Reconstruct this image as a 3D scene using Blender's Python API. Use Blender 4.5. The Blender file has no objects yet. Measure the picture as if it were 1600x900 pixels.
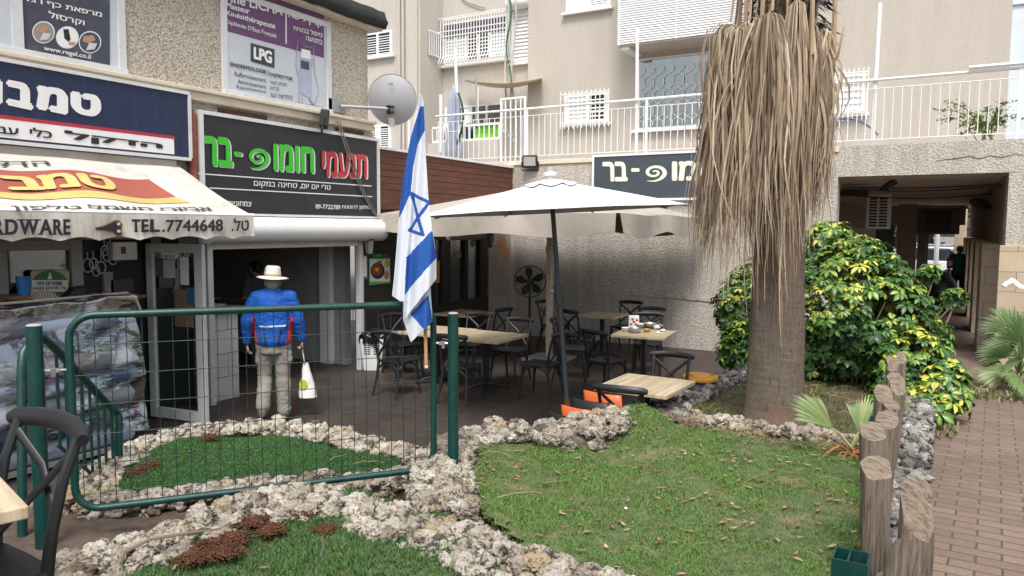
import bpy, bmesh, math, random
import numpy as np
from mathutils import Vector, Matrix, noise, geometry
random.seed(7); RNG = np.random.default_rng(7)
S = bpy.context.scene; COL = S.collection
R_ = math.radians

# ------------------------------------------------------------------ camera
F_PX, YAW, PITCH, ROLL, CAM_H = 1174.0, R_(29.7), math.atan(94/1174.0), 0.006, 2.2
_fh = Vector((-math.sin(YAW), math.cos(YAW), 0)); _r0 = Vector((math.cos(YAW), math.sin(YAW), 0)); _z = Vector((0, 0, 1))
C_FW = math.cos(PITCH)*_fh - math.sin(PITCH)*_z
_u0 = math.sin(PITCH)*_fh + math.cos(PITCH)*_z
C_R = math.cos(ROLL)*_r0 + math.sin(ROLL)*_u0
C_U = math.cos(ROLL)*_u0 - math.sin(ROLL)*_r0
C_O = Vector((0, 0, CAM_H))
cam_d = bpy.data.cameras.new("camera"); cam = bpy.data.objects.new("camera", cam_d); COL.objects.link(cam)
cam_d.sensor_width = 36; cam_d.lens = 36*F_PX/1600; cam_d.clip_start = 0.05; cam_d.clip_end = 2000
m3 = Matrix((C_R, C_U, -C_FW)).transposed()
cam.matrix_world = Matrix.Translation(C_O) @ m3.to_4x4()
S.camera = cam

# ------------------------------------------------------------------ light
SUN_EL, SUN_AZ = R_(58), R_(155)          # hazy bright day: broad soft sun, from behind the viewer's right
W = bpy.data.worlds.new("World"); S.world = W; W.use_nodes = True
wn = W.node_tree; wn.nodes.clear()
wo = wn.nodes.new("ShaderNodeOutputWorld"); wb = wn.nodes.new("ShaderNodeBackground")
sky = wn.nodes.new("ShaderNodeTexSky"); sky.sky_type = 'NISHITA'; sky.sun_disc = False
sky.sun_elevation = SUN_EL; sky.sun_rotation = SUN_AZ; sky.air_density = 1.0; sky.dust_density = 4.0; sky.ozone_density = 1.0
hs = wn.nodes.new("ShaderNodeHueSaturation"); hs.inputs['Saturation'].default_value = 0.35
wn.links.new(sky.outputs[0], hs.inputs['Color']); wn.links.new(hs.outputs[0], wb.inputs[0])
wb.inputs[1].default_value = 0.13; wn.links.new(wb.outputs[0], wo.inputs[0])
sun_d = bpy.data.lights.new("sun", 'SUN'); sun = bpy.data.objects.new("sun", sun_d); COL.objects.link(sun)
sun_d.energy = 1.5; sun_d.angle = R_(16); sun_d.color = (1.0, 0.97, 0.93)
sd = Vector((math.sin(SUN_AZ)*math.cos(SUN_EL), math.cos(SUN_AZ)*math.cos(SUN_EL), math.sin(SUN_EL)))
sun.rotation_euler = sd.to_track_quat('Z', 'Y').to_euler(); sun.location = sd*60
S.view_settings.view_transform = 'Standard'; S.view_settings.look = 'None'
S.view_settings.exposure = 0.85; S.view_settings.gamma = 1.0
S.view_settings.use_curve_mapping = False
try:
    S.cycles.max_bounces = 8; S.cycles.diffuse_bounces = 4; S.cycles.transparent_max_bounces = 24
    S.cycles.caustics_reflective = False; S.cycles.caustics_refractive = False
except Exception: pass

# ------------------------------------------------------------------ measuring: where the sight line through a photo point meets a real plane
def ray(x, y): return C_FW + C_R*((x-800)/F_PX) + C_U*((450-y)/F_PX)
def onz(x, y, Z): d = ray(x, y); return C_O + d*((Z-CAM_H)/d.z)
def onx(x, y, X): d = ray(x, y); return C_O + d*(X/d.x)
def ony(x, y, Y): d = ray(x, y); return C_O + d*(Y/d.y)
def atd(x, y, D): return C_O + ray(x, y)*D

# ------------------------------------------------------------------ materials
def _n(t, k, **kw):
    n = t.nodes.new(k)
    for a, b in kw.items(): setattr(n, a, b)
    return n
def ramp(t, fac, stops):
    r = _n(t, "ShaderNodeValToRGB"); e = r.color_ramp.elements
    while len(e) < len(stops): e.new(0.5)
    for i, (p, c) in enumerate(stops):
        e[i].position = p; e[i].color = (*c, 1) if len(c) == 3 else c
    t.links.new(fac, r.inputs[0]); return r.outputs[0]
def coords(t, scale=(1, 1, 1), rot=(0, 0, 0)):
    c = _n(t, "ShaderNodeTexCoord"); m = _n(t, "ShaderNodeMapping")
    m.inputs['Scale'].default_value = scale; m.inputs['Rotation'].default_value = rot
    t.links.new(c.outputs['Object'], m.inputs[0]); return m.outputs[0]
def noi(t, vec, scale, detail=5, rough=.55):
    n = _n(t, "ShaderNodeTexNoise"); n.inputs['Scale'].default_value = scale; n.inputs['Detail'].default_value = detail
    n.inputs['Roughness'].default_value = rough; t.links.new(vec, n.inputs['Vector']); return n.outputs[0]
def mixc(t, fac, a, b, mode='MIX'):
    m = _n(t, "ShaderNodeMix", data_type='RGBA', blend_type=mode)
    if isinstance(fac, (int, float)): m.inputs[0].default_value = fac
    else: t.links.new(fac, m.inputs[0])
    for s, v in ((6, a), (7, b)):
        if isinstance(v, tuple): m.inputs[s].default_value = (*v, 1)
        else: t.links.new(v, m.inputs[s])
    return m.outputs[2]
def bump(t, h, strength, dist, prev=None):
    b = _n(t, "ShaderNodeBump"); b.inputs['Strength'].default_value = strength; b.inputs['Distance'].default_value = dist
    t.links.new(h, b.inputs['Height'])
    if prev is not None: t.links.new(prev, b.inputs['Normal'])
    return b.outputs[0]
def newmat(name):
    m = bpy.data.materials.new(name); m.use_nodes = True; t = m.node_tree; t.nodes.clear()
    o = _n(t, "ShaderNodeOutputMaterial"); p = _n(t, "ShaderNodeBsdfPrincipled"); t.links.new(p.outputs[0], o.inputs[0])
    return m, t, p, o
def M(name, col, rough=.6, metal=0, var=.12, vs=3.0, bp=0, bs=60, dirt=None, dirt_amt=.0, dscale=1.5, stretch=(1, 1, 1), spec=.5):
    """plain surface: colour that drifts a little, optional stains and fine bump"""
    m, t, p, o = newmat(name); v = coords(t, stretch)
    lo = tuple(max(0, c*(1-var)) for c in col); hi = tuple(min(1, c*(1+var)) for c in col)
    c = ramp(t, noi(t, v, vs, 6, .6), [(.3, lo), (.7, hi)])
    if dirt:
        d = ramp(t, noi(t, v, dscale, 8, .7), [(.52, (0, 0, 0)), (.75, (dirt_amt,)*3)]); c = mixc(t, d, c, dirt)
    t.links.new(c, p.inputs['Base Color']); p.inputs['Roughness'].default_value = rough; p.inputs['Metallic'].default_value = metal
    p.inputs['Specular IOR Level'].default_value = spec
    if bp: t.links.new(bump(t, noi(t, v, bs, 4, .6), bp, .01), p.inputs['Normal'])
    return m
def M_stucco(name, base, dark, scale=28, strength=.9, dist=.02, stain=(.2, .17, .14), stain_amt=.35):
    m, t, p, o = newmat(name); v = coords(t)
    n1 = noi(t, v, scale, 6, .65)
    vo = _n(t, "ShaderNodeTexVoronoi"); vo.inputs['Scale'].default_value = scale*1.3; t.links.new(v, vo.inputs['Vector'])
    mx = _n(t, "ShaderNodeMath", operation='ADD'); t.links.new(n1, mx.inputs[0])
    ml = _n(t, "ShaderNodeMath", operation='MULTIPLY'); ml.inputs[1].default_value = -.35; t.links.new(vo.outputs[0], ml.inputs[0]); t.links.new(ml.outputs[0], mx.inputs[1])
    c = ramp(t, mx.outputs[0], [(.22, dark), (.36, base), (.7, tuple(min(1, x*1.12) for x in base))])
    vb = coords(t, (2.2, 2.2, .28))
    s1 = ramp(t, noi(t, vb, 1.3, 9, .75), [(.44, (0, 0, 0)), (.68, (stain_amt*1.5,)*3)])
    c = mixc(t, s1, c, stain)
    t.links.new(c, p.inputs['Base Color']); p.inputs['Roughness'].default_value = .95; p.inputs['Specular IOR Level'].default_value = .2
    t.links.new(bump(t, mx.outputs[0], strength, dist), p.inputs['Normal']); return m
def M_brick(name, c1, c2, mortar, w, h, ms, rot=0, bump_s=.5, dirt=(.1, .08, .06), dirt_amt=.5, rough=.85, offset=.5):
    m, t, p, o = newmat(name); v = coords(t, (1, 1, 1), (0, 0, rot))
    vw = _n(t, "ShaderNodeVectorMath", operation='ADD'); nn = _n(t, "ShaderNodeTexNoise"); nn.inputs['Scale'].default_value = 3
    t.links.new(v, nn.inputs['Vector']); sc = _n(t, "ShaderNodeVectorMath", operation='SCALE'); sc.inputs['Scale'].default_value = .02
    t.links.new(nn.outputs[1], sc.inputs[0]); t.links.new(v, vw.inputs[0]); t.links.new(sc.outputs[0], vw.inputs[1])
    b = _n(t, "ShaderNodeTexBrick"); b.offset = offset; b.inputs['Scale'].default_value = 1; b.inputs['Brick Width'].default_value = w
    b.inputs['Row Height'].default_value = h; b.inputs['Mortar Size'].default_value = ms; b.inputs['Mortar Smooth'].default_value = .3
    b.inputs['Bias'].default_value = -.1
    b.inputs['Color1'].default_value = (*c1, 1); b.inputs['Color2'].default_value = (*c2, 1); b.inputs['Mortar'].default_value = (*mortar, 1)
    t.links.new(vw.outputs[0], b.inputs['Vector'])
    d = ramp(t, noi(t, v, 1.7, 9, .72), [(.42, (0, 0, 0)), (.78, (dirt_amt,)*3)])
    c = mixc(t, d, b.outputs[0], dirt)
    f = ramp(t, noi(t, v, 70, 4, .7), [(.3, (.72,)*3), (.7, (1.15,)*3)]); c = mixc(t, 1.0, c, f, 'MULTIPLY')
    t.links.new(c, p.inputs['Base Color']); p.inputs['Roughness'].default_value = rough
    inv = _n(t, "ShaderNodeMath", operation='SUBTRACT'); inv.inputs[0].default_value = 1; t.links.new(b.outputs[1], inv.inputs[1])
    b1 = bump(t, inv.outputs[0], bump_s, .008); t.links.new(bump(t, noi(t, v, 90, 4, .7), .35, .006, b1), p.inputs['Normal']); return m
def M_wood(name, c1, c2, scale=(1, 1, 1), vs=6, rough=.6, bp=.3, crack=False):
    m, t, p, o = newmat(name); v = coords(t, scale)
    n = noi(t, v, vs, 9, .68); st = [(.3, c1), (.68, c2)]
    if crack: st = [(.3, tuple(x*.25 for x in c1)), (.4, c1), (.7, c2)]
    t.links.new(ramp(t, n, st), p.inputs['Base Color']); p.inputs['Roughness'].default_value = rough
    if bp: t.links.new(bump(t, n, bp, .012), p.inputs['Normal'])
    return m
def M_attr(name, stops, rough=.6, extra_var=.0, transl=0.0, bp=0, bs=40, spec=.4, attr="tint"):
    """colour read from the per-leaf / per-stone 'tint' number: kinds of leaf and stone; frond tints also carry painted shadow contrast"""
    m, t, p, o = newmat(name); a = _n(t, "ShaderNodeAttribute", attribute_name=attr)
    c = ramp(t, a.outputs['Fac'], stops); v = coords(t)
    if extra_var:
        f = ramp(t, noi(t, v, bs, 5, .7), [(.3, (1-extra_var,)*3), (.7, (1+extra_var,)*3)]); c = mixc(t, 1.0, c, f, 'MULTIPLY')
    t.links.new(c, p.inputs['Base Color']); p.inputs['Roughness'].default_value = rough; p.inputs['Specular IOR Level'].default_value = spec
    if bp: t.links.new(bump(t, noi(t, v, bs, 5, .7), bp, .012), p.inputs['Normal'])
    if transl:
        tr = _n(t, "ShaderNodeBsdfTranslucent"); t.links.new(c, tr.inputs[0]); mx = _n(t, "ShaderNodeMixShader"); mx.inputs[0].default_value = transl
        t.links.new(p.outputs[0], mx.inputs[1]); t.links.new(tr.outputs[0], mx.inputs[2]); t.links.new(mx.outputs[0], o.inputs[0])
    return m
def M_rock(name, stops, pit=.85):
    m, t, p, o = newmat(name); v = coords(t); a = _n(t, "ShaderNodeAttribute", attribute_name="tint")
    c = ramp(t, a.outputs['Fac'], stops)
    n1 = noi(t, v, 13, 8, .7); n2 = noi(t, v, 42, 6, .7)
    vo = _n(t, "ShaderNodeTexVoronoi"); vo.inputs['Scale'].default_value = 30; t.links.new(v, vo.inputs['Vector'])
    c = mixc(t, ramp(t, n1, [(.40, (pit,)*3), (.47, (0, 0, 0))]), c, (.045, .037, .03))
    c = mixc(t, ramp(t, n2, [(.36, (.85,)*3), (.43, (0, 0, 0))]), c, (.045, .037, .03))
    c = mixc(t, ramp(t, noi(t, v, 5, 6, .7), [(.58, (0, 0, 0)), (.75, (.4,)*3)]), c, (.44, .34, .23))
    t.links.new(c, p.inputs['Base Color']); p.inputs['Roughness'].default_value = .95; p.inputs['Specular IOR Level'].default_value = .15
    b1 = bump(t, n1, .9, .05); b2 = bump(t, n2, .8, .02, b1); t.links.new(bump(t, vo.outputs[0], .5, .012, b2), p.inputs['Normal']); return m
def M_glass(name, tint=(.75, .8, .82), see=.75, rough=.03):
    m, t, p, o = newmat(name); t.nodes.remove(p)
    tr = _n(t, "ShaderNodeBsdfTransparent"); tr.inputs[0].default_value = (*tint, 1)
    gl = _n(t, "ShaderNodeBsdfGlossy"); gl.inputs['Roughness'].default_value = rough; gl.inputs[0].default_value = (.9, .92, .95, 1)
    lw = _n(t, "ShaderNodeLayerWeight"); lw.inputs[0].default_value = .5
    mr = _n(t, "ShaderNodeMapRange"); mr.inputs[3].default_value = 1-see; mr.inputs[4].default_value = .9; t.links.new(lw.outputs['Fresnel'], mr.inputs[0])
    mx = _n(t, "ShaderNodeMixShader"); t.links.new(mr.outputs[0], mx.inputs[0]); t.links.new(tr.outputs[0], mx.inputs[1]); t.links.new(gl.outputs[0], mx.inputs[2])
    t.links.new(mx.outputs[0], o.inputs[0]); return m

# ------------------------------------------------------------------ mesh building
class MB:
    def __init__(s): s.v = []; s.f = []; s.m = []; s.mi = 0; s.marks = []
    def add(s, vs, fs):
        b = len(s.v); s.v += [tuple(x) for x in vs]; s.f += [tuple(i+b for i in q) for q in fs]; s.m += [s.mi]*len(fs); return s
    def box(s, x0, x1, y0, y1, z0, z1):
        return s.add([(x0,y0,z0),(x1,y0,z0),(x1,y1,z0),(x0,y1,z0),(x0,y0,z1),(x1,y0,z1),(x1,y1,z1),(x0,y1,z1)],
                     [(0,3,2,1),(4,5,6,7),(0,1,5,4),(1,2,6,5),(2,3,7,6),(3,0,4,7)])
    def obox(s, c, size, rot=Matrix.Identity(3)):
        h = Vector(size)/2; c = Vector(c)
        vs = [c + rot @ Vector((sx*h.x, sy*h.y, sz*h.z)) for sz in (-1, 1) for sx, sy in ((-1,-1),(1,-1),(1,1),(-1,1))]
        return s.add(vs, [(0,3,2,1),(4,5,6,7),(0,1,5,4),(1,2,6,5),(2,3,7,6),(3,0,4,7)])
    def beam(s, a, b, w, h, up=(0, 0, 1)):
        a = Vector(a); b = Vector(b); d = (b-a); L = d.length; d.normalize(); u = Vector(up)
        r = d.cross(u); r = Vector((1, 0, 0)) if r.length < 1e-4 else r.normalized(); u = r.cross(d).normalized()
        return s.obox((a+b)/2, (w, L, h), Matrix((r, d, u)).transposed())
    def tube(s, pts, r, n=8, ry=None, up=None, cap=True, closed=False):
        P = [Vector(p) for p in pts]; k = len(P); base = len(s.v)
        rs = r if isinstance(r, (list, tuple)) else [r]*k; rys = rs if ry is None else (ry if isinstance(ry, (list, tuple)) else [ry]*k)
        T = []
        for i in range(k):
            if closed: d = P[(i+1) % k]-P[i-1]
            else: d = P[min(i+1, k-1)]-P[max(i-1, 0)]
            T.append(d.normalized())
        u = Vector(up) if up else (Vector((0, 0, 1)) if abs(T[0].z) < .9 else Vector((1, 0, 0)))
        for i in range(k):
            u = (u - T[i]*u.dot(T[i])); u = u.normalized() if u.length > 1e-6 else T[i].orthogonal().normalized(); w = T[i].cross(u)
            for j in range(n):
                a = 2*math.pi*j/n; s.v.append(tuple(P[i] + w*(math.cos(a)*rs[i]) + u*(math.sin(a)*rys[i])))
        fs = []
        for i in range(k if closed else k-1):
            for j in range(n):
                a = base+i*n+j; b = base+i*n+(j+1) % n; i2 = (i+1) % k; fs.append((a, b, base+i2*n+(j+1) % n, base+i2*n+j))
        if cap and not closed: fs.append(tuple(base+j for j in reversed(range(n)))); fs.append(tuple(base+(k-1)*n+j for j in range(n)))
        s.f += fs; s.m += [s.mi]*len(fs); return s
    def lathe(s, prof, c=(0, 0, 0), n=20, mat=None, wob=0):
        base = len(s.v); k = len(prof); c = Vector(c)
        for r, z in prof:
            for j in range(n):
                a = 2*math.pi*j/n; rr = r*(1+wob*math.sin(3*a+z*9)); v = Vector((rr*math.cos(a), rr*math.sin(a), z))
                s.v.append(tuple(c + (mat @ v if mat else v)))
        fs = [(base+i*n+j, base+i*n+(j+1) % n, base+(i+1)*n+(j+1) % n, base+(i+1)*n+j) for i in range(k-1) for j in range(n)]
        if prof[0][0] > 1e-4: fs.append(tuple(base+j for j in reversed(range(n))))
        if prof[-1][0] > 1e-4: fs.append(tuple(base+(k-1)*n+j for j in range(n)))
        s.f += fs; s.m += [s.mi]*len(fs); return s
    def prism(s, poly, z0, z1):
        n = len(poly); a = sum(poly[i][0]*poly[(i+1) % n][1]-poly[(i+1) % n][0]*poly[i][1] for i in range(n))
        if a < 0: poly = poly[::-1]
        return s.add([(x, y, z0) for x, y in poly]+[(x, y, z1) for x, y in poly],
                     [tuple(reversed(range(n))), tuple(range(n, 2*n))]+[(i, (i+1) % n, n+(i+1) % n, n+i) for i in range(n)])
    def slab(s, pts, n, t):
        """flat outline pts thickened by t along n"""
        n = Vector(n).normalized(); P = [Vector(p) for p in pts]; k = len(P)
        nn = Vector((0, 0, 0))
        for i in range(k): nn += (P[i]-P[0]).cross(P[(i+1) % k]-P[0])
        if nn.dot(n) < 0: P = P[::-1]
        return s.add([p for p in P]+[p+n*t for p in P], [tuple(reversed(range(k))), tuple(range(k, 2*k))]+[(i, (i+1) % k, k+(i+1) % k, k+i) for i in range(k)])
    def grid(s, fn, nu, nv):
        base = len(s.v)
        for j in range(nv+1):
            for i in range(nu+1): s.v.append(tuple(fn(i/nu, j/nv)))
        fs = [(base+j*(nu+1)+i, base+j*(nu+1)+i+1, base+(j+1)*(nu+1)+i+1, base+(j+1)*(nu+1)+i) for j in range(nv) for i in range(nu)]
        s.f += fs; s.m += [s.mi]*len(fs); return s
    def sphere(s, c, r, nu=14, nv=9):
        rx, ry, rz = r if isinstance(r, (tuple, list)) else (r, r, r)
        prof = [(math.sin(math.pi*i/nv), -math.cos(math.pi*i/nv)) for i in range(nv+1)]; base = len(s.v)
        s.lathe(prof, (0, 0, 0), nu)
        for i in range(base, len(s.v)): x, y, z = s.v[i]; s.v[i] = (c[0]+x*rx, c[1]+y*ry, c[2]+z*rz)
        return s

def wmat(o):
    m = o.matrix_basis.copy()
    while o.parent: o = o.parent; m = o.matrix_basis @ m
    return m
def link(name, me, mat, parent=None, smooth=False, bevel=0, mod=None):
    o = bpy.data.objects.new(name, me); COL.objects.link(o)
    for x in (mat if isinstance(mat, (list, tuple)) else [mat]): me.materials.append(x)
    if parent is not None: o.parent = parent; me.transform(wmat(parent).inverted())
    if smooth:
        me.shade_smooth()
        if smooth != 'all': me.set_sharp_from_angle(angle=R_(40))
    if bevel:
        b = o.modifiers.new("bevel", 'BEVEL'); b.width = bevel; b.segments = 2; b.limit_method = 'ANGLE'; b.angle_limit = R_(40)
    return o
def build(name, mb, mat, parent=None, smooth=False, bevel=0):
    if len(mb.marks) > 1:                       # one part for each word
        out = None
        for (v0, f0), (v1, f1) in zip(mb.marks, mb.marks[1:]+[(len(mb.v), len(mb.f))]):
            w = MB(); w.v = mb.v[v0:v1]; w.f = [tuple(i-v0 for i in q) for q in mb.f[f0:f1]]; w.m = [0]*len(w.f); out = build(name, w, mat, parent, smooth, bevel)
        return out
    me = bpy.data.meshes.new(name); me.from_pydata(mb.v, [], mb.f); me.update()
    if any(mb.m): me.polygons.foreach_set("material_index", mb.m)
    return link(name, me, mat, parent, smooth, bevel)
def npmesh(name, V, Fq, mat, parent=None, tint=None, smooth=False):
    """big meshes straight from arrays; Fq: (n,3) or (n,4) index array"""
    me = bpy.data.meshes.new(name); V = np.asarray(V, dtype=np.float32).reshape(-1, 3); Fq = np.asarray(Fq, dtype=np.int32); k = Fq.shape[1]
    me.vertices.add(len(V)); me.vertices.foreach_set("co", V.ravel()); me.loops.add(Fq.size); me.loops.foreach_set("vertex_index", Fq.ravel())
    me.polygons.add(len(Fq)); me.polygons.foreach_set("loop_start", np.arange(0, Fq.size, k, dtype=np.int32)); me.update(calc_edges=True); me.validate()
    if tint is not None:
        a = me.attributes.new("tint", 'FLOAT', 'POINT'); a.data.foreach_set("value", np.asarray(tint, dtype=np.float32))
    return link(name, me, mat, parent, 'all' if smooth else False)
def tag(o, label=None, cat=None, group=None, kind=None):
    if label: o['label'] = label
    if cat: o['category'] = cat
    if group: o['group'] = group
    if kind: o['kind'] = kind
    return o
def thing(name, label, cat, loc=(0, 0, 0), rz=0, group=None):
    o = bpy.data.objects.new(name, None); COL.objects.link(o); o.empty_display_size = .1
    o.location = loc; o.rotation_euler = (0, 0, rz); return tag(o, label, cat, group)
def kids(o): return [c for c in bpy.data.objects if c.parent == o]
def dup(o, parent=None, **kw):
    c = o.copy(); COL.objects.link(c); c.parent = parent
    for ch in kids(o): dup(ch, c)
    return c
def place(o, loc, rz=0, label=None): o.location = loc; o.rotation_euler = (0, 0, rz); return tag(o, label)

# ------------------------------------------------------------------ lettering
def heb(s): return s[::-1]
def glyphs(s, res=5):
    """outlines of a word, each closed stroke filled on its own (strokes of one letter may overlap)"""
    c = bpy.data.curves.new("lettering", 'FONT'); c.body = s
    o = bpy.data.objects.new("lettering", c); COL.objects.link(o)
    dg = bpy.context.evaluated_depsgraph_get(); cv = o.evaluated_get(dg).to_curve(dg); loops = []
    for sp in cv.splines:
        P = []; bp = sp.bezier_points; n = len(bp)
        for i in range(n):
            p, q = bp[i], bp[(i+1) % n]; d0 = (p.handle_right-p.co).length+(q.handle_left-q.co).length; ch = (q.co-p.co).normalized()
            straight = (p.handle_right-p.co).cross(ch).length < 1e-4 and (q.handle_left-q.co).cross(ch).length < 1e-4
            seg = [p.co.copy(), q.co.copy()] if straight else geometry.interpolate_bezier(p.co, p.handle_right, q.handle_left, q.co, res+1)
            P += [Vector((v.x, v.y, 0)) for v in seg[:-1]]
        if not n: P = [Vector((v.co.x, v.co.y, 0)) for v in sp.points]
        if len(P) > 2: loops.append(P)
    o.evaluated_get(dg).to_curve_clear(); bpy.data.objects.remove(o); bpy.data.curves.remove(c)
    if not loops: return [], [], []
    ar = lambda P: .5*sum(P[i].x*P[(i+1) % len(P)].y-P[(i+1) % len(P)].x*P[i].y for i in range(len(P)))
    A = [ar(P) for P in loops]
    def inside(p, P):
        k = False
        for i in range(len(P)):
            u, v = P[i], P[i-1]
            if (u.y > p.y) != (v.y > p.y) and p.x < (v.x-u.x)*(p.y-u.y)/(v.y-u.y)+u.x: k = not k
        return k
    hole = [any(A[i]*A[j] < 0 and abs(A[j]) > abs(A[i]) and inside(loops[i][0], loops[j]) for j in range(len(loops))) for i in range(len(loops))]; outs = [i for i in range(len(loops)) if not hole[i]]; V = []; Fs = []; L = []
    for k, i in enumerate(outs):
        grp = [loops[i]]+[loops[j] for j in range(len(loops)) if hole[j] and inside(loops[j][0], loops[i])]
        b = len(V); fl = [p for g in grp for p in g]; V += fl; L += [(k % 3)*.0004]*len(fl); Fs += [tuple(b+x for x in t) for t in geometry.tessellate_polygon(grp)]
    return V, Fs, L
def quadmap(q):
    bl, br, tr, tl = [Vector(p) for p in q]
    return lambda u, v: (bl*(1-u)+br*u)*(1-v)+(tl*(1-u)+tr*u)*v
def letter_into(mb, s, fn, bold=.0, box=None):
    """write s into the unit square and carry it onto the sign with fn(u, v)"""
    extra = max(0, bold)*.85; V, Fs, lay = glyphs(s)
    if not V: return mb
    mb.marks.append((len(mb.v), len(mb.f)))
    if extra > 0:
        V0, F0, L0 = V, Fs, lay; V, Fs = [], []; lay = []
        for i, (dx, dy) in enumerate(((0,0),(-extra,0),(extra,0),(-extra*.5,extra*.7),(extra*.5,-extra*.7),(extra*.5,extra*.7),(-extra*.5,-extra*.7))):
            b = len(V); V += [Vector((v.x+dx, v.y+dy, 0)) for v in V0]; Fs += [tuple(k+b for k in q) for q in F0]; lay += [i*.0006+l*.4 for l in L0]
    x0 = min(v.x for v in V); x1 = max(v.x for v in V); y0 = min(v.y for v in V); y1 = max(v.y for v in V)
    if box: y0, y1 = box
    nrm = (fn(1,0)-fn(0,0)).cross(fn(0,1)-fn(0,0)); nrm = nrm.normalized() if nrm.length else Vector((0,0,0)); nrm = -nrm if nrm.dot(C_O-fn(0,0)) < 0 else nrm
    return mb.add([fn((v.x-x0)/(x1-x0), (v.y-y0)/(y1-y0))+nrm*l for v, l in zip(V, lay)], Fs)
def ZX(pts, X, ox=0, oy=0, k=4.0): return [onx(ox+x/k, oy+y/k, X) for x, y in pts]   # points measured on an enlarged crop, on a plane X = const
def ZY(pts, Y, ox=0, oy=0, k=4.0): return [ony(ox+x/k, oy+y/k, Y) for x, y in pts]
def spiral_ribbon(mb, fn, turns=1.75, n=60):
    """the swirl that stands for a letter: an open ellipse whose band narrows to the middle"""
    pts = []
    for i in range(n+1):
        t = i/n; a = math.pi*1.42 + turns*2*math.pi*(1-t)*-1 + 0; r = .5*(1-.84*t)
        w = .165*(1-.55*t)*(min(1, t*7+.12)); pts.append((a, r, w))
    vs = []; fs = []
    a0 = R_(238)
    for i, (_, r, w) in enumerate(pts):
        a = a0 + (i/n)*turns*2*math.pi
        for rr in (r, max(.0, r-w)): vs.append(fn(.5+rr*math.cos(a), .5+rr*math.sin(a)))
    fs = [(2*i, 2*i+1, 2*i+3, 2*i+2) for i in range(n)]
    return mb.add(vs, fs)
# ------------------------------------------------------------------ surfaces
XF, YW = -7.73, 13.5
m_apt = M_stucco("apartment_plaster", (.50, .46, .405), (.44, .40, .35), 45, .3, .006, (.36, .32, .28), .24)
m_apt2 = M_stucco("apartment_plaster_pale", (.53, .495, .445), (.47, .435, .39), 45, .3, .006, (.38, .345, .3), .24)
m_spatter = M_stucco("spatterdash_render", (.64, .585, .50), (.38, .33, .265), 34, 1.0, .028, (.46, .38, .28), .25)
m_wall = M_stucco("rough_grey_render", (.55, .51, .455), (.40, .365, .32), 30, .8, .022, (.3, .27, .235), .5)
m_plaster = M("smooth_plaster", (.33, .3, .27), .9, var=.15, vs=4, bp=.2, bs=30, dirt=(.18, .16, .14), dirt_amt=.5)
m_ledge = M("painted_ledge", (.66, .58, .46), .75, var=.1, dirt=(.3, .22, .14), dirt_amt=.6, dscale=6)
m_alu = M("aluminium_frame", (.68, .69, .7), .45, .15, .06, dirt=(.35, .33, .3), dirt_amt=.4, dscale=5)
m_alu_d = M("grey_frame", (.34, .33, .32), .55, 0, .08, dirt=(.15, .14, .13), dirt_amt=.5, dscale=4)
m_white = M("white_paint", (.78, .78, .77), .5, var=.05, dirt=(.45, .4, .34), dirt_amt=.35, dscale=3)
m_shut = M("white_shutter", (.8, .81, .82), .5, var=.04)
m_black = M("black_paint", (.018, .017, .017), .55, var=.3)
m_darkwood = M_wood("black_stained_boards", (.010, .008, .007), (.035, .028, .024), (1, .25, 6), 5, .55, .3)
m_redwood = M_wood("brown_stained_boards", (.055, .018, .010), (.17, .062, .035), (1, .5, 9), 4, .5, .35)
m_bitumen = M("black_bitumen", (.02, .02, .022), .85, var=.4, vs=12, bp=.9, bs=14, dirt=(.09, .085, .08), dirt_amt=.4, dscale=8)
m_glass = M_glass("window_glass", (.6, .64, .64), .94)
m_glass_b = M_glass("balcony_glass", (.8, .86, .84), .9)
m_curtain = M("pale_curtain", (.30, .35, .33), .9, var=.15, vs=3, stretch=(6, 6, .3))
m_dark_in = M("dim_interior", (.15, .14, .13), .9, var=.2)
m_grey_in = M("grey_interior", (.36, .35, .335), .9, var=.1)
m_lettw = M("white_lettering", (.8, .8, .8), .5, var=.03)
m_lettk = M("black_lettering", (.02, .02, .028), .5, var=.1)
m_green_l = M("green_lettering", (.05, .5, .03), .45, var=.05)
m_red_l = M("red_lettering", (.5, .045, .05), .45, var=.05)
m_cream_l = M("cream_lettering", (.78, .74, .62), .5, var=.05)
m_navy = M("navy_sign_panel", (.012, .022, .065), .4, var=.12, dirt=(.07, .08, .1), dirt_amt=.35, dscale=5, stretch=(1, 3, .4))
m_char = M("charcoal_sign_panel", (.022, .022, .026), .42, var=.12, dirt=(.06, .06, .06), dirt_amt=.25, dscale=3)
m_slate = M("slate_sign_panel", (.05, .065, .08), .45, var=.08)
m_crimson = M("crimson_line", (.4, .03, .05), .5)
m_pgrey = M("poster_pale_grey", (.55, .59, .63), .5, var=.05, dirt=(.4, .42, .44), dirt_amt=.3)
m_pdark = M("poster_dark_grey", (.055, .06, .085), .5, var=.1, dirt=(.2, .2, .22), dirt_amt=.5, dscale=5)
m_purple = M("poster_purple", (.135, .055, .15), .5, var=.08)
m_green = M("green_enamel", (.003, .042, .035), .38, var=.25, vs=8, bp=.1, bs=60, dirt=(.05, .07, .06), dirt_amt=.5, dscale=14)
m_rust = M("rusty_metal", (.10, .042, .024), .85, var=.4, vs=18)
m_steel = M("galvanised_steel", (.45, .46, .47), .4, .7, .1)
m_plastic_k = M("charcoal_plastic", (.014, .0155, .018), .42, var=.1, bp=.04, bs=200)
m_iron = M("black_cast_iron", (.012, .012, .013), .5, var=.2)
m_lam = M_wood("striped_pale_laminate", (.29, .22, .13), (.62, .52, .36), (14, .8, 1), 2.2, .45, .0)
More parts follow.
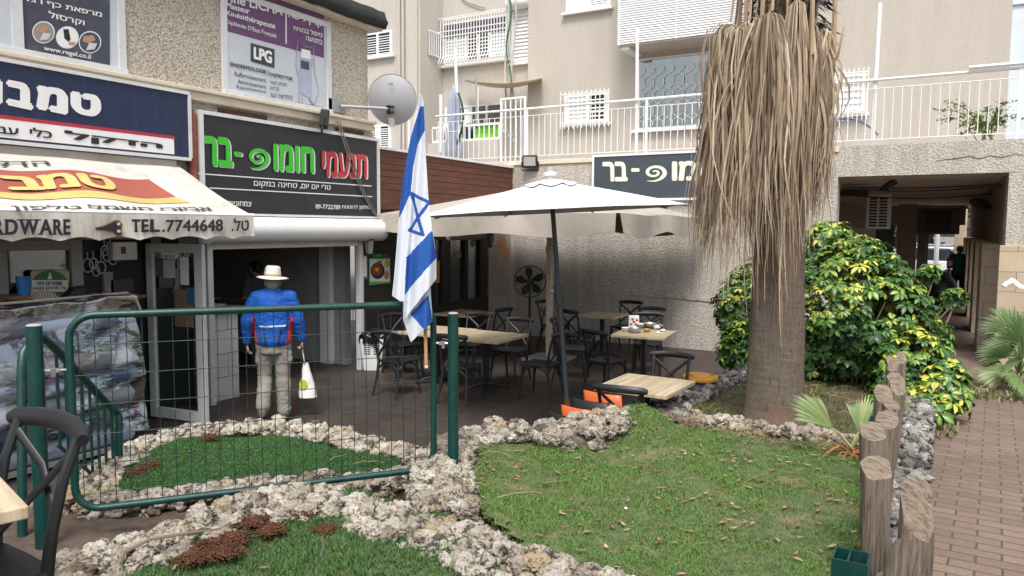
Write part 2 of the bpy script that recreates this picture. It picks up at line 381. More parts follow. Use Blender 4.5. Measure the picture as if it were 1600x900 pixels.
m_lam2 = M_wood("striped_pale_laminate_across", (.29, .22, .13), (.62, .52, .36), (.8, 14, 1), 2.2, .45, .0)
m_orange = M("orange_plastic", (.62, .13, .03), .4, var=.06)
m_yel = M("amber_plastic", (.62, .29, .04), .45, var=.08)
m_canvas = M("beige_canvas", (.40, .36, .31), .9, var=.12, vs=2, dirt=(.23, .2, .165), dirt_amt=.55, dscale=2.4, bp=.1, bs=8)
m_wcanvas = M("white_canvas", (.66, .69, .72), .85, var=.03, bp=.1, bs=6)
m_pole_b = M("off_white_pole", (.55, .48, .4), .6, var=.12, dirt=(.25, .2, .15), dirt_amt=.5, dscale=9)
m_patio = M_brick("dark_patio_pavers", (.034, .024, .020), (.054, .036, .029), (.06, .05, .043), .24, .12, .008, R_(20), .3, (.12, .1, .085), .45, .6)
m_path = M_brick("terracotta_pavers", (.185, .13, .098), (.255, .185, .14), (.09, .068, .053), .24, .115, .007, R_(3), .55, (.13, .095, .075), .75, .9)
m_earth = M("bare_earth", (.085, .06, .045), .95, var=.35, vs=9, bp=.9, bs=30, dirt=(.18, .13, .09), dirt_amt=.6, dscale=6)
m_coco = M("red_brown_compost", (.125, .048, .022), .95, var=.4, vs=20, bp=1, bs=60)
m_mortar = M("grey_mortar", (.12, .10, .08), .95, var=.45, vs=14, bp=1, bs=24, dirt=(.06, .05, .04), dirt_amt=.8, dscale=9)
m_soilgrass = M("thin_lawn_soil", (.085, .11, .04), .95, var=.45, vs=14, bp=.7, bs=40, dirt=(.24, .17, .10), dirt_amt=.9, dscale=3.2)
m_rock_pale = M_rock("pitted_limestone", [(0, (.20, .16, .12)), (.3, (.42, .36, .285)), (.7, (.60, .54, .45)), (.93, (.70, .645, .55)), (1, (.50, .39, .25))])
m_rock_grey = M_rock("grey_weathered_limestone", [(0, (.12, .11, .10)), (.5, (.32, .3, .28)), (1, (.62, .59, .54))], .9)
m_stone = M_brick("limestone_cladding", (.5, .4, .28), (.58, .47, .34), (.26, .2, .15), .52, .3, .006, 0, .3, (.34, .24, .15), .5, .85)
m_stone_v = None

def M_cladding(name, c1, c2):
    """stone cladding on upright faces: courses run with height"""
    m = M_brick(name, c1, c2, (.2, .16, .12), .62, .3, .006, 0, .35, tuple(x*.7 for x in c1), .5, .85)
    t = m.node_tree
    for n in t.nodes:
        if n.type == 'MAPPING':
            src = n.inputs[0].links[0].from_socket; sep = _n(t, "ShaderNodeSeparateXYZ"); comb = _n(t, "ShaderNodeCombineXYZ"); ad = _n(t, "ShaderNodeMath", operation='ADD')
            t.links.new(src, sep.inputs[0]); t.links.new(sep.outputs[0], ad.inputs[0]); t.links.new(sep.outputs[1], ad.inputs[1])
            t.links.new(ad.outputs[0], comb.inputs[0]); t.links.new(sep.outputs[2], comb.inputs[1]); t.links.new(comb.outputs[0], n.inputs[0])
    return m
m_clad = M_cladding("limestone_cladding_upright", (.5, .4, .28), (.6, .49, .35))
m_clad_d = M_cladding("shaded_limestone_cladding", (.42, .34, .26), (.5, .41, .31))  # darker copy of the cladding: passage shade put into the colour
m_tile = M_cladding("white_wall_tiles", (.6, .6, .6), (.64, .64, .64))

# ------------------------------------------------------------------ ground levels
def struct(name, mb, mat): return tag(build(name, mb, mat), kind='structure')
struct('ground', MB().add([(-300,-300,-.06),(300,-300,-.06),(300,300,-.06),(-300,300,-.06)], [(0,1,2,3)]), M("far_ground", (.2, .18, .16), .95))
struct('patio_paving', MB().add([(-12.5,1.5,0),(-1.2,1.5,0),(-1.2,YW,0),(-12.5,YW,0)], [(0,1,2,3)]), m_patio)
pz = lambda y: .66-.04*y if y < YW else .12
mb = MB()
ys = [-6, 0, 4, 8, 11, YW, 45]
for a, b in zip(ys[:-1], ys[1:]):
    x0 = -.02 if b <= 9.7 else (-1.6 if a >= YW-.01 else -.02)
    mb.add([(x0,a,pz(a)),(9,a,pz(a)),(9,b,pz(b)),(x0,b,pz(b))], [(0,1,2,3)])
struct('brick_path', mb, m_path)
struct('path_edge', MB().box(-1.55, -.03, 9.7, YW, -.02, .115), m_path)
def upz(x, y): return .55
mb = MB().prism([(-6.2,-6),(-.03,-6),(-.03,1.25),(-3.0,1.25),(-3.45,1.6),(-4.9,1.6),(-6.2,1.5)], -.05, .705)
struct('upper_paving', mb, m_earth)
def earth_z(x, y): return .40 - .14*max(0, min(1, (x+4.3)/1.6)) + .03*noise.noise(Vector((x*3, y*3, 0)))
mb = MB(); mb.grid(lambda u, v: (lambda x, y: (x, y, earth_z(x, y)))(-5.0+3.0*u, 1.7+2.9*v), 40, 40)
struct('earth_ground', mb, m_earth)
# steps down from the upper level to the patio
st = thing('steps', 'low worn steps going down beside the green handrail', 'steps', (-5.3, 2.4, 0))
for k in range(3):
    build('step', MB().box(-6.4, -4.98, 1.72+.42*k, 2.14+.42*k, -.03, .42-.135*k), M("step_stone", (.2, .19, .175), .9, var=.2, bp=.4, bs=30), st, bevel=.012)

# ------------------------------------------------------------------ rocks
def ico(sub):
    bm = bmesh.new(); bmesh.ops.create_icosphere(bm, subdivisions=sub, radius=1); bm.verts.ensure_lookup_table()
    V = np.array([v.co[:] for v in bm.verts]); Fq = np.array([[l.index for l in f.verts] for f in bm.faces]); bm.free(); return V, Fq
def rock_variants(sub, k, seed):
    V, Fq = ico(sub); out = []
    for i in range(k):
        o = Vector((seed+i*7.3, i*3.1, seed*2)); W_ = []
        for p in V:
            q = Vector(p); a = noise.noise(q*.9+o)*.42 + noise.noise(q*2.1+o)*.22
            b = abs(noise.noise(q*4.2+o)); c = abs(noise.noise(q*9+o))
            pit = -.30*max(0, .26-b)/.26 - .13*max(0, .25-c)/.25 + .06*noise.noise(q*14+o)
            W_.append(p*(1+a+pit))
        out.append(np.array(W_))
    return out, Fq
RK3 = rock_variants(3, 12, 1); RK4 = rock_variants(4, 9, 5)
def scatter_rocks(name, items, mat, parent, rk, tint_c=.55):
    Vs = []; Fs = []; T = []; b = 0; var, Fq = rk
    for (x, y, z, s) in items:
        a = RNG.uniform(0, 2*math.pi, 3); sc = np.array([s*RNG.uniform(.8, 1.35), s*RNG.uniform(.8, 1.25), s*RNG.uniform(.62, .95)])
        ca, sa = np.cos(a), np.sin(a)
        Rz = np.array([[ca[0],-sa[0],0],[sa[0],ca[0],0],[0,0,1]]); Rx = np.array([[1,0,0],[0,ca[1],-sa[1]],[0,sa[1],ca[1]]]); Rz2 = np.array([[ca[2],-sa[2],0],[sa[2],ca[2],0],[0,0,1]])
        P = var[RNG.integers(len(var))] @ Rx.T @ Rz2.T; P = (P*sc) @ Rz.T + np.array([x, y, z])
        Vs.append(P); Fs.append(Fq+b); b += len(P); T.append(np.full(len(P), np.clip(RNG.normal(tint_c, .25), 0, 1)))
    return npmesh(name, np.concatenate(Vs), np.concatenate(Fs), mat, parent, np.concatenate(T), True)
def poly_len(P): return [math.dist(P[i], P[i+1]) for i in range(len(P)-1)]
def along(P, s):
    for i, L in enumerate(poly_len(P)):
        if s <= L or i == len(P)-2:
            t = s/L; d = Vector((P[i+1][0]-P[i][0], P[i+1][1]-P[i][1])).normalized()
            return P[i][0]*(1-t)+P[i+1][0]*t, P[i][1]*(1-t)+P[i+1][1]*t, d
        s -= L
def rock_wall(label, P, w, zb, zt, size, mat, rk, dens=1.0, tint_c=.55, drop=None, hfun=None):
    L = sum(poly_len(P)); root = thing('rock_wall', label, 'rock wall', (P[0][0], P[0][1], zb))
    zt0 = zt
    mb = MB(); n = max(6, int(L/.12)); 
    def core(u, v):
        x, y, d = along(P, min(L-.001, u*L)); nx, ny = -d.y, d.x; a = math.pi*v
        zt = hfun(u) if hfun else zt0
        k = math.cos(a); q = math.copysign(abs(k)**.5, k)*w*.44; h = zb+(zt-size*.62-zb)*min(1, math.sin(a)**.35 if 0 < v < 1 else 0)
        j = .05*noise.noise(Vector((x*6, y*6, v*4)))+.03*noise.noise(Vector((x*19, y*19, v*9)))
        return (x+nx*(q+j), y+ny*(q+j), h+j)
    mb.grid(core, n, 12); build('mortar_core', mb, m_mortar, root, 'all')
    items = []
    fill = int(3.2*dens*L*w/(size*size*1.15))
    for i in range(fill):
        s = L*RNG.random(); x, y, d = along(P, min(L-.001, s)); r = RNG.uniform(-.55, .55); zt = hfun(s/L) if hfun else zt0
        items.append((x-d.y*r*w, y+d.x*r*w, zt-size*.42-.34*size*abs(r*2)**2+RNG.normal(0, size*.08), size*RNG.uniform(.16, .36)))
    top = int(1.25*dens*L*w/(size*size*1.15)); 
    for i in range(top):
        s = L*(i+RNG.random())/top; x, y, d = along(P, min(L-.001, s)); r = RNG.uniform(-.5, .5)
        zt = hfun(s/L) if hfun else zt0
        z = zt - size*.38 - .30*size*abs(r*2)**2 + RNG.normal(0, size*.12); items.append((x-d.y*r*w, y+d.x*r*w, z, size*RNG.uniform(.42, .8)))
    side = int(dens*L*(zt-zb)/(size*size*1.1))
    for sg in (-1, 1):
        for i in range(side):
            s = L*RNG.random(); x, y, d = along(P, min(L-.001, s)); r = sg*.47
            zt = hfun(s/L) if hfun else zt0
            items.append((x-d.y*r*w, y+d.x*r*w, RNG.uniform(zb, zt-size*.4), size*RNG.uniform(.38, .62)))
    scatter_rocks('stones', items, mat, root, rk, tint_c); return root
def XY(pts, z): return [tuple(onz(x, y, z)[:2]) for x, y in pts]

# beds: solid earth bodies under the lawns
bedB = XY([(1040,960),(850,862),(765,812),(705,760),(700,700),(760,672),(860,684),(940,674),(1000,662)], .55) + [(-1.75,6.3)] + [(-1.4,6.6),(-.6,6.6),(-.06,6.4),(-.06,2.6),(-1.0,2.7)]
bedD = [(-2.35,6.5),(-2.05,8.0),(-1.95,9.2),(-1.7,9.7),(-.06,9.7),(-.06,6.3),(-1.2,6.5)]
bedA = XY([(150,770),(215,700),(340,670),(440,668),(540,680),(625,700),(630,735),(400,755)], .48)
bedC = XY([(130,900),(230,862),(330,832),(430,775),(500,775),(640,810),(800,875),(1000,920)], .5) + [(-.9,2.75),(-.06,2.6),(-.06,1.3),(-3.4,1.3)]
for nm, poly, z in (('planting_bed', bedB, .46), ('planting_bed', bedD, .46), ('planting_bed', bedA, .42), ('planting_bed', bedC, .53)):
    struct(nm, MB().prism(poly, -.05, z), m_earth)

def inpoly(x, y, poly):
    c = np.zeros(x.shape, bool); n = len(poly)
    for i in range(n):
        x1, y1 = poly[i]; x2, y2 = poly[(i+1) % n]
        k = ((y1 > y) != (y2 > y)) & (x < (x2-x1)*(y-y1)/((y2-y1) or 1e-9)+x1); c ^= k
    return c
MND = onz(1012, 648, .70); BK = [onz(x, y, .6) for x, y in ((742,690),(770,684),(800,680),(830,682),(860,684),(890,682),(915,676),(940,668),(965,662))]
def bank(x, y):
    b = 0
    for p in BK: b = np.maximum(b, np.exp(-((x-p.x)**2+(y-p.y)**2)/.12))
    return .11*b
def lawn_height(x, y, z): return z + .17*np.exp(-((x-MND.x)**2+(y-MND.y)**2)/.10) + bank(x, y) + .035*np.sin(x*2.3+1)*np.cos(y*1.9) + .015*np.sin(x*7+y*5)
def lawn(poly, z, step, mat):
    xs = [p[0] for p in poly]; ys_ = [p[1] for p in poly]
    gx = np.arange(min(xs), max(xs)+step, step); gy = np.arange(min(ys_), max(ys_)+step, step)
    X, Y = np.meshgrid(gx, gy); ins = inpoly(X, Y, poly); Z = lawn_height(X, Y, z); idx = np.arange(X.size).reshape(X.shape)
    q = ins[:-1,:-1] & ins[1:,:-1] & ins[:-1,1:] & ins[1:,1:]
    Fq = np.stack([idx[:-1,:-1][q], idx[:-1,1:][q], idx[1:,1:][q], idx[1:,:-1][q]], 1)
    return tag(npmesh('lawn', np.stack([X, Y, Z], -1).reshape(-1, 3), Fq, mat, None, None, True), kind='structure')
def grass(poly, z, n, hmin, hmax, wd, mat, dryfun=None, label='short green lawn grass in the rock edged bed'):
    xs = [p[0] for p in poly]; ys_ = [p[1] for p in poly]
    x = RNG.uniform(min(xs), max(xs), n*2); y = RNG.uniform(min(ys_), max(ys_), n*2); k = inpoly(x, y, poly); x = x[k][:n]; y = y[k][:n]
    cl = np.array([noise.noise(Vector((a*2.2, b*2.2, 3)))+.6*noise.noise(Vector((a*7, b*7, 9))) for a, b in zip(x, y)])
    if dryfun is not None:
        keep = RNG.random(len(x)) < np.clip(1.05-dryfun(x, y, cl), .08, 1); x, y, cl = x[keep], y[keep], cl[keep]
    n = len(x); zz = lawn_height(x, y, z)-.004; h = RNG.uniform(hmin, hmax, n)*(1+.35*cl); a = RNG.uniform(0, 2*math.pi, n); l = RNG.uniform(.3, 1.1, n)*h
    dx, dy = np.cos(a), np.sin(a); w = wd*RNG.uniform(.7, 1.3, n)
    p0 = np.stack([x-dy*w, y+dx*w, zz], 1); p1 = np.stack([x+dy*w, y-dx*w, zz], 1)
    q0 = np.stack([x+dx*l*.35-dy*w*.8, y+dy*l*.35+dx*w*.8, zz+h*.6], 1); q1 = np.stack([x+dx*l*.35+dy*w*.8, y+dy*l*.35-dx*w*.8, zz+h*.6], 1)
    tp = np.stack([x+dx*l, y+dy*l, zz+h*.95], 1)
    V = np.stack([p0, p1, q1, q0, tp], 1).reshape(-1, 3); b = np.arange(n)[:, None]*5
    Fq = np.concatenate([b+np.array([[0,1,2]]), b+np.array([[0,2,3]]), b+np.array([[3,2,4]])])
    t = np.clip(.45+.28*cl+RNG.normal(0, .16, n), 0, 1); o = npmesh('grass', V, Fq, mat, None, np.repeat(t, 5))
    return tag(o, label, 'grass', kind='stuff')
m_grass = M_attr("lawn_blades", [(0, (.06, .145, .028)), (.4, (.11, .235, .045)), (.7, (.17, .30, .07)), (.9, (.29, .33, .12)), (1, (.43, .35, .18))], .6, 0, .3)
m_turf = M_attr("artificial_turf", [(0, (.025, .085, .02)), (.5, (.05, .14, .028)), (1, (.09, .2, .045))], .55, 0, .2)
m_dryg = M_attr("patchy_grass", [(0, (.05, .09, .02)), (.45, (.10, .15, .04)), (.7, (.22, .19, .09)), (1, (.36, .28, .15))], .7, 0, .25)
lawn(bedB, .50, .06, m_soilgrass); lawn(bedD, .49, .06, M("needle_strewn_soil", (.10, .075, .045), .95, var=.45, vs=12, bp=.8, bs=30, dirt=(.06, .085, .03), dirt_amt=.9, dscale=2.2))
lawn(bedA, .45, .06, M("turf_backing", (.03, .08, .02), .9)); lawn(bedC, .56, .06, m_soilgrass)
grass(bedB, .50, 200000, .010, .026, .0020, m_grass, lambda x, y, c: np.clip(.52-1.0*c, 0, .93)*.95+.5*np.clip((y-5.9)*1.6, 0, 1))
grass(bedA, .45, 60000, .010, .022, .002, m_turf, label='bright green artificial turf in the bed behind the fence')
grass(bedC, .56, 75000, .018, .038, .0022, m_turf, label='deep green grass in the nearest bed at the bottom edge')
grass(bedD, .49, 34000, .015, .05, .0025, m_dryg, lambda x, y, c: np.clip(.55-.9*c, 0, .9), label='patchy dry grass around the palm trunk')

# rock walls (centre lines measured on the photograph, laid on the bed level)
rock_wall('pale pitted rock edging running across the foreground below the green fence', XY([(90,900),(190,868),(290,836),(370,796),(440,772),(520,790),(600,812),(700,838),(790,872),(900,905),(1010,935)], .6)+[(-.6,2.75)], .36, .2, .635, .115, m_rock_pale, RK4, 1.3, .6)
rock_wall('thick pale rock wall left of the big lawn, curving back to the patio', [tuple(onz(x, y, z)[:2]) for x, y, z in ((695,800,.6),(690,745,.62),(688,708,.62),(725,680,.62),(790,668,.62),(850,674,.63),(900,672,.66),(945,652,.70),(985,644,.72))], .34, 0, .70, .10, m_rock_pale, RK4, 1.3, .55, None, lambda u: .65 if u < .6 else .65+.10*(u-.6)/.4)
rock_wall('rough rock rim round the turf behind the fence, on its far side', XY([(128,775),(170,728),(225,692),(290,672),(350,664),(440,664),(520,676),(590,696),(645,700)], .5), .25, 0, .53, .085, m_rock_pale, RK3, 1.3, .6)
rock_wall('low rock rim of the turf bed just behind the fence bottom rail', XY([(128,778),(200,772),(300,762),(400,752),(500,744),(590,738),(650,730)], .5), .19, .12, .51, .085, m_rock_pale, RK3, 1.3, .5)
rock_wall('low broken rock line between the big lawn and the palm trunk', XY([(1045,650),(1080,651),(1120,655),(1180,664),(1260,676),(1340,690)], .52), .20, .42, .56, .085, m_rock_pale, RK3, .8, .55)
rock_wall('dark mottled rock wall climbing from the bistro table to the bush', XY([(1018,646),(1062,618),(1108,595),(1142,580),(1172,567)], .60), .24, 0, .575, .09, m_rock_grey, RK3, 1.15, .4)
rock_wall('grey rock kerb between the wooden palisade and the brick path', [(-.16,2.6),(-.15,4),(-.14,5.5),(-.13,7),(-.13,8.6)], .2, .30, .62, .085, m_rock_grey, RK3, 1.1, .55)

# compost spilled over the rocks, fallen leaves and straw
def compost(pts_px, z, rad, n, label):
    V, Fq, T = [], [], []; base = np.array([[1,1,1],[1,-1,-1],[-1,1,-1],[-1,-1,1]], float)
    for i in range(n):
        x, y, rr = pts_px[RNG.integers(len(pts_px))]; c = onz(x, y, z); r = rad*rr*abs(RNG.normal(0, .5)); a = RNG.uniform(0, 6.283); s = RNG.uniform(.002, .006)*(1.6 if RNG.random() < .08 else 1)
        q = RNG.normal(0, 1, (3, 3)); q, _ = np.linalg.qr(q); P = base @ q*s*np.array([1, 1, .8])+np.array([c.x+r*math.cos(a), c.y+r*math.sin(a), z+.016*math.exp(-(r/rad/rr)**2*3)+RNG.normal(0, .006)])
        b = len(V); V += [tuple(p) for p in P]; Fq += [(b,b+1,b+2),(b,b+2,b+3),(b,b+3,b+1),(b+1,b+3,b+2)]
    return tag(npmesh('compost', V, Fq, m_coco), label, 'compost', kind='stuff')
compost([(330,852,1),(362,842,1),(395,815,1),(425,828,.8),(352,862,1),(302,872,1),(480,802,.6),(508,828,.7)], .60, .085, 13000, 'red brown compost spilled among the foreground rocks')
compost([(212,738,1),(235,728,.8),(505,742,1),(480,746,.8),(330,684,.7)], .49, .09, 3500, 'red brown compost along the turf bed rim')
def litter(poly, z, n, label, smin=.02, smax=.045):
    xs = [p[0] for p in poly]; ys_ = [p[1] for p in poly]; mb = []; Fq = []; T = []
    x = RNG.uniform(min(xs), max(xs), n*3); y = RNG.uniform(min(ys_), max(ys_), n*3); k = inpoly(x, y, poly); x = x[k][:n]; y = y[k][:n]
    for a, b in zip(x, y):
        L = RNG.uniform(smin, smax); w = L*RNG.uniform(.3, .5); an = RNG.uniform(0, 6.28); c = RNG.uniform(-.1, .5)*L; h = float(lawn_height(a, b, z))+.022
        i0 = len(mb)
        for u in (-1, -.3, .4, 1):
            ww = w*(1-abs(u)**1.6*.95)*.5
            for s in (-1, 0, 1):
                lx, ly = u*L*.6, s*ww; zz = h+c*.35*u*u+.3*abs(s)*ww
                mb.append((a+lx*math.cos(an)-ly*math.sin(an), b+lx*math.sin(an)+ly*math.cos(an), zz))
        for i in range(3):
            for j in range(2): q = i0+i*3+j; Fq.append((q, q+1, q+4, q+3))
        T += [RNG.random()]*12
    return tag(npmesh('fallen_leaves', mb, Fq, M_attr("dead_leaf", [(0, (.09, .045, .03)), (.5, (.28, .16, .105)), (1, (.5, .35, .24))], .7, .2, .15), None, T), label, 'leaves', kind='stuff')
litter(bedB, .50, 380, 'tiny dark leaf crumbs all over the big lawn', .008, .022)
litter(bedB, .50, 480, 'brown fallen leaves scattered over the big lawn', .018, .06); litter(bedD, .49, 120, 'brown fallen leaves around the palm'); litter(bedC, .56, 22, 'few brown leaves on the nearest grass', .03, .06); litter(bedA, .45, 14, 'few leaves on the turf behind the fence')
litter([(.05,4.5),(1.2,4.5),(1.0,9.5),(.05,9.5)], .40, 130, 'dry leaf crumbs along the path edge', .01, .03)
def straw(poly, z, n, label, lo=.06, hi=.3, r=.0022):
    xs = [p[0] for p in poly]; ys_ = [p[1] for p in poly]; mb = MB(); k = 0
    while k < n:
        x, y = RNG.uniform(min(xs), max(xs)), RNG.uniform(min(ys_), max(ys_))
        if not inpoly(np.array([x]), np.array([y]), poly)[0]: continue
        k += 1; L = RNG.uniform(lo, hi); a = RNG.uniform(0, 6.28); cv = RNG.normal(0, 1.1); h = float(lawn_height(x, y, z))+.025; P = []
        for i in range(7):
            t = i/6; P.append((x, y, h+.03*math.sin(t*3.1)*RNG.uniform(.3, 1))); x += math.cos(a)*L/6; y += math.sin(a)*L/6; a += cv/6
        mb.tube(P, r*RNG.uniform(.6, 1.5), 4, cap=False)
    return tag(build('straw', mb, M("dry_straw", (.33, .235, .125), .7, var=.3, vs=3), None, 'all'), label, 'straw', kind='stuff')
straw(bedB, .50, 150, 'dry palm straw strewn on the big lawn', .03, .16, .0009); tag(straw(bedB, .50, 90, 'dark thin twigs on the big lawn', .05, .2, .0011), kind='stuff'); straw(bedD, .49, 70, 'dry straw around the palm'); straw(bedA, .45, 4, 'straws on the turf')
straw(XY([(1010,650),(1180,662),(1340,690),(1330,712),(1180,690),(1020,668)], .52), .52, 190, 'thick dry needles along the low rock line', .03, .12, .0016)
straw(XY([(740,690),(860,690),(840,830),(740,790)], .5), .5, 9, 'yellow curled straws by the rock wall', .12, .3, .0022)
# ------------------------------------------------------------------ shop building on the left
bl = thing('shop_building', 'low shop building with rough spattered plaster above its shopfronts', 'building', (XF-.2, 6, 0))
YE = 9.06
build('wall', MB().box(-8.2, XF, -3, YE, 3.80, 5.169), m_spatter, bl)
build('wall', MB().box(-8.2, XF-.01, -3, 9.18, 2.335, 3.665), m_spatter, bl)
build('ledge', MB().box(-8.2, XF+.09, -3, YE+.04, 3.665, 3.80).box(XF+.09, XF+.125, -3, YE+.06, 3.765, 3.81), m_ledge, bl, bevel=.008)
mb = MB(); EX = -7.50; YO = .16
def ev(u, v):
    y = -3+(YE+YO+3)*u; j = .03*noise.noise(Vector((y*3, v*5, 1)))
    prof = [(-8.4, 5.36), (EX+j, 5.20+j), (EX+.04+j, 5.28+j), (EX-.02+j, 5.46+j), (-8.4, 5.75)]
    k = v*(len(prof)-1); i = min(int(k), len(prof)-2); t = k-i
    return (prof[i][0]*(1-t)+prof[i+1][0]*t, y, prof[i][1]*(1-t)+prof[i+1][1]*t)
mb.grid(ev, 90, 8); mb.add([(-8.4,YE+YO,5.36),(EX,YE+YO,5.20),(EX+.04,YE+YO,5.28),(EX-.02,YE+YO,5.46),(-8.4,YE+YO,5.75)], [(4,3,2,1,0)])
build('eave', mb, m_bitumen, bl, 'all')
build('soffit', MB().box(-8.3, EX-.04, -3, YE+YO-.03, 5.17, 5.22), m_ledge, bl)
build('metal_angle', MB().box(XF-.02, XF+.02, 6.3, 7.05, 3.585, 3.635), m_rust, bl); build('metal_angle', MB().box(XF-.02, XF+.02, 8.35, 8.95, 3.60, 3.64), m_rust, bl)
# lower walls and the rooms behind them
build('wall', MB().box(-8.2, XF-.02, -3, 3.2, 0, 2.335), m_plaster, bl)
build('wall', MB().box(-8.2, XF-.015, 5.62, 5.76, 0, 2.335).box(-12, -8.0, 5.80, 6.02, 0, 2.5), m_grey_in, bl)
build('room', MB().box(-12.4, -12.2, 3, 9.2, 0, 2.6).box(-12.2, -8.2, 3, 9.2, 2.38, 2.5).box(-12.2, -8.2, 9.0, 9.15, 0, 2.38).box(-12.2, -8.2, 3, 3.12, 0, 2.38), m_grey_in, bl)
def upper_window(y0, y1, z1, extra=()):
    w = build('window', MB().box(XF, XF+.03, y0, y0+.09, 3.875, z1-.08).box(XF, XF+.03, y1-.09, y1, 3.875, z1-.08).box(XF, XF+.05, y0, y1, 3.805, 3.875).box(XF, XF+.03, y0, y1, z1-.08, z1), m_alu, bl, bevel=.006)
    build('pane', MB().box(XF+.002, XF+.012, y0+.09, y1-.09, 3.875, z1-.08), m_pgrey, w); return w
yA = onx(195, 60, XF).y; yB0 = onx(344, 60, XF).y; yB1 = onx(516, 100, XF).y
upper_window(2.3, yA, 5.10); upper_window(yB0, yB1, 5.10)
wmid = onx(25, 50, XF).y
build('mullion', MB().box(XF+.014, XF+.04, wmid-.05, wmid+.05, 3.875, 5.02), m_alu, bl)

# window posters: printed sheets behind the frame
XP = XF+.016
p1 = tag(build('poster', MB().slab(ZX([(128,300),(685,405),(685,-60),(128,-160)], XP), (1, 0, 0), .004), m_pdark), 'dark grey clinic poster with three round pictures in the left upper window', 'poster')
XQ = XP+.007
mb = MB()
for s, q, b in [('מרפאת כף רגל', [(150,14),(637,118),(637,72),(150,-34)], .03), ('וקרסול', [(305,122),(528,170),(530,124),(303,66)], .03)]: letter_into(mb, heb(s), quadmap(ZX(q, XQ)), b)
letter_into(mb, 'www.regel.co.il', quadmap(ZX([(273,322),(567,378),(567,342),(273,284)], XQ)), .02)
build('lettering', mb, m_lettw, p1)
def disc(mb, cx, cy, rx, ry, X, ox=0, oy=0, k=4., n=24): return mb.add([onx(ox+(cx+rx*math.cos(2*math.pi*i/n))/k, oy+(cy+ry*math.sin(2*math.pi*i/n))/k, X) for i in range(n)], [tuple(range(n))])
m_skin = M("skin_tone", (.46, .26, .18), .55, var=.06)
for cx, cy, kind in ((272, 202, 0), (421, 234, 1), (562, 264, 2)):
    rg = build('round_picture', disc(MB(), cx, cy, 71, 70, XQ), m_lettw, p1)
    build('picture_print', disc(MB(), cx, cy, 64, 63, XQ+.002), [m_plaster, m_lettw, m_pdark][kind], rg)
    mb = MB(); mb.add(ZX([(cx-40,cy-38),(cx+20,cy-44),(cx+34,cy-14),(cx-8,cy+6),(cx-46,cy-6)] if kind != 1 else [(cx+8,cy+30),(cx+50,cy+28),(cx+46,cy+50),(cx+10,cy+46)], XQ+.004), [(4,3,2,1,0) if kind != 1 else (3,2,1,0)])
    build('picture_print', mb, m_skin, rg)
    if kind == 1: build('picture_print', MB().add(ZX([(cx-26,cy-52),(cx+8,cy-52),(cx+20,cy+10),(cx+10,cy+28),(cx-18,cy+6)], XQ+.004), [(4,3,2,1,0)]), m_black, rg)
    else: build('picture_print', MB().add(ZX([(cx-4,cy+2),(cx+46,cy+8),(cx+30,cy+44),(cx-24,cy+50)], XQ+.006), [(3,2,1,0)]), m_pgrey, rg)

p2 = tag(build('poster', MB().slab(ZX([(203,555),(825,670),(825,90),(203,-120)], XP, 300, 0), (1, 0, 0), .004), m_pgrey), 'purple and pale grey therapy poster filling the right upper window', 'poster')
build('purple_band', MB().add(ZX([(203,190),(825,362),(825,92),(203,-118)], XQ, 300, 0), [(0,1,2,3)]), m_purple, p2)
XR = XQ+.003; mb = MB()
for s, q, b in [('Karine LICHA', [(120,-15),(566,98),(566,40),(120,-78)], .03), ('Masseur', [(214,47),(360,90),(360,52),(214,11)], .03), ('Kinésithérapeute', [(214,101),(518,192),(520,146),(214,63)], .03), ("Diplômée D'Etat Français", [(214,155),(527,246),(528,208),(214,121)], .005)]:
    letter_into(mb, s, quadmap(ZX(q, XR, 300, 0)), b)
for s, q, b in [('קרין לישה', [(603,118),(813,182),(813,128),(603,66)], .04), ('טיפול בבעיות', [(632,186),(814,236),(815,202),(632,156)], .02), ('בתנועה', [(712,250),(814,280),(815,252),(712,224)], .02)]:
    letter_into(mb, heb(s), quadmap(ZX(q, XR, 300, 0)), b)
build('lettering', mb, m_lettw, p2); build('divider_line', MB().add(ZX([(584,272),(592,274),(592,60),(584,58)], XR, 300, 0), [(0,1,2,3)]), m_lettw, p2)
lg = build('logo', MB().add(ZX([(367,382),(516,425),(516,308),(367,268)], XR, 300, 0), [(0,1,2,3)]), M("logo_grey", (.05, .05, .055), .5), p2)
build('lettering', letter_into(MB(), 'LPG', quadmap(ZX([(385,368),(500,400),(500,322),(385,290)], XR+.003, 300, 0)), .07), m_lettw, lg)
mb = MB()
letter_into(mb, 'ENDERMOLOGIE |', quadmap(ZX([(240,418),(478,472),(478,440),(240,388)], XR, 300, 0)), .014); letter_into(mb, heb('אנדרמולוגיה'), quadmap(ZX([(486,474),(628,504),(628,478),(486,448)], XR, 300, 0)), .014)
for s, q in [('Raffermissement', [(267,474),(463,516),(463,488),(267,446)]), ('Amincissement', [(287,520),(463,555),(463,529),(287,494)]), ('Rajeunissement', [(280,558),(463,590),(463,564),(280,530)])]: letter_into(mb, s, quadmap(ZX(q, XR, 300, 0)), -.004)
for s, q in [('מיצוק העור', [(487,530),(592,545),(592,520),(487,504)]), ('הרזיה', [(487,562),(543,570),(543,548),(487,540)]), ('התחדשות העור', [(487,604),(628,624),(628,600),(487,580)])]: letter_into(mb, heb(s), quadmap(ZX(q, XR, 300, 0)), 0)
build('lettering', mb, m_lettk, p2)
mc = build('machine_print', MB().add(ZX([(668,575),(730,612),(752,600),(748,440),(760,370),(672,352),(672,430),(662,440)], XR, 300, 0), [tuple(range(8))]), M("print_lilac", (.42, .43, .56), .5), p2)
build('machine_print', MB().add(ZX([(680,425),(732,440),(732,388),(680,374)], XR+.002, 300, 0), [(0,1,2,3)]), m_pdark, mc)
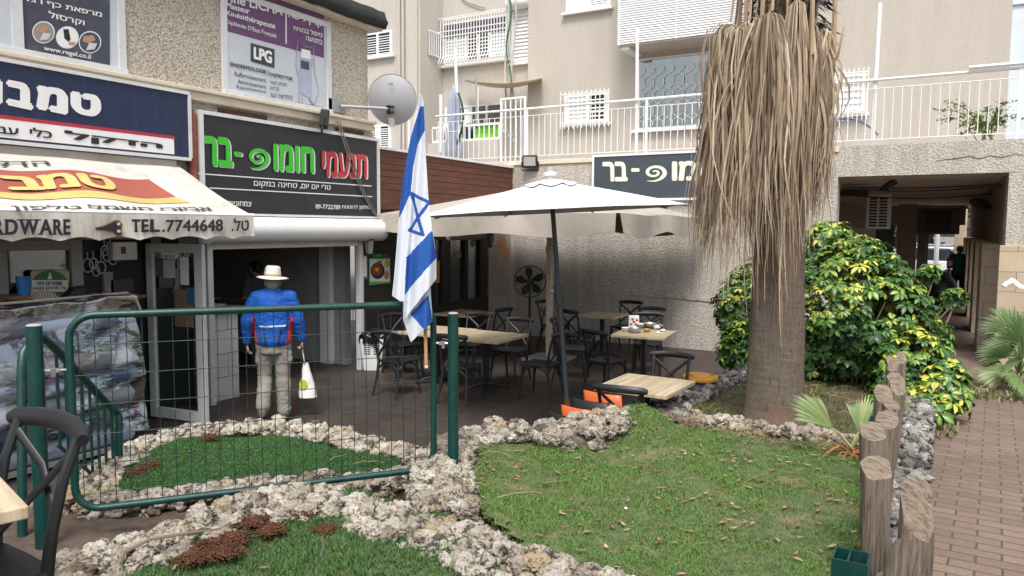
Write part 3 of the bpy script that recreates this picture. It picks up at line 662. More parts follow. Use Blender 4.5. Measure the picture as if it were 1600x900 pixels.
build('machine_print', MB().add(ZX([(684,358),(740,372),(740,318),(684,304)], XR+.002, 300, 0), [(0,1,2,3)]), m_lettw, mc)
mb = MB()
for pl in ([(662,470),(650,420),(656,300),(662,255),(700,290),(740,300),(760,285),(762,360),(766,450),(790,560),(760,650),(730,615)], [(668,575),(664,640),(690,650),(690,600)], [(735,610),(745,650),(768,655)]): mb.tube(ZX(pl, XR+.002, 300, 0), .006, 4)
build('machine_print', mb, M("print_grey", (.3, .3, .36), .5), mc)

# ------------------------------------------------------------------ hardware shop sign
XS = XF+.13
hs_ = thing('shop_sign', 'navy and white hardware sign above the white awning', 'sign', (XF, 4, 3))
zt_, zb_, ye = 3.70, 2.985, 5.77
build('sign_box', MB().box(XF-.005, XS, 1.2, ye, zb_, zt_), m_navy, hs_)
build('sign_frame', MB().box(XF-.004, XS+.02, 1.2, ye+.02, zt_, zt_+.035).box(XF-.004, XS+.02, 1.2, ye+.02, zb_-.035, zb_).box(XF-.004, XS+.02, ye+.0, ye+.035, zb_, zt_), m_alu, hs_)
def XSZ(q, d=.006, oy=0): return ZX(q, XS+d, 0, oy)
build('white_band', MB().box(XS+.001, XS+.004, 1.2, onx(272,238,XS).y, zb_+.022, onx(200,208.5,XS).z), m_lettw, hs_)
zr = onx(200, 205.5, XS).z
build('red_line', MB().box(XS+.002, XS+.006, 1.2, onx(272,217,XS).y, zr-.022, zr+.012), m_crimson, hs_)
mb = MB()
for ch, q in [('ט', [(440,702),(632,742),(632,600),(440,565)]), ('מ', [(225,680),(425,720),(425,562),(225,527)]), ('ב', [(38,655),(208,692),(208,528),(38,496)]), ('ו', [(-70,640),(16,655),(16,500),(-70,480)])]: letter_into(mb, ch, quadmap(XSZ(q)), .085)
build('lettering', mb, m_lettw, hs_)
mb = MB(); letter_into(mb, heb('הדקל'), quadmap(XSZ([(402,82),(1017,140),(1017,92),(402,12)], .008, 200)), .05)
letter_into(mb, heb('כלי'), quadmap(XSZ([(185,50),(325,66),(325,12),(185,-6)], .008, 200)), .03); letter_into(mb, heb('עבודה'), quadmap(XSZ([(-190,10),(116,46),(116,2),(-190,-32)], .008, 200)), .03)
build('lettering', mb, m_lettk, hs_)
tag(build('drain_pipe', MB().tube([(XF+.06, 5.875, 2.3), (XF+.06, 5.875, 3.5)], .055, 10), M("terracotta_paint", (.3, .1, .05), .7, var=.25, vs=6), None, True), 'rust coloured pipe between the navy sign and the black sign', 'pipe')

# ------------------------------------------------------------------ hummus bar sign
XH = XF+.10
hm = thing('shop_sign', 'charcoal hummus bar sign with green and red Hebrew letters', 'sign', (XF, 7.5, 2.4))
build('sign_box', MB().box(XF-.006, XH, 5.99, 9.14, 2.36, 3.515), m_char, hm)
build('sign_frame', MB().box(XF-.005, XH+.02, 5.935, 5.99, 2.33, 3.56).box(XF-.005, XH+.02, 9.14, 9.19, 2.33, 3.56).box(XF-.005, XH+.018, 5.99, 9.14, 3.515, 3.56).box(XF-.005, XH+.018, 5.99, 9.14, 2.33, 2.36), m_alu, hm)
def HQ(q, d=.012): return quadmap(ZX(q, XH+d, 300, 170))
words = [(heb('בר'), [(62,352),(256,368),(250,182),(66,166)], .055, 0), ('-', [(260,292),(312,298),(312,272),(260,266)], .05, 0), (heb('חומו'), [(508,388),(764,404),(762,238),(506,214)], .055, 0), (heb('תנעמי'), [(812,425),(1094,436),(1094,284),(810,258)], .05, 1)]
mg, mr, mw = MB(), MB(), MB()
for s, q, b, red in words:
    letter_into(mr if red else mg, s, HQ(q, .014), b); letter_into(mw, s, HQ([(x+7, y+6) for x, y in q], .008), b)
sw = HQ([(318,378),(496,386),(498,228),(318,222)], .014); spiral_ribbon(mg, sw); spiral_ribbon(mw, HQ([(326,386),(504,392),(506,236),(326,228)], .008))
build('green_letters', mg, m_green_l, hm); build('red_letters', mr, m_red_l, hm); build('letter_edge', mw, m_lettw, hm)
mb = MB()
letter_into(mb, heb('טרי יום יום, טחינה במקום'), HQ([(385,492),(864,518),(866,478),(387,450)]), .012); letter_into(mb, heb('צמחוניים'), HQ([(225,606),(370,610),(370,580),(225,576)]), .01)
letter_into(mb, heb('טלפון להזמנות'), HQ([(935,630),(1110,634),(1110,602),(935,598)]), .01); letter_into(mb, '09-7722789', HQ([(772,624),(926,630),(926,602),(772,596)]), .015)
build('lettering', mb, m_lettw, hm)
for q in ([(38,408),(1122,486),(1122,480),(38,401)], [(110,498),(1126,552),(1126,546),(110,491)]): build('rule_line', MB().add(ZX(q, XH+.01, 300, 170), [(0,1,2,3)]), m_lettw, hm)
for dx, lb in ((0, 'loose grey cable hanging across the hummus bar sign, left of two'), (.05, 'loose grey cable hanging across the hummus bar sign, right of two')):
    tag(build('cable', MB().tube([(XF+.12,8.25+dx,3.72),(XF+.16,8.30+dx,3.5),(XF+.15,8.5+dx*1.4,3.1),(XF+.14,8.75+dx,2.72),(XF+.14,9.0+dx,2.42),(XF+.08,9.16+dx*.2,2.36)], .009, 6), M("grey_cable", (.2, .18, .15), .6), None, True), lb, 'cable')

# roller shutter box and opening of the hummus bar
sh = thing('roller_shutter', 'white rolled up shutter box over the hummus bar counter', 'shutter', (XF, 7.4, 1.97))
prof = [(XF-.02, 1.99), (XF+.17, 1.99), (XF+.25, 2.05), (XF+.285, 2.15), (XF+.26, 2.25), (XF+.18, 2.315), (XF-.02, 2.325)]
mb = MB(); n = len(prof); mb.add([(x, 5.98, z) for x, z in prof]+[(x, 9.2, z) for x, z in prof], [(i, i+1, n+i+1, n+i) for i in range(n-1)]+[tuple(range(n-1, -1, -1)), tuple(range(n, 2*n))])
build('box', mb, m_white, sh, True)
build('guide_rail', MB().box(XF-.03, XF+.05, 6.05, 6.13, 0, 1.99), m_alu, sh, bevel=.006); build('guide_rail', MB().box(XF-.03, XF+.06, 8.77, 8.86, 0, 1.99), m_alu, sh, bevel=.006)
build('bottom_bar', MB().box(XF-.02, XF+.03, 6.13, 8.77, 1.915, 1.985), m_alu, sh)
ct = thing('counter', 'white tiled service counter with wooden top inside the hummus bar', 'counter', (-8.4, 6.4, 0))
build('base', MB().box(-9.3, XF-.1, 6.04, 6.60, .0, 1.12), m_tile, ct); build('worktop', MB().box(-9.4, XF-.02, 6.03, 6.72, 1.12, 1.17), M_wood("warm_wood", (.18, .09, .04), (.4, .22, .1), (1, 8, 1), 4), ct, bevel=.01)
build('splashback', MB().box(-9.6, -9.5, 6.03, 7.0, 1.17, 1.62), m_tile, ct)
tag(build('newspaper', MB().obox((-8.2, 6.4, 1.185), (.4, .3, .025), Matrix.Rotation(.3, 3, 'Z')).obox((-8.25, 6.42, 1.20), (.3, .22, .012), Matrix.Rotation(-.2, 3, 'Z')), M("newsprint", (.3, .29, .27), .9, var=.6, vs=25)), 'folded newspaper lying on the hummus bar counter', 'newspaper')
sf = thing('wall_shelf', 'dark open wall shelf with bottles above the counter', 'shelf', (-9.4, 6.3, 1.6))
build('back_panel', MB().box(-9.5, -9.47, 6.05, 6.95, 1.62, 2.2), m_black, sf)
for z in (1.62, 1.9, 2.17): build('board', MB().box(-9.47, -9.25, 6.05, 6.95, z, z+.025), m_black, sf)
k = 0
for z in (1.645, 1.925):
    for y in (6.15, 6.26, 6.4, 6.52, 6.66, 6.8):
        k += 1
        tag(build('bottle', MB().lathe([(.028, 0), (.03, .12), (.012, .16), (.012, .2), (0, .2)], (-9.36, y+.02*math.sin(k*5), z), 10), [M("bottle_glass_dark", (.03, .04, .02), .2), m_pgrey, m_darkwood][k % 3], None, True), 'bottle on the dark wall shelf behind the counter', 'bottle', 'bottles on the wall shelf')
pc = onz(518, 566, 0)
tag(build('pillar', MB().box(pc.x-.12, pc.x+.12, pc.y-.14, pc.y+.14, 0, 2.38), m_white, None, bevel=.01), 'white painted pillar inside the hummus bar doorway', 'pillar')
tag(build('fire_button', MB().box(pc.x+.12, pc.x+.16, pc.y-.02, pc.y+.07, 1.45, 1.57), M("red_plastic", (.35, .02, .02), .4), None, bevel=.008), 'small red alarm button on the white pillar', 'alarm button')
bk = thing('back_counter', 'dark kitchen counter at the back of the hummus bar', 'counter', (-11.4, 7.8, 0))
build('cabinet', MB().box(-11.9, -11.2, 6.6, 9.0, 0, .88), m_black, bk); build('worktop', MB().box(-11.95, -11.15, 6.6, 9.0, .88, .93), m_grey_in, bk); build('backsplash', MB().box(-12.19, -12.1, 6.6, 9.0, .93, 1.45), m_black, bk)
st_ = thing('trestle', 'small black crossed leg stand inside the hummus bar', 'stand', (-10.6, 8.1, 0))
build('top', MB().box(-10.85, -10.35, 7.8, 8.4, 1.0, 1.03), m_grey_in, st_)
for s in (-1, 1):
    build('leg', MB().beam((-10.4, 8.1-.28*s, 0), (-10.4, 8.1+.25*s, 1.0), .03, .03), m_iron, st_)

# ------------------------------------------------------------------ hardware shopfront under the awning
hw = thing('shop_window', 'grey framed hardware shop window under the awning', 'window', (XF, 4, .8))
y0, y1 = 2.6, onx(127, 420, XF).y
zt2, zb2 = 2.05, 1.0
build('frame', MB().box(XF-.06, XF+.04, y0, y1, zt2-.10, zt2).box(XF-.06, XF+.04, y0, y1, zb2, zb2+.08).box(XF-.06, XF+.04, y1-.12, y1, zb2+.08, zt2-.10).box(XF-.06, XF+.04, 3.72, 3.82, zb2+.08, zt2-.10), m_alu_d, hw, bevel=.006)
build('pane', MB().box(XF-.02, XF-.012, y0, y1-.12, zb2+.08, zt2-.1), m_glass, hw)
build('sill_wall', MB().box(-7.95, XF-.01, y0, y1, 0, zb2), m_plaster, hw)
build('lintel', MB().box(-7.95, XF-.005, y0, 5.62, zt2, 2.335), m_grey_in, hw)
tag(build('interior_wall', MB().box(-8.9, -8.8, 2.6, 5.5, 0, 2.38), M("stained_wall", (.17, .17, .155), .9, var=.3, vs=2.5), None), 'stained grey partition behind the hardware shop window', 'wall')
wd_ = tag(build('dark_panel', MB().box(-7.9, -7.85, y1, 5.62, 0, 2.06), m_black), 'black tool display board beside the glass door', 'display board')
tools = [(205,28),(188,60),(172,95),(160,40),(225,120)]
k = 0
for (x, y) in [(137,415),(146,412),(150,424),(158,418),(168,398),(172,388),(163,392),(176,404)]:
    c = onx(x, y, -7.8); r = [.055, .045, .04, .05][k % 4]; k += 1
    tag(build('hanging_tool', MB().tube([(c.x, c.y+r*math.cos(a), c.z+r*1.3*math.sin(a)) for a in [2*math.pi*i/14 for i in range(14)]], .009, 6, closed=True).tube([(c.x, c.y, c.z+r*1.3), (c.x, c.y, c.z+.14)], .007, 6), m_steel, None, True), 'chrome ring shaped fitting hanging on the black tool board', 'fitting', 'chrome fittings on the tool board')
c0, c1 = onx(174, 407, -7.78), onx(211, 378, -7.78)
mbx = tag(build('meter_box', MB().box(-7.85, -7.74, c0.y, c1.y, c0.z, c1.z), m_white, None, bevel=.012), 'white meter box at the top of the black tool board', 'meter box')
build('meter_window', MB().box(-7.742, -7.735, c0.y+.09, c1.y-.14, c0.z+.07, c1.z-.05), m_pdark, mbx)
for (x, y, w, h, t) in ((172, 447, .1, .3, 0), (193, 446, .26, .14, 1)):
    c = onx(x, y, -7.78); tag(build('package', MB().box(-7.85, -7.80, c.y-w/2, c.y+w/2, c.z-h/2, c.z+h/2), m_plaster if t == 0 else m_pdark), ['narrow grey blister pack on the tool board', 'wide dark packet low on the tool board'][t], 'packet')
a_ = onz(238, 648, .03); b_ = onz(325, 660, .03); dv = (b_-a_).normalized(); nv = Vector((dv.y, -dv.x, 0)); DL = (b_-a_).length
gd = thing('glass_door', 'white framed glass door standing open beside the hummus bar', 'door', a_, math.atan2(dv.y, dv.x))
zt3 = 2.0
def dbox(mb, s0, s1, z0, z1, t): 
    P = []
    for z in (z0, z1):
        for s, q in ((s0, -t), (s1, -t), (s1, t), (s0, t)): p = a_+dv*s+nv*q; P.append((p.x, p.y, z))
    return mb.add(P, [(0,3,2,1),(4,5,6,7),(0,1,5,4),(1,2,6,5),(2,3,7,6),(3,0,4,7)])
mb = MB(); dbox(mb, 0, .10, .02, zt3, .025); dbox(mb, DL-.12, DL, .02, zt3, .025); dbox(mb, .10, DL-.12, .02, .14, .024); dbox(mb, .10, DL-.12, zt3-.1, zt3, .024)
build('frame', mb, m_alu, gd, bevel=.005); build('pane', dbox(MB(), .10, DL-.12, .14, zt3-.1, .005), m_glass, gd)
for s0, s1, z0, z1, mt in ((.25, .42, 1.62, 1.88, m_tile), (.5, .62, 1.55, 1.86, m_lettw), (.64, .80, 1.72, 1.86, m_lettk), (.40, .68, 1.08, 1.5, M("brown_paper", (.2, .13, .08), .9)), (DL-.25, DL-.125, 1.34, 1.52, M("blue_sticker", (.03, .17, .35), .4))):
    build('sticker', dbox(MB(), s0, min(s1, DL-.122), z0, z1, .008), mt, gd)
h_ = a_+dv*(DL-.07)-nv*.03
build('handle', MB().tube([(h_.x-nv.x*.03, h_.y-nv.y*.03, .92), (h_.x-nv.x*.06, h_.y-nv.y*.06, 1.0), (h_.x-nv.x*.06, h_.y-nv.y*.06, 1.14), (h_.x-nv.x*.03, h_.y-nv.y*.03, 1.22)], .022, 8), M("brass_plate", (.4, .33, .22), .4, .6), gd, True)
build('jamb', MB().box(XF-.03, XF+.05, 5.36, 5.62, 0, 2.1), m_alu_d, gd)
# round distancing poster
q = lambda pts, d: ZX(pts, XF+.05+d, 0, 360)
ps = tag(build('notice', MB().slab(q([(192,440),(425,440),(432,262),(415,246),(205,250),(190,262)], 0), (1, 0, 0), .006), M("beige_card", (.55, .45, .32), .8)), 'round green keep your distance notice on the shop window', 'notice')
disc_ = MB(); disc_.add([onx((312+118*math.cos(2*math.pi*i/30))/4, 360+(345+95*math.sin(2*math.pi*i/30))/4, XF+.059) for i in range(30)], [tuple(range(30))])
build('green_disc', disc_, M("sign_green", (.06, .2, .06), .6), ps)
build('white_band', MB().add(q([(198,382),(424,384),(424,312),(198,310)], .012), [(0,1,2,3)]), m_lettw, ps)
mb = MB(); letter_into(mb, heb('שומרים יחד'), quadmap(q([(226,345),(390,342),(390,318),(226,322)], .015)), .02); letter_into(mb, heb('על מרחק בטוח'), quadmap(q([(206,376),(414,372),(414,347),(206,350)], .015)), .02)
build('lettering', mb, m_lettk, ps)
mb = MB()
for cx in (287, 331): mb.add([onx((cx+15*math.cos(2*math.pi*i/16))/4, 360+(410+22*math.sin(2*math.pi*i/16))/4, XF+.065) for i in range(16)], [tuple(range(16))])
mb.add(q([(295,305),(328,305),(312,258)], .015), [(0,1,2)]); build('emblem', mb, m_lettw, ps)

# ------------------------------------------------------------------ awning
AX0, AZ0, AX1, AZ1, AY0, AY1 = XF+.05, 2.90, -6.45, 2.315, .6, 5.66
aw = thing('awning', 'dirty white hardware shop awning with red band and scalloped valance', 'awning', (XF, 4, 2.3))
def awp(y, v, d=0):
    sag = -.035*math.sin(math.pi*v)*(.6+.4*math.sin(y*4.2)) + .02*math.sin(y*6+v*3)*math.sin(math.pi*v)
    return Vector((AX0+(AX1-AX0)*v + d*.45, y, AZ0+(AZ1-AZ0)*v+sag+d*.9))
_n0 = Vector((AX0, 0, AZ0)); _nn = Vector(((AZ0-AZ1), 0, (AX1-AX0))).normalized()
def aw_uv(px, py):
    d = ray(px, py); t = (_n0-C_O).dot(_nn)/d.dot(_nn); P = C_O+d*t; return P.y, (P.x-AX0)/(AX1-AX0)
def aw_q(q, d=.018):
    uv = [aw_uv(x/4, 200+y/4) for x, y in q]; f = quadmap([(a, b, 0) for a, b in uv])
    return lambda u, v: (lambda r: awp(r.x, r.y, d))(f(u, v))
vb0 = aw_uv(100, 200+268/4)[1]; vb1 = aw_uv(100, 200+395/4)[1]; vb2 = aw_uv(100, 200+437/4)[1]; ybe = aw_uv(275, 200+425/4)[0]
m_awn = M("dirty_white_awning_cloth", (.55, .53, .48), .85, var=.1, vs=3, dirt=(.28, .23, .17), dirt_amt=.6, dscale=5)
mb = MB(); nu = 80; us = [AY0+(AY1-AY0)*i/nu for i in range(nu+1)]
mb.grid(lambda u, v: awp(AY0+(AY1-AY0)*u, v), nu, 24); build('cloth', mb, m_awn, aw, 'all')
build('red_band', MB().grid(lambda u, v: awp(AY0+(ybe-AY0)*u, vb0+(vb1-vb0)*v, .006), 70, 10), M("faded_red_cloth", (.33, .085, .06), .85, var=.15, dirt=(.2, .07, .05), dirt_amt=.4), aw, 'all')
build('yellow_band', MB().grid(lambda u, v: awp(AY0+(ybe+.06*v-AY0)*u, vb1+(vb2-vb1)*v, .007), 70, 4), M("faded_yellow_cloth", (.55, .4, .14), .85, var=.15), aw, 'all')
build('lettering', letter_into(MB(), heb('טמב'), aw_q([(60,372),(745,398),(690,308),(-20,278)], .02), .06), M("faded_yellow_print", (.6, .44, .16), .85, var=.15), aw)
mb = MB(); letter_into(mb, heb('הדקל'), aw_q([(-190,232),(325,243),(285,208),(-200,190)]), .02); letter_into(mb, heb('אביזרי חשמל טלפון'), aw_q([(80,534),(1352,532),(1290,498),(60,488)]), .025)
build('lettering', mb, M("faded_black_print", (.05, .055, .065), .8, var=.3), aw)
build('front_bar', MB().tube([(AX1, AY0, AZ1), (AX1, AY1+.02, AZ1)], .022, 8), m_white, aw, True)
def val(y, v): 
    zb = 2.075+.035*abs(math.sin(y*math.pi/.36)); return Vector((AX1+.02+.018*math.sin(y*9)*v, y, AZ1-.01+(zb-AZ1)*v))
build('valance', MB().grid(lambda u, v: val(AY0+(AY1-AY0)*u, v), 220, 5), M("stained_valance_cloth", (.6, .56, .5), .9, var=.12, dirt=(.25, .17, .09), dirt_amt=.7, dscale=4, stretch=(1, 3, .5)), aw, 'all')
mb = MB(); XV = AX1+.045
def vq(q): return quadmap(ZX(q, XV, 0, 200))
def slab_letter(ch, x0, x1, y0, y1, feet):
    letter_into(mb, ch, vq([(x0,y1),(x1,y1),(x1,y0),(x0,y0)]), .05)
    w = x1-x0
    for fx, top in feet:
        yy = (y0, y0+9) if top else (y1-9, y1); c = x0+w*fx; mb.add(ZX([(c-w*.2,yy[1]),(c+w*.2,yy[1]),(c+w*.2,yy[0]),(c-w*.2,yy[0])], XV+.001, 0, 200), [(0,1,2,3)])
for ch, x0, x1, ft in (('H',-215,-135,((.15,0),(.85,0),(.15,1),(.85,1))),('A',-130,-50,((.08,0),(.92,0))),('R',-46,22,((.15,1),(.15,0),(.9,0))),('D',32,112,((.12,1),(.12,0))),('W',120,242,((.08,1),(.5,1),(.92,1))),('A',246,328,((.08,0),(.92,0))),('R',332,390,((.15,1),(.15,0),(.9,0))),('E',396,440,((.15,1),(.15,0))),
                       ('T',822,878,((.5,0),)),('E',884,930,((.15,1),(.15,0))),('L',938,1000,((.18,1),(.15,0)))): slab_letter(ch, x0, x1, 570, 668 if x0 < 500 else 650, ft)
letter_into(mb, '.7744648', vq([(1012,650),(1394,644),(1394,570),(1012,574)]), .03); letter_into(mb, heb('טל.'), vq([(1446,646),(1556,640),(1556,560),(1446,566)]), .03)
build('lettering', mb, m_lettk, aw)
mb = MB(); mb.add(ZX([(592,622),(640,612),(690,590),(715,575),(745,575),(768,600),(762,640),(768,680),(735,682),(700,655),(650,645),(600,642)], XV, 0, 200), [tuple(range(11, -1, -1))])
ky = build('key_motif', mb, M("brown_outline", (.25, .12, .05), .8), aw)
mb = MB(); mb.add(ZX([(600,625),(645,618),(692,598),(718,584),(742,584),(758,602),(752,640),(756,670),(735,672),(702,645),(652,637),(605,636)], XV+.002, 0, 200), [tuple(range(11, -1, -1))]); build('key_motif', mb, m_lettk, ky)
for (x, y) in ((742,600), (742,645)): build('key_motif', MB().add([onx((x+12*math.cos(2*math.pi*i/12))/4, 200+(y+10*math.sin(2*math.pi*i/12))/4, XV+.004) for i in range(12)], [tuple(range(12))]), m_awn, ky)
for y in (1.5, 5.5): build('arm', MB().beam((XF, y, 2.2), (AX1, y, AZ1-.03), .03, .03), m_alu_d, aw)
build('end_bracket', MB().box(XF, XF+.35, AY1-.22, AY1+.02, 2.0, 2.12), m_black, aw)
build('hood', MB().box(XF, XF+.12, AY0, AY1-.05, 2.86, 2.94), m_plaster, aw)

# ------------------------------------------------------------------ satellite dish and floodlight on the shop building
dc = onx(610, 157, -7.25); sdish = thing('satellite_dish', 'grey satellite dish on a steel arm at the building corner', 'satellite dish', dc)
vd = (C_O-dc).normalized(); dn = (vd*-1).cross(Vector((0, 0, 1))).normalized(); nrm = (vd+dn*-.30+Vector((0, 0, -.1))).normalized()
q_ = nrm.to_track_quat('Z', 'Y').to_matrix(); RD = .37
mb = MB().lathe([(RD*i/10, -.10*(1-(i/10)**2)*-1-.10) for i in range(11)], dc, 40, q_); mb.lathe([(RD, -.10), (RD+.012, -.095), (RD+.012, -.11), (RD, -.115)], dc, 40, q_)
build('reflector', mb, M("dish_grey", (.38, .38, .40), .5, var=.06, dirt=(.4, .38, .36), dirt_amt=.3), sdish, True)
arm0 = onx(532, 166, XF+.05); armE = dc + q_ @ Vector((.0, -.12, .03))
build('mount_arm', MB().tube([arm0, armE], .028, 10), m_steel, sdish, True)
build('wall_plate', MB().box(XF, XF+.03, arm0.y-.22, arm0.y+.12, arm0.z-.09, arm0.z+.09), m_steel, sdish)
mb = MB()
mb.obox(armE+q_ @ Vector((0, .03, .02)), (.13, .03, .05), q_).obox(armE+q_ @ Vector((0, -.05, .02)), (.11, .03, .05), q_).obox(armE+q_ @ Vector((-.02, -.01, .025)), (.04, .13, .04), q_)
build('bracket', mb, m_black, sdish)
cc_ = dc+q_ @ Vector((.0, -.30, .0))
build('lnb_support', MB().obox(dc+q_ @ Vector((-.02, -.33, -.05)), (.08, .14, .05), q_), m_white, sdish)
mb = MB().obox(dc+q_ @ Vector((.03, .24, .012)), (.07, .03, .004), q_); build('emblem', mb, m_plaster, sdish)
def floodlight(label, c, face, s=1.0, up=(0, 0, 1)):
    f = thing('floodlight', label, 'floodlight', c); r = Vector(face).normalized().to_track_quat('Y', 'Z').to_matrix(); c = Vector(c)
    build('housing', MB().obox(c, (.24*s, .10*s, .2*s), r), m_black, f, bevel=.015*s); build('lamp_glass', MB().obox(c+r @ Vector((0, .051*s, .01*s)), (.19*s, .006, .14*s), r), M("lamp_glass", (.4, .4, .38), .15), f)
    build('bracket', MB().tube([c+r @ Vector((-.13*s, 0, 0)), c+r @ Vector((-.135*s, -.02, -.14*s)), c+r @ Vector((.135*s, -.02, -.14*s)), c+r @ Vector((.13*s, 0, 0))], .012*s, 6), m_black, f); return f
floodlight('black floodlight clamped above the hummus bar sign', onx(507, 186, XF+.24), (.65, .62, -.1), 1.2)

# ------------------------------------------------------------------ restaurant front beyond the hummus bar
rf = thing('restaurant_front', 'dark timber restaurant front with glazed panels and brown board fascia', 'shopfront', (XF, 11, 0))
yq = lambda px: onx(px, 420, XF).y
build('panel', MB().box(XF-.12, XF-.01, 8.86, yq(676), 0, 2.5), m_darkwood, rf)
build('panel', MB().box(XF-.10, XF-.005, yq(676), 12.62, 0, .84), m_darkwood, rf)
build('panel', MB().box(XF-.11, XF, 9.2, 12.62, 1.98, 2.5), m_darkwood, rf)
for a, b in ((676,680),(692,703),(726,731),(750,761)): build('post', MB().box(XF-.12, XF+.012, yq(a), yq(b), .84, 1.98), m_black, rf)
for a, b in ((680,692),(703,726),(731,750)): build('pane', MB().box(XF-.05, XF-.043, yq(a), yq(b), .84, 1.98), m_glass, rf)
build('reflection_backing', MB().box(XF-.62, XF-.55, yq(676), 12.62, 0, 2.5), M("reflected_wall_grey", (.42, .4, .36), .9, var=.15), rf)  # added wall behind the panes; its grey stands in for the reflected patio wall
build('letters_kosher', letter_into(MB(), heb('כשר'), quadmap([onx(620+x/5.625, 350+y/5.625, XF-.038) for x, y in ((490,300),(566,298),(566,236),(490,240))]), .03), M("peach_letters", (.55, .38, .3), .6), rf)
mb = MB()
fas = [onx(588, 241, XF+.04), onx(803, 268, XF+.04)]
for i in range(9):
    z0 = 2.48+i*.104; mb.box(XF-.03, XF+.03+.004*(i % 2), 9.2, YW-.0, z0, z0+.1)
build('fascia', mb, m_redwood, rf, bevel=.004)
build('coping', MB().box(XF-.06, XF+.07, 9.2, YW, 3.416, 3.455), m_white, rf)
build('side_wall', MB().box(XF-.12, XF-.002, 12.63, YW, 0, 2.5), m_plaster, rf)
mb = MB()
for (x, y, w, h) in ((785,376,12,18),(790,392,10,20),(791,418,7,11),(792,438,6,12)):
    P = [onx(x+w*.5*math.cos(a)*(1+.3*math.sin(3*a)), y+h*.5*math.sin(a)*(1+.25*math.cos(5*a)), XF+.003) for a in [2*math.pi*i/14 for i in range(14)]]; mb.add(P, [tuple(range(14))])
build('bare_patch', mb, M("exposed_orange_brick", (.55, .22, .1), .9, var=.3, vs=20), rf)
c0, c1 = onx(702, 373, XF+.08), onx(757, 371, XF+.08)
tag(build('blind_box', MB().tube([(XF+.07, c0.y, 2.03), (XF+.07, c1.y, 2.03)], .062, 14), m_alu_d, None, True), 'grey rolled blind above the kosher window', 'blind')
# notices on the dark front
def flat(name, px, X, mat, label, cat, t=.012): 
    x0, y0, x1, y1 = px; a, b = onx(x0, y0, X), onx(x1, y1, X)
    return tag(build(name, MB().box(X-t, X, a.y, b.y, onx((x0+x1)/2, y1, X).z, onx((x0+x1)/2, y0, X).z), mat), label, cat)
cb = flat('clipboard', (561,398,575,437), XF+.01, M_wood("brown_board", (.12, .06, .03), (.25, .13, .07)), 'brown clipboard with a handwritten sheet by the doorway', 'clipboard')
a, b = onx(562.5, 401, XF+.014), onx(573, 432, XF+.014); build('paper', MB().box(XF+.01, XF+.014, a.y, b.y, b.z, a.z), m_lettw, cb)
mb = MB()
for i in range(7): z = a.z-.03-.045*i; mb.tube([(XF+.016, a.y+.012+.09*t, z+.006*math.sin(t*37+i*3)) for t in np.linspace(0, 1, 12)], .0022, 4)
build('handwriting', mb, M("blue_ink", (.03, .04, .2), .6), cb)
mp = flat('menu_poster', (577,403,610,444), XF+.01, M("menu_green", (.08, .3, .05), .5), 'food poster with a dark pan on the black wall', 'poster')
def disk_x(x, y, rx, ry, X): return MB().add([onx(x+rx*math.cos(2*math.pi*i/20), y+ry*math.sin(2*math.pi*i/20), X) for i in range(20)], [tuple(range(20))])
build('picture_print', MB().add([onx(578,440,XF+.013), onx(609,440,XF+.013), onx(609,405,XF+.013), onx(578,405,XF+.013)], [(0,1,2,3)]), m_pgrey, mp)
for x, y, rx, ry, d, mt in ((590,423,11,13,.016,m_black),(589,422,8,9,.019,M("stew_red", (.2, .05, .02), .6)),(589,421,3,3,.021,m_yel),(593,410,4,3,.018,M("tomato_red", (.35, .04, .02), .5)),(605,412,4,6,.017,M("pepper_yellow", (.5, .32, .03), .5)),(604,430,4,7,.018,M("bread_brown", (.33, .2, .09), .7))): build('picture_print', disk_x(x, y, rx, ry, XF+d), mt, mp)
mt_ = MB(); letter_into(mt_, heb('חומוס-בר'), quadmap([onx(x, y, XF+.012) for x, y in ((582,402),(597,401),(597,397),(582,398))]), .05); build('lettering', mt_, m_green_l, mp)
mt_ = MB(); letter_into(mt_, heb('תנעמי'), quadmap([onx(x, y, XF+.012) for x, y in ((598.5,401),(606,401),(606,397),(598.5,397))]), .05); build('lettering', mt_, m_red_l, mp)
ye_ = flat('warning_sign', (681,408,687,442), XF+.02, m_yel, 'narrow yellow sign half hidden behind the flag', 'sign'); 
def lantern(label, c):
    l = thing('wall_lantern', label, 'lantern', c); c = Vector(c); build('arm', MB().tube([c+Vector((-.15, 0, .2)), c+Vector((-.06, 0, .24)), c+Vector((0, 0, .18))], .012, 6), m_black, l, True)
    build('cap', MB().lathe([(.09, .12), (.05, .17), (.015, .19), (0, .2)], c, 6), m_black, l); build('glass', MB().lathe([(.055, -.08), (.08, .115)], c, 6), M("dull_lamp_glass", (.2, .2, .19), .25), l)
    build('base', MB().lathe([(.02, -.11), (.058, -.08)], c, 6), m_black, l)
    return l
lantern('grey wall lantern under the end of the shutter box', onx(577, 388, XF+.15)); lantern('black coach lantern on the corner post by the plaster', onx(766, 378, XF+.16))

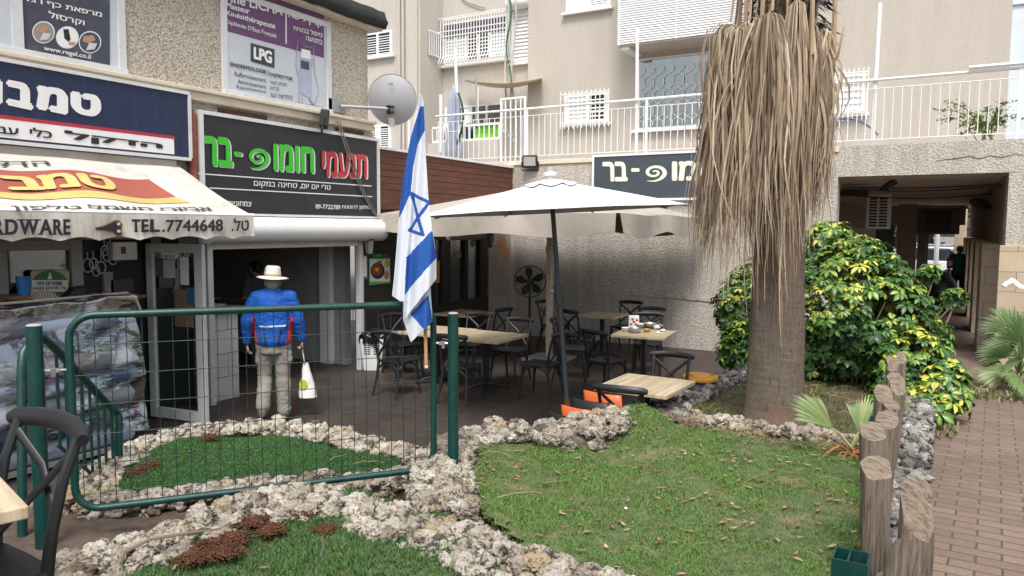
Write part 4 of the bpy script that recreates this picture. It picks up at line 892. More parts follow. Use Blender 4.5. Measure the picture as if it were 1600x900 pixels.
# ------------------------------------------------------------------ patio wall and arcade building
pw = thing('patio_wall', 'rough rendered grey wall closing the back of the patio', 'wall', (-5, YW, 0))
build('wall', MB().box(-9.5, -1.53, YW, YW+.35, -.03, 3.47), m_wall, pw)
build('coping', MB().box(-9.5, -1.53, YW-.03, YW+.5, 3.47, 3.56), m_ledge, pw, bevel=.01)
mb = MB(); mb.grid(lambda u, v: (XF+.05+(6.15)*u, YW-.02-.014*noise.noise(Vector((u*40, v*6, 0))), .95+.16*math.sin(u*5+.5)*.3+(v-.5)*.05+.05*noise.noise(Vector((u*12, 0, 5)))), 120, 3)
build('render_seam', mb, m_wall, pw, 'all')
ab = thing('arcade_building', 'rendered arcade building with stone clad pillars and open passage', 'building', (0, YW, .1))
build('beam', MB().box(-1.53, 4, YW, YW+.4, 3.07, 3.56), m_wall, ab)
build('terrace_slab', MB().box(-20, 1.2, YW+.4, 20, 3.3, 3.5), m_plaster, ab)
build('ceiling', MB().box(-2.2, 1.2, YW+.4, 32, 3.08, 3.29), M("passage_ceiling", (.7, .63, .56), .9, var=.12, vs=1.5, dirt=(.25, .22, .19), dirt_amt=.5), ab)
build('pillar', MB().box(.83, 2.6, YW, YW+.6, 0, 3.065), m_wall, ab); pcx = [ony(x, y, YW-.004) for x, y in ((1462,251),(1480,249),(1500,247),(1515,244),(1530,248),(1548,243),(1565,246),(1585,241),(1600,243))]
build('crack', MB().tube(pcx, [.002,.004,.005,.004,.006,.004,.005,.003,.002], 4), m_black, ab)
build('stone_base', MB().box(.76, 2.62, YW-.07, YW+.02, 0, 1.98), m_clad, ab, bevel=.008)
build('white_scrawl', MB().tube([ony(1568+i*3.2, 447-6*math.sin(i*.5)-(4 if i > 3 else 0), YW-.075) for i in range(12)], .035, 6, ry=.004, up=(0, 1, 0)), m_white, ab)
for k in range(5):
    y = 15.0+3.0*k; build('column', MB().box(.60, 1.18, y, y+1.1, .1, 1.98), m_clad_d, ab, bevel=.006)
build('upper_wall', MB().box(.84, 1.2, YW+.6, 32, 1.985, 3.078), M_stucco("brown_upper_render", (.42, .33, .26), (.3, .235, .18), 20, .8, .025, (.2, .16, .13), .5), ab)
build('shop_wall', MB().box(-2.2, -2.0, YW+.35, 32, .1, 3.08), M("passage_shop_wall", (.55, .5, .44), .9, var=.15), ab)
mb = MB()
for k in range(5): mb.box(-2.0, -1.94, YW+.6+2.2*k, YW+2.5+2.2*k, .35, 1.95)
build('shopfront', mb, m_dark_in, ab); build('sign_band', MB().box(-2.0, -1.9, YW+.5, 24, 2.25, 2.8), M("dull_sign_band", (.3, .27, .23), .8), ab)
build('hanging_panel', MB().box(-1.9, .58, 26, 26.1, 2.36, 2.95), M("grey_hanging_panel", (.38, .35, .32), .8), ab)
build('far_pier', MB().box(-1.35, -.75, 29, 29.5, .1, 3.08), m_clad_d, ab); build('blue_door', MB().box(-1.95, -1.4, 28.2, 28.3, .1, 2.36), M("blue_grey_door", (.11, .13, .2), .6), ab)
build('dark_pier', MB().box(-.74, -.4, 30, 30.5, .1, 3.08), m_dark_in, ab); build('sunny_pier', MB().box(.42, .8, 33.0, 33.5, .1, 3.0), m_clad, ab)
def ac_unit(label, c, sx, sy, sz, mat, slats):
    u = thing('air_conditioner', label, 'air conditioner', c); x, y, z = c
    build('casing', MB().box(x-sx/2, x+sx/2, y-sy/2, y+sy/2, z-sz/2, z+sz/2), mat, u, bevel=.015)
    if slats:
        mb = MB()
        for i in range(10): mb.box(x-sx*.36, x+sx*.36, y-sy/2-.012, y-sy/2-.003, z-sz*.42+i*sz*.085, z-sz*.42+i*sz*.085+sz*.05)
        build('grille', mb, m_black, u); build('divider', MB().box(x-.02, x+.02, y-sy/2-.02, y-sy/2-.013, z-sz*.42, z+sz*.42), mat, u)
    else: build('grille', MB().box(x-sx*.3, x+sx*.3, y-sy/2-.01, y-sy/2-.002, z-sz*.4, z+sz*.4), m_black, u)
    return u
c = ony(1373, 331, 17.5); ac_unit('white louvred cooling unit high on the left of the passage', (c.x, 17.5, c.z), .46, .3, .72, m_white, True)
c = ony(1466, 346, 21); ac_unit('dark boxy air conditioner hanging under the passage ceiling', (c.x, 21, c.z), .9, .5, .62, M("dark_casing", (.1, .09, .08), .7), False)
c = ony(1332, 301, 16); ac_unit('black flat unit tucked under the passage ceiling corner', (c.x, 16, c.z), .55, .4, .12, m_black, False)
floodlight('black floodlight under the passage ceiling', ony(1390, 289, 14.6), (.5, .2, -.7), .95); floodlight('square black floodlight on top of the patio wall', ony(828, 254, YW-.12)+Vector((0, 0, .02)), (.35, -.9, -.2), 1.25)
floodlight('dark lamp in the right corner of the passage ceiling', ony(1531, 318, 16.2), (-.5, .3, -.8), 1.2)
for y, z, s, lb in ((14.4, 2.92, .05, 'foremost black cable slung under the passage ceiling'), (15, 2.98, .03, 'black cable close under the passage ceiling, middle one'), (17, 2.9, .06, 'farthest sagging black cable under the passage ceiling')): tag(build('cable', MB().tube([(-1.6+2.4*t, y+.3*math.sin(t*3), z-s*math.sin(math.pi*t)) for t in np.linspace(0, 1, 14)], .012, 5), m_black, None, True), lb, 'cable')

# wall sign of the hummus bar
ws = thing('wall_sign', 'slate grey sign with cream Hebrew letters high on the patio wall', 'sign', (-4.3, YW, 2.8)); YS = YW-.07
build('sign_panel', MB().box(-5.86, -2.7, YS, YW+.005, 2.76, 3.56), m_slate, ws)
build('frame', MB().box(-5.90, -5.86, YS-.015, YW, 2.72, 3.60).box(-5.86, -2.7, YS-.015, YW, 3.56, 3.60).box(-5.86, -2.7, YS-.015, YW, 2.72, 2.76), m_white, ws)
def WQ(q): return quadmap([ony(580+x/2.963, 230+y/2.963, YS-.006) for x, y in q])
mb = MB(); letter_into(mb, heb('בר'), WQ([(1072,160),(1188,158),(1186,66),(1070,68)]), .055); letter_into(mb, '-', WQ([(1204,114),(1242,114),(1242,97),(1204,97)]), .04); letter_into(mb, heb('חומו'), WQ([(1392,156),(1640,152),(1640,62),(1392,64)]), .055)
spiral_ribbon(mb, WQ([(1244,163),(1380,160),(1380,70),(1244,74)])); build('lettering', mb, m_cream_l, ws)
# ------------------------------------------------------------------ apartment house above the terrace
YAp, YRec = 17.5, 18.35
ap = thing('apartment_house', 'beige plastered apartment house behind the terrace', 'building', (-5, YAp, 3.5))
XL = ony(825, 100, YAp).x; XRt = ony(1583, 0, YAp).x; XB = ony(657, 120, 17.0).x
YRec = onx(692, 120, XB).y
build('wall', MB().box(XL, XRt, YAp, YAp+6, 3.4, 11), m_apt, ap)
build('wall', MB().box(XB-.02, XL+.1, YRec, YRec+4, 3.4, 11), m_apt2, ap)
build('wall', MB().box(-24, XB, 17.0, YRec+3, 3.4, 11), m_apt2, ap)
build('pilaster', MB().box(XB-.42, XB-.06, 16.93, 17.0, 3.4, 11), m_apt2, ap)
for dx in (.55, .68): build('drainpipe', MB().tube([(XB-dx, 16.94, 3.4), (XB-dx, 16.94, 11)], .045, 8), m_apt2, ap, True)
def PY(px, py, Y): return ony(px, py, Y)
def slats(mb, x0, x1, z0, z1, Y, pitch, th=.6, d=.02):
    n = int((z1-z0)/pitch)
    for i in range(n): z = z0+(z1-z0)*i/n; mb.add([(x0,Y,z),(x1,Y,z),(x1,Y+d,z+pitch*th),(x0,Y+d,z+pitch*th)], [(0,1,2,3)]).add([(x0,Y,z),(x1,Y,z),(x1,Y+.004,z-.006),(x0,Y+.004,z-.006)], [(0,1,2,3)])
    return mb
def window(x0, x1, z0, z1, Y, panels, sill=True, fr=.05, pitch=.06):
    """panels: list of (fraction0, fraction1, kind) kind s=white slats, o=open dark slats, g=glass, d=dark, w=plain white"""
    w = build('window', MB().box(x0, x1, Y-.04, Y+.02, z1-fr, z1).box(x0, x1, Y-.04, Y+.02, z0, z0+fr).box(x0, x0+fr, Y-.04, Y+.02, z0+fr, z1-fr).box(x1-fr, x1, Y-.04, Y+.02, z0+fr, z1-fr), m_white, ap)
    for f0, f1, k in panels:
        a, b = x0+fr+(x1-x0-2*fr)*f0, x0+fr+(x1-x0-2*fr)*f1
        if k in 'so':
            build('backing', MB().box(a+.02, b-.02, Y-.012, Y-.004, z0+fr, z1-fr), m_shut if k == 's' else m_black, w); build('louvre', slats(MB(), a+.03, b-.03, z0+fr+.02, z1-fr-.02, Y-.035, pitch, .62 if k == 's' else .34), m_shut, w)
        else: build('pane', MB().box(a+.02, b-.02, Y-.016, Y-.006, z0+fr, z1-fr), {'g': m_curtain, 'd': m_dark_in, 'w': m_shut}[k], w)
        build('stile', MB().box(a, a+.035, Y-.05, Y-.01, z0+fr, z1-fr), m_white, w); build('stile', MB().box(b-.035, b, Y-.052, Y-.01, z0+fr, z1-fr), m_white, w)
    if sill: build('sill', MB().box(x0-.08, x1+.08, Y-.12, Y+.02, z0-.06, z0), m_white, w)
    return w
def bars(x0, x1, z0, z1, Y, n, r=.009, horiz=(), mat=None, parent=None, bulge=0):
    mb = MB()
    for i in range(n+1):
        x = x0+(x1-x0)*i/n
        if bulge: mb.tube([(x, Y+bulge, z1), (x, Y, z1-.1), (x, Y, z0+.3), (x, Y-.12, z0+.12), (x, Y-.08, z0), (x, Y+bulge, z0)], r, 5)
        else: mb.tube([(x, Y, z0), (x, Y, z1)], r, 5)
    for z in horiz: mb.tube([(x0, Y, z), (x1, Y, z)], r*1.2, 5)
    return build('grille', mb, mat or m_white, parent or ap, True)
# left block
a, b = PY(569, 92, 17.0), PY(614, 47, 17.0); window(a.x, b.x, a.z, b.z, 17.0, [(0, .5, 'o'), (.5, 1, 'o')])
a, b = PY(574, 214, 17.0), PY(612, 194, 17.0); window(a.x, b.x, a.z-.5, b.z, 17.0, [(0, .4, 'o'), (.4, .55, 'w'), (.55, 1, 'o')])
# small grille on the side face of the left block
ya, yb = onx(668, 70, XB).y, onx(688, 70, XB).y; za, zb = onx(678, 88, XB).z, onx(678, 52, XB).z
w = build('window', MB().box(XB, XB+.02, ya, yb, za, zb), m_alu_d, ap); mb = MB()
for i in range(8): y = ya+(yb-ya)*i/7; mb.tube([(XB+.06, y, za-.04), (XB+.06, y, zb+.04)], .012, 5)
mb.tube([(XB+.06, ya, za), (XB+.06, yb, za)], .012, 5).tube([(XB+.06, ya, zb), (XB+.06, yb, zb)], .012, 5); build('grille', mb, m_white, w)
# recess: caged window, roller shutter, lower window
a, b = PY(694, 104, YRec), PY(795, 22, YRec)
window(a.x, b.x, a.z, b.z, YRec, [(0, .18, 's'), (.18, .36, 's'), (.36, .56, 'o'), (.56, .74, 'o'), (.74, 1, 's')], pitch=.09)
build('top_light', MB().box(a.x+.05, b.x-.05, YRec-.06, YRec-.055, b.z-.42, b.z-.06), m_pdark, ap)
bars(a.x-.06, b.x+.04, a.z-.08, b.z+.12, YRec-.22, 24, .013, (b.z+.08, b.z-.42, a.z+.9, a.z+.04), None, None, .22)
a, b = PY(800, 100, YRec), PY(838, 12, YRec); window(a.x, b.x, a.z, b.z, YRec, [(0, 1, 's')], pitch=.09)
build('shutter_box', MB().tube([(a.x-.05, YRec-.12, b.z+.16), (b.x+.3, YRec-.12, b.z+.16)], .17, 14), m_white, ap, True)
a, b = PY(696, 214, YRec), PY(790, 160, YRec); window(a.x, b.x, a.z, b.z, YRec, [(0, .3, 'd'), (.3, .45, 'w'), (.45, .72, 'd'), (.72, 1, 'd')], False)
# main wall
a, b = PY(885, 21, YAp), PY(955, -30, YAp); window(a.x, b.x, a.z, b.z, YAp, [(0, .55, 'w'), (.55, 1, 's')], pitch=.05)
a, b = PY(883, 196, YAp), PY(952, 144, YAp); window(a.x, b.x, a.z, b.z, YAp, [(0, .55, 's'), (.55, 1, 'o')], pitch=.085); bars(a.x-.06, b.x+.06, a.z-.12, b.z+.08, YAp-.16, 11, .013, (a.z+.02, b.z))
a, b = PY(994, 204, YAp), PY(1150, 76, YAp); bw = window(a.x, b.x, a.z, b.z, YAp, [(0, .34, 'g'), (.34, .62, 'g'), (.62, 1, 'g')], True, .06)
build('pane', MB().box(a.x+.1, b.x-.1, YAp-.06, YAp-.055, a.z+.06, b.z-.06), m_glass_b, bw)
mb = MB(); pw_ = .24; nx = int((b.x-a.x-.1)/pw_); nz = int((b.z-a.z-.1)/.34)
def lat(i, t): return .5*pw_*(.5-.5*math.cos(2*math.pi*t))
for i in range(nx+1):
    for s in (-1, 1):
        P = []
        for k in range(nz*8+1):
            t = k/8; zz = a.z+.08+t*.34; xx = a.x+.09+i*pw_ + s*pw_*.5*max(-1, min(1, 1.5*math.cos(math.pi*t)))*.98
            if xx < a.x+.05 or xx > b.x-.05: xx = min(max(xx, a.x+.05), b.x-.05)
            P.append((xx, YAp-.10, zz))
        mb.tube(P, .0055, 4, cap=False)
build('lattice', mb, m_white, bw)
a, b = PY(1300, 180, YAp), PY(1354, 114, YAp); window(a.x, b.x, a.z, b.z, YAp, [(0, 1, 's')], pitch=.12); bars(a.x-.05, b.x+.05, a.z-.15, b.z+.1, YAp-.15, 8, .012, (a.z+.02, a.z+.75, b.z))
# slatted balcony blind box projecting over the big window
yb_ = YAp-.9; a, b = PY(966, 72, yb_), PY(1180, -60, yb_)
bx = build('balcony_blind', MB().box(a.x, b.x, yb_, YAp, a.z-.02, a.z+.04), m_apt, ap)
mb = MB(); n = int((b.z+1.2-a.z)/.052)
for i in range(n): z = a.z+.02+i*.052; mb.box(a.x-.01, b.x, yb_-.03, yb_-.018, z, z+.034)
for i in range(n): z = a.z+.02+i*.052; mb.box(a.x-.03, a.x-.018, yb_, YAp-.02, z, z+.034)
build('slat_rows', mb, m_shut, bx); mb = MB()
for x in (a.x, a.x+1.35, a.x+2.7): mb.box(x, x+.04, yb_-.016, yb_, a.z, b.z+1.2)
build('upright', mb, m_white, bx); build('backing', MB().box(a.x+.02, b.x, yb_+.02, yb_+.03, a.z, b.z+1.2), M("shaded_blind_back", (.45, .46, .47), .8), bx)
build('bracket', MB().box(a.x+.05, a.x+.25, yb_+.05, YAp, a.z-.09, a.z-.022), m_white, ap)

# cables and pipes beside the recess
mb = MB()
for px, s in ((792, .05), (797, -.04), (803, .06)): mb.tube([PY(px+s*60*math.sin(t*7), -20+200*t, YRec-.32) for t in np.linspace(0, 1, 16)], .022, 6)
tag(build('cable_bundle', mb, M("white_conduit", (.5, .48, .45), .6), None, True), 'bundle of pale conduits running down by the caged window', 'cable')
tag(build('cable', MB().tube([PY(795+4*math.sin(t*8), -10+140*t, YRec-.36) for t in np.linspace(0, 1, 16)], .02, 6), M("green_hose_plastic", (.01, .12, .07), .5), None, True), 'green cable hanging down between the conduits', 'cable')
tag(build('cable', MB().tube([PY(720+38*t, -8+20*t**.5, YRec-.05) for t in np.linspace(0, 1, 8)], .02, 6), m_alu_d, None, True), 'grey cable sagging above the caged window', 'cable')

# ------------------------------------------------------------------ terrace: railing, poles, gate and clutter
YT = YW+.12; zr1 = ony(1000, 155.5, YT).z
rl = thing('terrace_railing', 'long white metal railing along the terrace edge', 'railing', (-4, YT, 3.56))
xa, xb = -9.7, 1.35
build('top_rail', MB().tube([(xa, YT, zr1), (xb, YT, zr1)], .024, 8), m_white, rl, True); build('upper_rail', MB().tube([(xa, YT, zr1-.14), (xb, YT, zr1-.14)], .008, 6), m_white, rl); build('lower_rail', MB().tube([(xa, YT, 3.66), (xb, YT, 3.66)], .008, 6), m_white, rl)
for px in (640, 823, 1010, 1190, 1590): x = ony(px, 200, YT).x; build('post', MB().box(x-.022, x+.022, YT-.02, YT+.02, 3.5, zr1), m_white, rl)
b0 = build('baluster', MB().tube([(xa+.06, YT, 3.66), (xa+.06, YT, zr1-.14)], .0075, 6), m_white, rl)
nb = 84
for i in range(1, nb): c = b0.copy(); COL.objects.link(c); c.parent = rl; c.location.x += i*(xb-xa-.1)/nb
tag(build('tube_length', MB().tube([(ony(1513,121,YT).x, YT-.04, zr1+.06), (xb+.4, YT-.04, zr1+.06)], .03, 8), m_alu, None, True), 'loose metal tube lashed along the right end of the railing', 'tube')
def pole(label, px, y0, y1, Y, r=.028, mat=None, lean=0):
    a, b = ony(px, y0, Y), ony(px+lean, y1, Y); return tag(build('metal_pole', MB().tube([(a.x, Y, a.z), (b.x, Y, b.z)], r, 8), mat or m_white, None, True), label, 'pole')
pole('tall white pole in front of the big latticed window', 994, 246, 45, YT+.05, .032, None, 2); pole('tall white pole on the terrace right of the palm', 1363, 218, 5, YT+.05, .035, None, 12)
pole('tall white pole beside the closed garden umbrella', 718, 246, 75, YT+.4, .035, None, -7); pole('short thick white post behind the flag', 689, 238, 148, YT+.5, .04)
pole('thin dark pole under the shade cloth', 744, 240, 115, YT+1.2, .02, m_alu_d); pole('thin grey pole right of the dark one', 747, 240, 136, YT+1.6, .018, m_alu)
mb = MB()
def shc(u, v): 
    p = PY(727+120*u, 125+2*v+14*math.sin(u*math.pi*.9)*(.6+.4*v)-6*u, YRec-.25-1.0*(1-v)); return p
tag(build('shade_cloth', MB().grid(shc, 20, 6), M("sandy_shade_cloth", (.6, .47, .32), .9, var=.2), None, 'all'), 'strip of sandy shade cloth slung across the recess', 'shade cloth')
# closed umbrella
c = PY(709, 243, YT+.35); um = thing('closed_umbrella', 'faded blue garden umbrella folded shut on the terrace', 'umbrella', (c.x, c.y, 3.5))
prof = [(.03, 3.62), (.16, 3.75), (.17, 4.0), (.11, 4.25), (.085, 4.32), (.12, 4.5), (.12, 4.9), (.07, 5.15), (.02, 5.25)]
mb = MB(); base = len(mb.v)
for r, z in prof:
    for j in range(32): a_ = 2*math.pi*j/32; rr = r*(1+.22*math.cos(8*a_)); mb.v.append((c.x+rr*math.cos(a_), c.y+rr*math.sin(a_), z))
for i in range(len(prof)-1):
    for j in range(32): mb.f.append((i*32+j, i*32+(j+1) % 32, (i+1)*32+(j+1) % 32, (i+1)*32+j)); mb.m.append(0)
build('canopy', mb, M("faded_blue_cloth", (.33, .37, .45), .9, var=.15, vs=5), um, True); build('pole', MB().tube([(c.x, c.y, 3.5), (c.x, c.y, 5.32)], .02, 8), m_alu, um); build('tie', MB().tube([(c.x+.1*math.cos(t), c.y+.1*math.sin(t), 4.3) for t in np.linspace(0, 6.0, 14)], .012, 5), m_lettw, um)
tag(build('hose', MB().tube([PY(716+8*math.sin(t*4), 145+95*t, YT+.3) for t in np.linspace(0, 1, 14)], .025, 6), m_green, None, True), 'dark green hose hanging beside the folded umbrella', 'hose')
# inner fence with planter and gate
a, b = PY(676, 222, YT+1.0), PY(780, 193, YT+1.0)
fc = thing('balcony_fence', 'short white barred fence in front of the recess window', 'fence', (a.x, YT+1, 3.5)); build('rail', MB().box(a.x, b.x, YT+.98, YT+1.02, b.z-.02, b.z+.03), m_white, fc); build('rail', MB().box(a.x, b.x, YT+.98, YT+1.02, a.z-.03, a.z+.02), m_white, fc)
for i in range(15): x = a.x+(b.x-a.x)*i/14; build('bar', MB().box(x-.012, x+.012, YT+.985, YT+1.015, a.z+.02, b.z-.02), m_white, fc)
build('base_wall', MB().box(a.x-.1, b.x, YT+.95, YT+1.15, 3.5, a.z-.031), m_apt2, fc)
g = PY(762, 205, YT+1.25); gb = tag(build('crate', MB().prism([(g.x-.28,g.y-.16),(g.x+.28,g.y-.16),(g.x+.28,g.y+.16),(g.x-.28,g.y+.16)], g.z-.2, g.z+.1).box(g.x-.32, g.x+.32, g.y-.2, g.y+.2, g.z+.1, g.z+.13), M("lime_plastic", (.25, .72, .03), .4), None, bevel=.012), 'lime green plastic crate behind the white bars', 'crate')
for px, mt, lb in ((700, m_pgrey, 'pale grey bundle behind the white bars'), (733, m_navy, 'dark blue bundle behind the white bars')):
    g = PY(px, 206, YT+1.3); tag(build('bundle', MB().sphere((g.x, g.y, g.z), (.2, .13, .2)), mt, None, True), lb, 'bundle')
a, b = PY(782, 246, YT+.3), PY(822, 150, YT+.3); tg = thing('terrace_gate', 'narrow white barred terrace gate left of the main wall', 'gate', (a.x, YT+.3, 3.5))
build('gate_frame', MB().box(a.x, a.x+.04, YT+.28, YT+.32, 3.52, b.z).box(b.x-.04, b.x, YT+.28, YT+.32, 3.52, b.z).box(a.x+.04, b.x-.04, YT+.28, YT+.32, b.z-.04, b.z).box(a.x+.04, b.x-.04, YT+.28, YT+.32, 3.52, 3.56), m_white, tg)
for i in range(1, 5): x = a.x+(b.x-a.x)*i/5; build('bar', MB().box(x-.012, x+.012, YT+.29, YT+.31, 3.56, b.z-.04), m_white, tg)
mb = MB()
for i, z in ((1, 4.25), (2, 4.15), (3, 4.05)): x = a.x+(b.x-a.x)*i/5; mb.tube([(x+.05, YT+.285, z), (x, YT+.285, z+.05), (x-.05, YT+.285, z), (x, YT+.285, z-.05)], .007, 4, closed=True)
build('diamond', mb, m_white, tg)
# trailing plant and hose on the right of the terrace
vine = thing('terrace_plant', 'leggy green shrub with small leaves behind the right railing', 'plant', ony(1540, 220, YT+.25))
mb = MB(); V = []; Fq = []; T = []
for (px, py) in ((1462,172),(1470,188),(1482,160),(1500,196),(1510,178),(1525,186),(1545,170),(1578,160),(1560,175),(1570,196),(1590,185),(1500,212),(1530,205),(1556,190)):
    p0 = ony(1540+RNG.uniform(-14,14), 219, YT+.3); p1 = ony(px, py, YT+.2+RNG.uniform(-.1,.35)); P = []
    for k in range(12):
        t = k/11; p = p0.lerp(p1, t)+Vector((0, 0, .16*math.sin(t*math.pi))); P.append(p)
        if k > 2:
            for s in (-1, 1):
                for rep in range(2):
                    c = p+Vector((RNG.normal(0,.03), RNG.normal(0,.03), RNG.normal(0,.03))); d = Vector((RNG.normal(0,1), RNG.normal(0,1), s*.5+RNG.normal(0,.5))).normalized(); L = RNG.uniform(.04,.075); sd_ = d.orthogonal().normalized()*L*.32; i0 = len(V)
                    V += [tuple(c), tuple(c+d*L*.5+sd_), tuple(c+d*L), tuple(c+d*L*.5-sd_)]; Fq.append((i0,i0+1,i0+2,i0+3)); T += [RNG.random()]*4
    mb.tube(P, .008, 5)
build('stem', mb, M("green_stem", (.12, .14, .05), .7), vine, True); npmesh('foliage', V, Fq, M_attr("terrace_leaf", [(0, (.04, .1, .02)), (.6, (.12, .2, .04)), (1, (.26, .33, .07))], .5, 0, .25), vine, T)
tag(build('hose', MB().tube([ony(1310+62*t, 187-6*math.sin(t*2.4)+28*t**2, YT+.3) for t in np.linspace(0, 1, 14)], .018, 6), M("blue_hose", (.08, .16, .28), .5), None, True), 'thin blue hose looping by the right terrace window', 'hose')

# ------------------------------------------------------------------ beyond the passage and right of the house
tag(build('distant_building', MB().box(1.6, 12, 40, 52, 0, 22).box(1.55, 12, 39.9, 39.99, 6, 6.4).box(1.55, 12, 39.9, 39.99, 12, 12.4), M("pale_blue_facade", (.6, .66, .72), .5, var=.1, vs=.6), None), 'pale bluish building far behind the right corner', 'building')  # pale blue is the glazed facade's own colour
def tree(label, x, y, h, r, seed):
    t = thing('street_tree', label, 'tree', (x, y, 0)); rg = np.random.default_rng(seed); n = 2600
    build('trunk', MB().tube([(x, y, 0), (x+.1, y, h*.3), (x-.05, y+.1, h*.6)], [.2, .15, .07], 8), M("tree_bark", (.1, .07, .05), .9), t, True)
    cl = rg.normal(0, 1, (24, 3)); cl /= np.linalg.norm(cl, axis=1)[:, None]; cl = cl*rg.uniform(.3, 1, (24, 1))*np.array([r, r, r*.8])+np.array([x, y, h*.68])
    P = cl[rg.integers(24, size=n)]+rg.normal(0, r*.2, (n, 3)); d = rg.normal(0, 1, (n, 3)); d /= np.linalg.norm(d, axis=1)[:, None]; e = np.cross(d, rg.normal(0, 1, (n, 3))); e /= np.linalg.norm(e, axis=1)[:, None]
    V = np.stack([P, P+d*.15+e*.07, P+d*.3, P+d*.15-e*.07], 1).reshape(-1, 3); npmesh('crown', V, np.arange(4*n).reshape(-1, 4), M_attr("street_tree_leaf", [(0, (.02, .06, .015)), (1, (.09, .16, .04))], .6, 0, .2), t, np.repeat(rg.random(n), 4))
tree('dark green street tree seen through the far end of the passage', -.6, 46, 5, 2.2, 3); tree('small green tree left of the street pole beyond the passage', -2.2, 52, 4.2, 2.0, 4)
def car(label, x, y, col, rz):
    r = thing('parked_car', label, 'car', (x, y, 0), rz, 'cars parked beyond the passage'); mt = M("car_paint", col, .3)
    def B(name, P, w, m_, par, dx=0):
        k = len(P); mb = MB().add([(-w/2, a, b) for a, b in P]+[(w/2, a, b) for a, b in P], [tuple(range(k)), tuple(range(2*k-1, k-1, -1))]+[(i, k+i, k+(i+1) % k, (i+1) % k) for i in range(k)])
        me = bpy.data.meshes.new(name); me.from_pydata(mb.v, [], mb.f); o = bpy.data.objects.new(name, me); COL.objects.link(o); o.parent = par; me.materials.append(m_); b_ = o.modifiers.new("bevel", 'BEVEL'); b_.width = .04; b_.segments = 2; return o
    B('body', [(-2.1,.3),(-2.15,.7),(-1.9,.92),(1.1,.95),(2.0,.78),(2.1,.35)], 1.7, mt, r); cb_ = B('cabin', [(-1.8,.93),(-1.35,1.42),(.35,1.45),(1.1,.95)], 1.5, M("car_glass", (.03, .04, .05), .1), r); B('roof', [(-1.32,1.42),(-1.25,1.5),(.25,1.5),(.36,1.44)], 1.45, mt, r)
    for sx in (-.8, .8):
        for sy in (-1.3, 1.3): w_ = MB().tube([(sx-.1, sy, .31), (sx+.1, sy, .31)], .31, 16); me = bpy.data.meshes.new('wheel'); me.from_pydata(w_.v, [], w_.f); o = bpy.data.objects.new('wheel', me); COL.objects.link(o); o.parent = r; me.materials.append(m_black)
    for sx in (-.6, .6): w_ = MB().box(sx-.16, sx+.16, -2.17, -2.12, .62, .78); me = bpy.data.meshes.new('tail_light'); me.from_pydata(w_.v, [], w_.f); o = bpy.data.objects.new('tail_light', me); COL.objects.link(o); o.parent = r; me.materials.append(m_crimson)
p = ony(1447, 412, 44); car('pale turquoise parked car far beyond the passage', p.x, 44, (.4, .62, .66), 1.3)
p = ony(1444, 445, 36); car('white car parked just past the end of the passage', p.x-.3, 37, (.72, .73, .75), 1.45)
p = ony(1462, 420, 34.5); tag(build('street_pole', MB().tube([(p.x, 34.5, .05), (p.x, 34.5, 5)], .09, 10), m_alu, None, True), 'light grey pole standing at the far end of the passage', 'pole')
# bench and dark covered bundle in the passage
p = ony(1446, 462, 24); bn = thing('street_bench', 'black metal bench deep inside the passage', 'bench', (p.x, 24, .12))
build('seat', MB().box(p.x-.5, p.x+.45, 23.8, 24.2, .52, .57), m_iron, bn); build('backrest', MB().box(p.x-.5, p.x+.45, 24.22, 24.26, .65, .72).box(p.x-.5, p.x+.45, 24.22, 24.26, .8, .86), m_iron, bn)
for sx in (-.45, .4): build('leg', MB().box(p.x+sx-.02, p.x+sx+.02, 23.82, 24.26, .12, .52), m_iron, bn)
p = ony(1466, 455, 22); tag(build('covered_bundle', MB().sphere((p.x+.02, 22, .62), (.42, .9, .55), 16, 10).tube([(p.x-.3, 22-.5, .12), (p.x-.3, 22-.5, .45)], .1, 8), M("dark_green_tarpaulin", (.018, .03, .022), .6, var=.4, vs=5, bp=.5, bs=6), None, True), 'bundle under a dark green cover in the passage', 'scooter')  # rounded dark shape of unclear kind, built as a covered bundle
# ------------------------------------------------------------------ palm with its skirt of dead fronds
PX_, PY_ = -1.225, 6.865
palm = thing('palm_tree', 'thick trunked fan palm with a skirt of dry dead fronds', 'tree', (PX_, PY_, .45))
camdir = Vector((-PX_, -PY_, 0)).normalized(); rgt = Vector((math.cos(YAW), math.sin(YAW), 0))
prof = [(.305,.38),(.278,.5),(.255,.62),(.243,.8),(.236,1.0),(.230,1.3),(.226,1.55),(.218,1.75),(.205,2.1),(.20,2.6),(.20,3.2),(.22,3.8),(.25,4.4),(.25,5.6)]
mb = MB(); n = 56; K = 120
def trunk(u, v):
    z = .38+(5.6-.38)*v**1.0; a = u*2*math.pi
    for i in range(len(prof)-1):
        if prof[i][1] <= z <= prof[i+1][1]+1e-6: t = (z-prof[i][1])/(prof[i+1][1]-prof[i][1]); r = prof[i][0]*(1-t)+prof[i+1][0]*t; break
    r += .004*noise.noise(Vector((math.cos(a)*3, math.sin(a)*3, z*2)))*3 + .0012*math.sin(z*95+2*noise.noise(Vector((math.cos(a)*2, math.sin(a)*2, z))))
    c = -.004*(z-.4); return (PX_+r*math.cos(a)+c*rgt.x*.5, PY_+r*math.sin(a)+c*rgt.y*.5, z)
mb.grid(trunk, n, 260)
m_bark, t, p, o = newmat("palm_bark"); v = coords(t)
nr = noi(t, coords(t, (2.5, 2.5, 30)), 3.4, 10, .78); nv_ = noi(t, coords(t, (26, 26, 2.2)), 3.4, 10, .8); nl = noi(t, v, 1.6, 6, .6)
c = ramp(t, nr, [(.3, (.105, .083, .068)), (.5, (.175, .142, .116)), (.72, (.25, .21, .175))])
c = mixc(t, ramp(t, nv_, [(.38, (.9,)*3), (.48, (0, 0, 0))]), c, (.05, .037, .03))
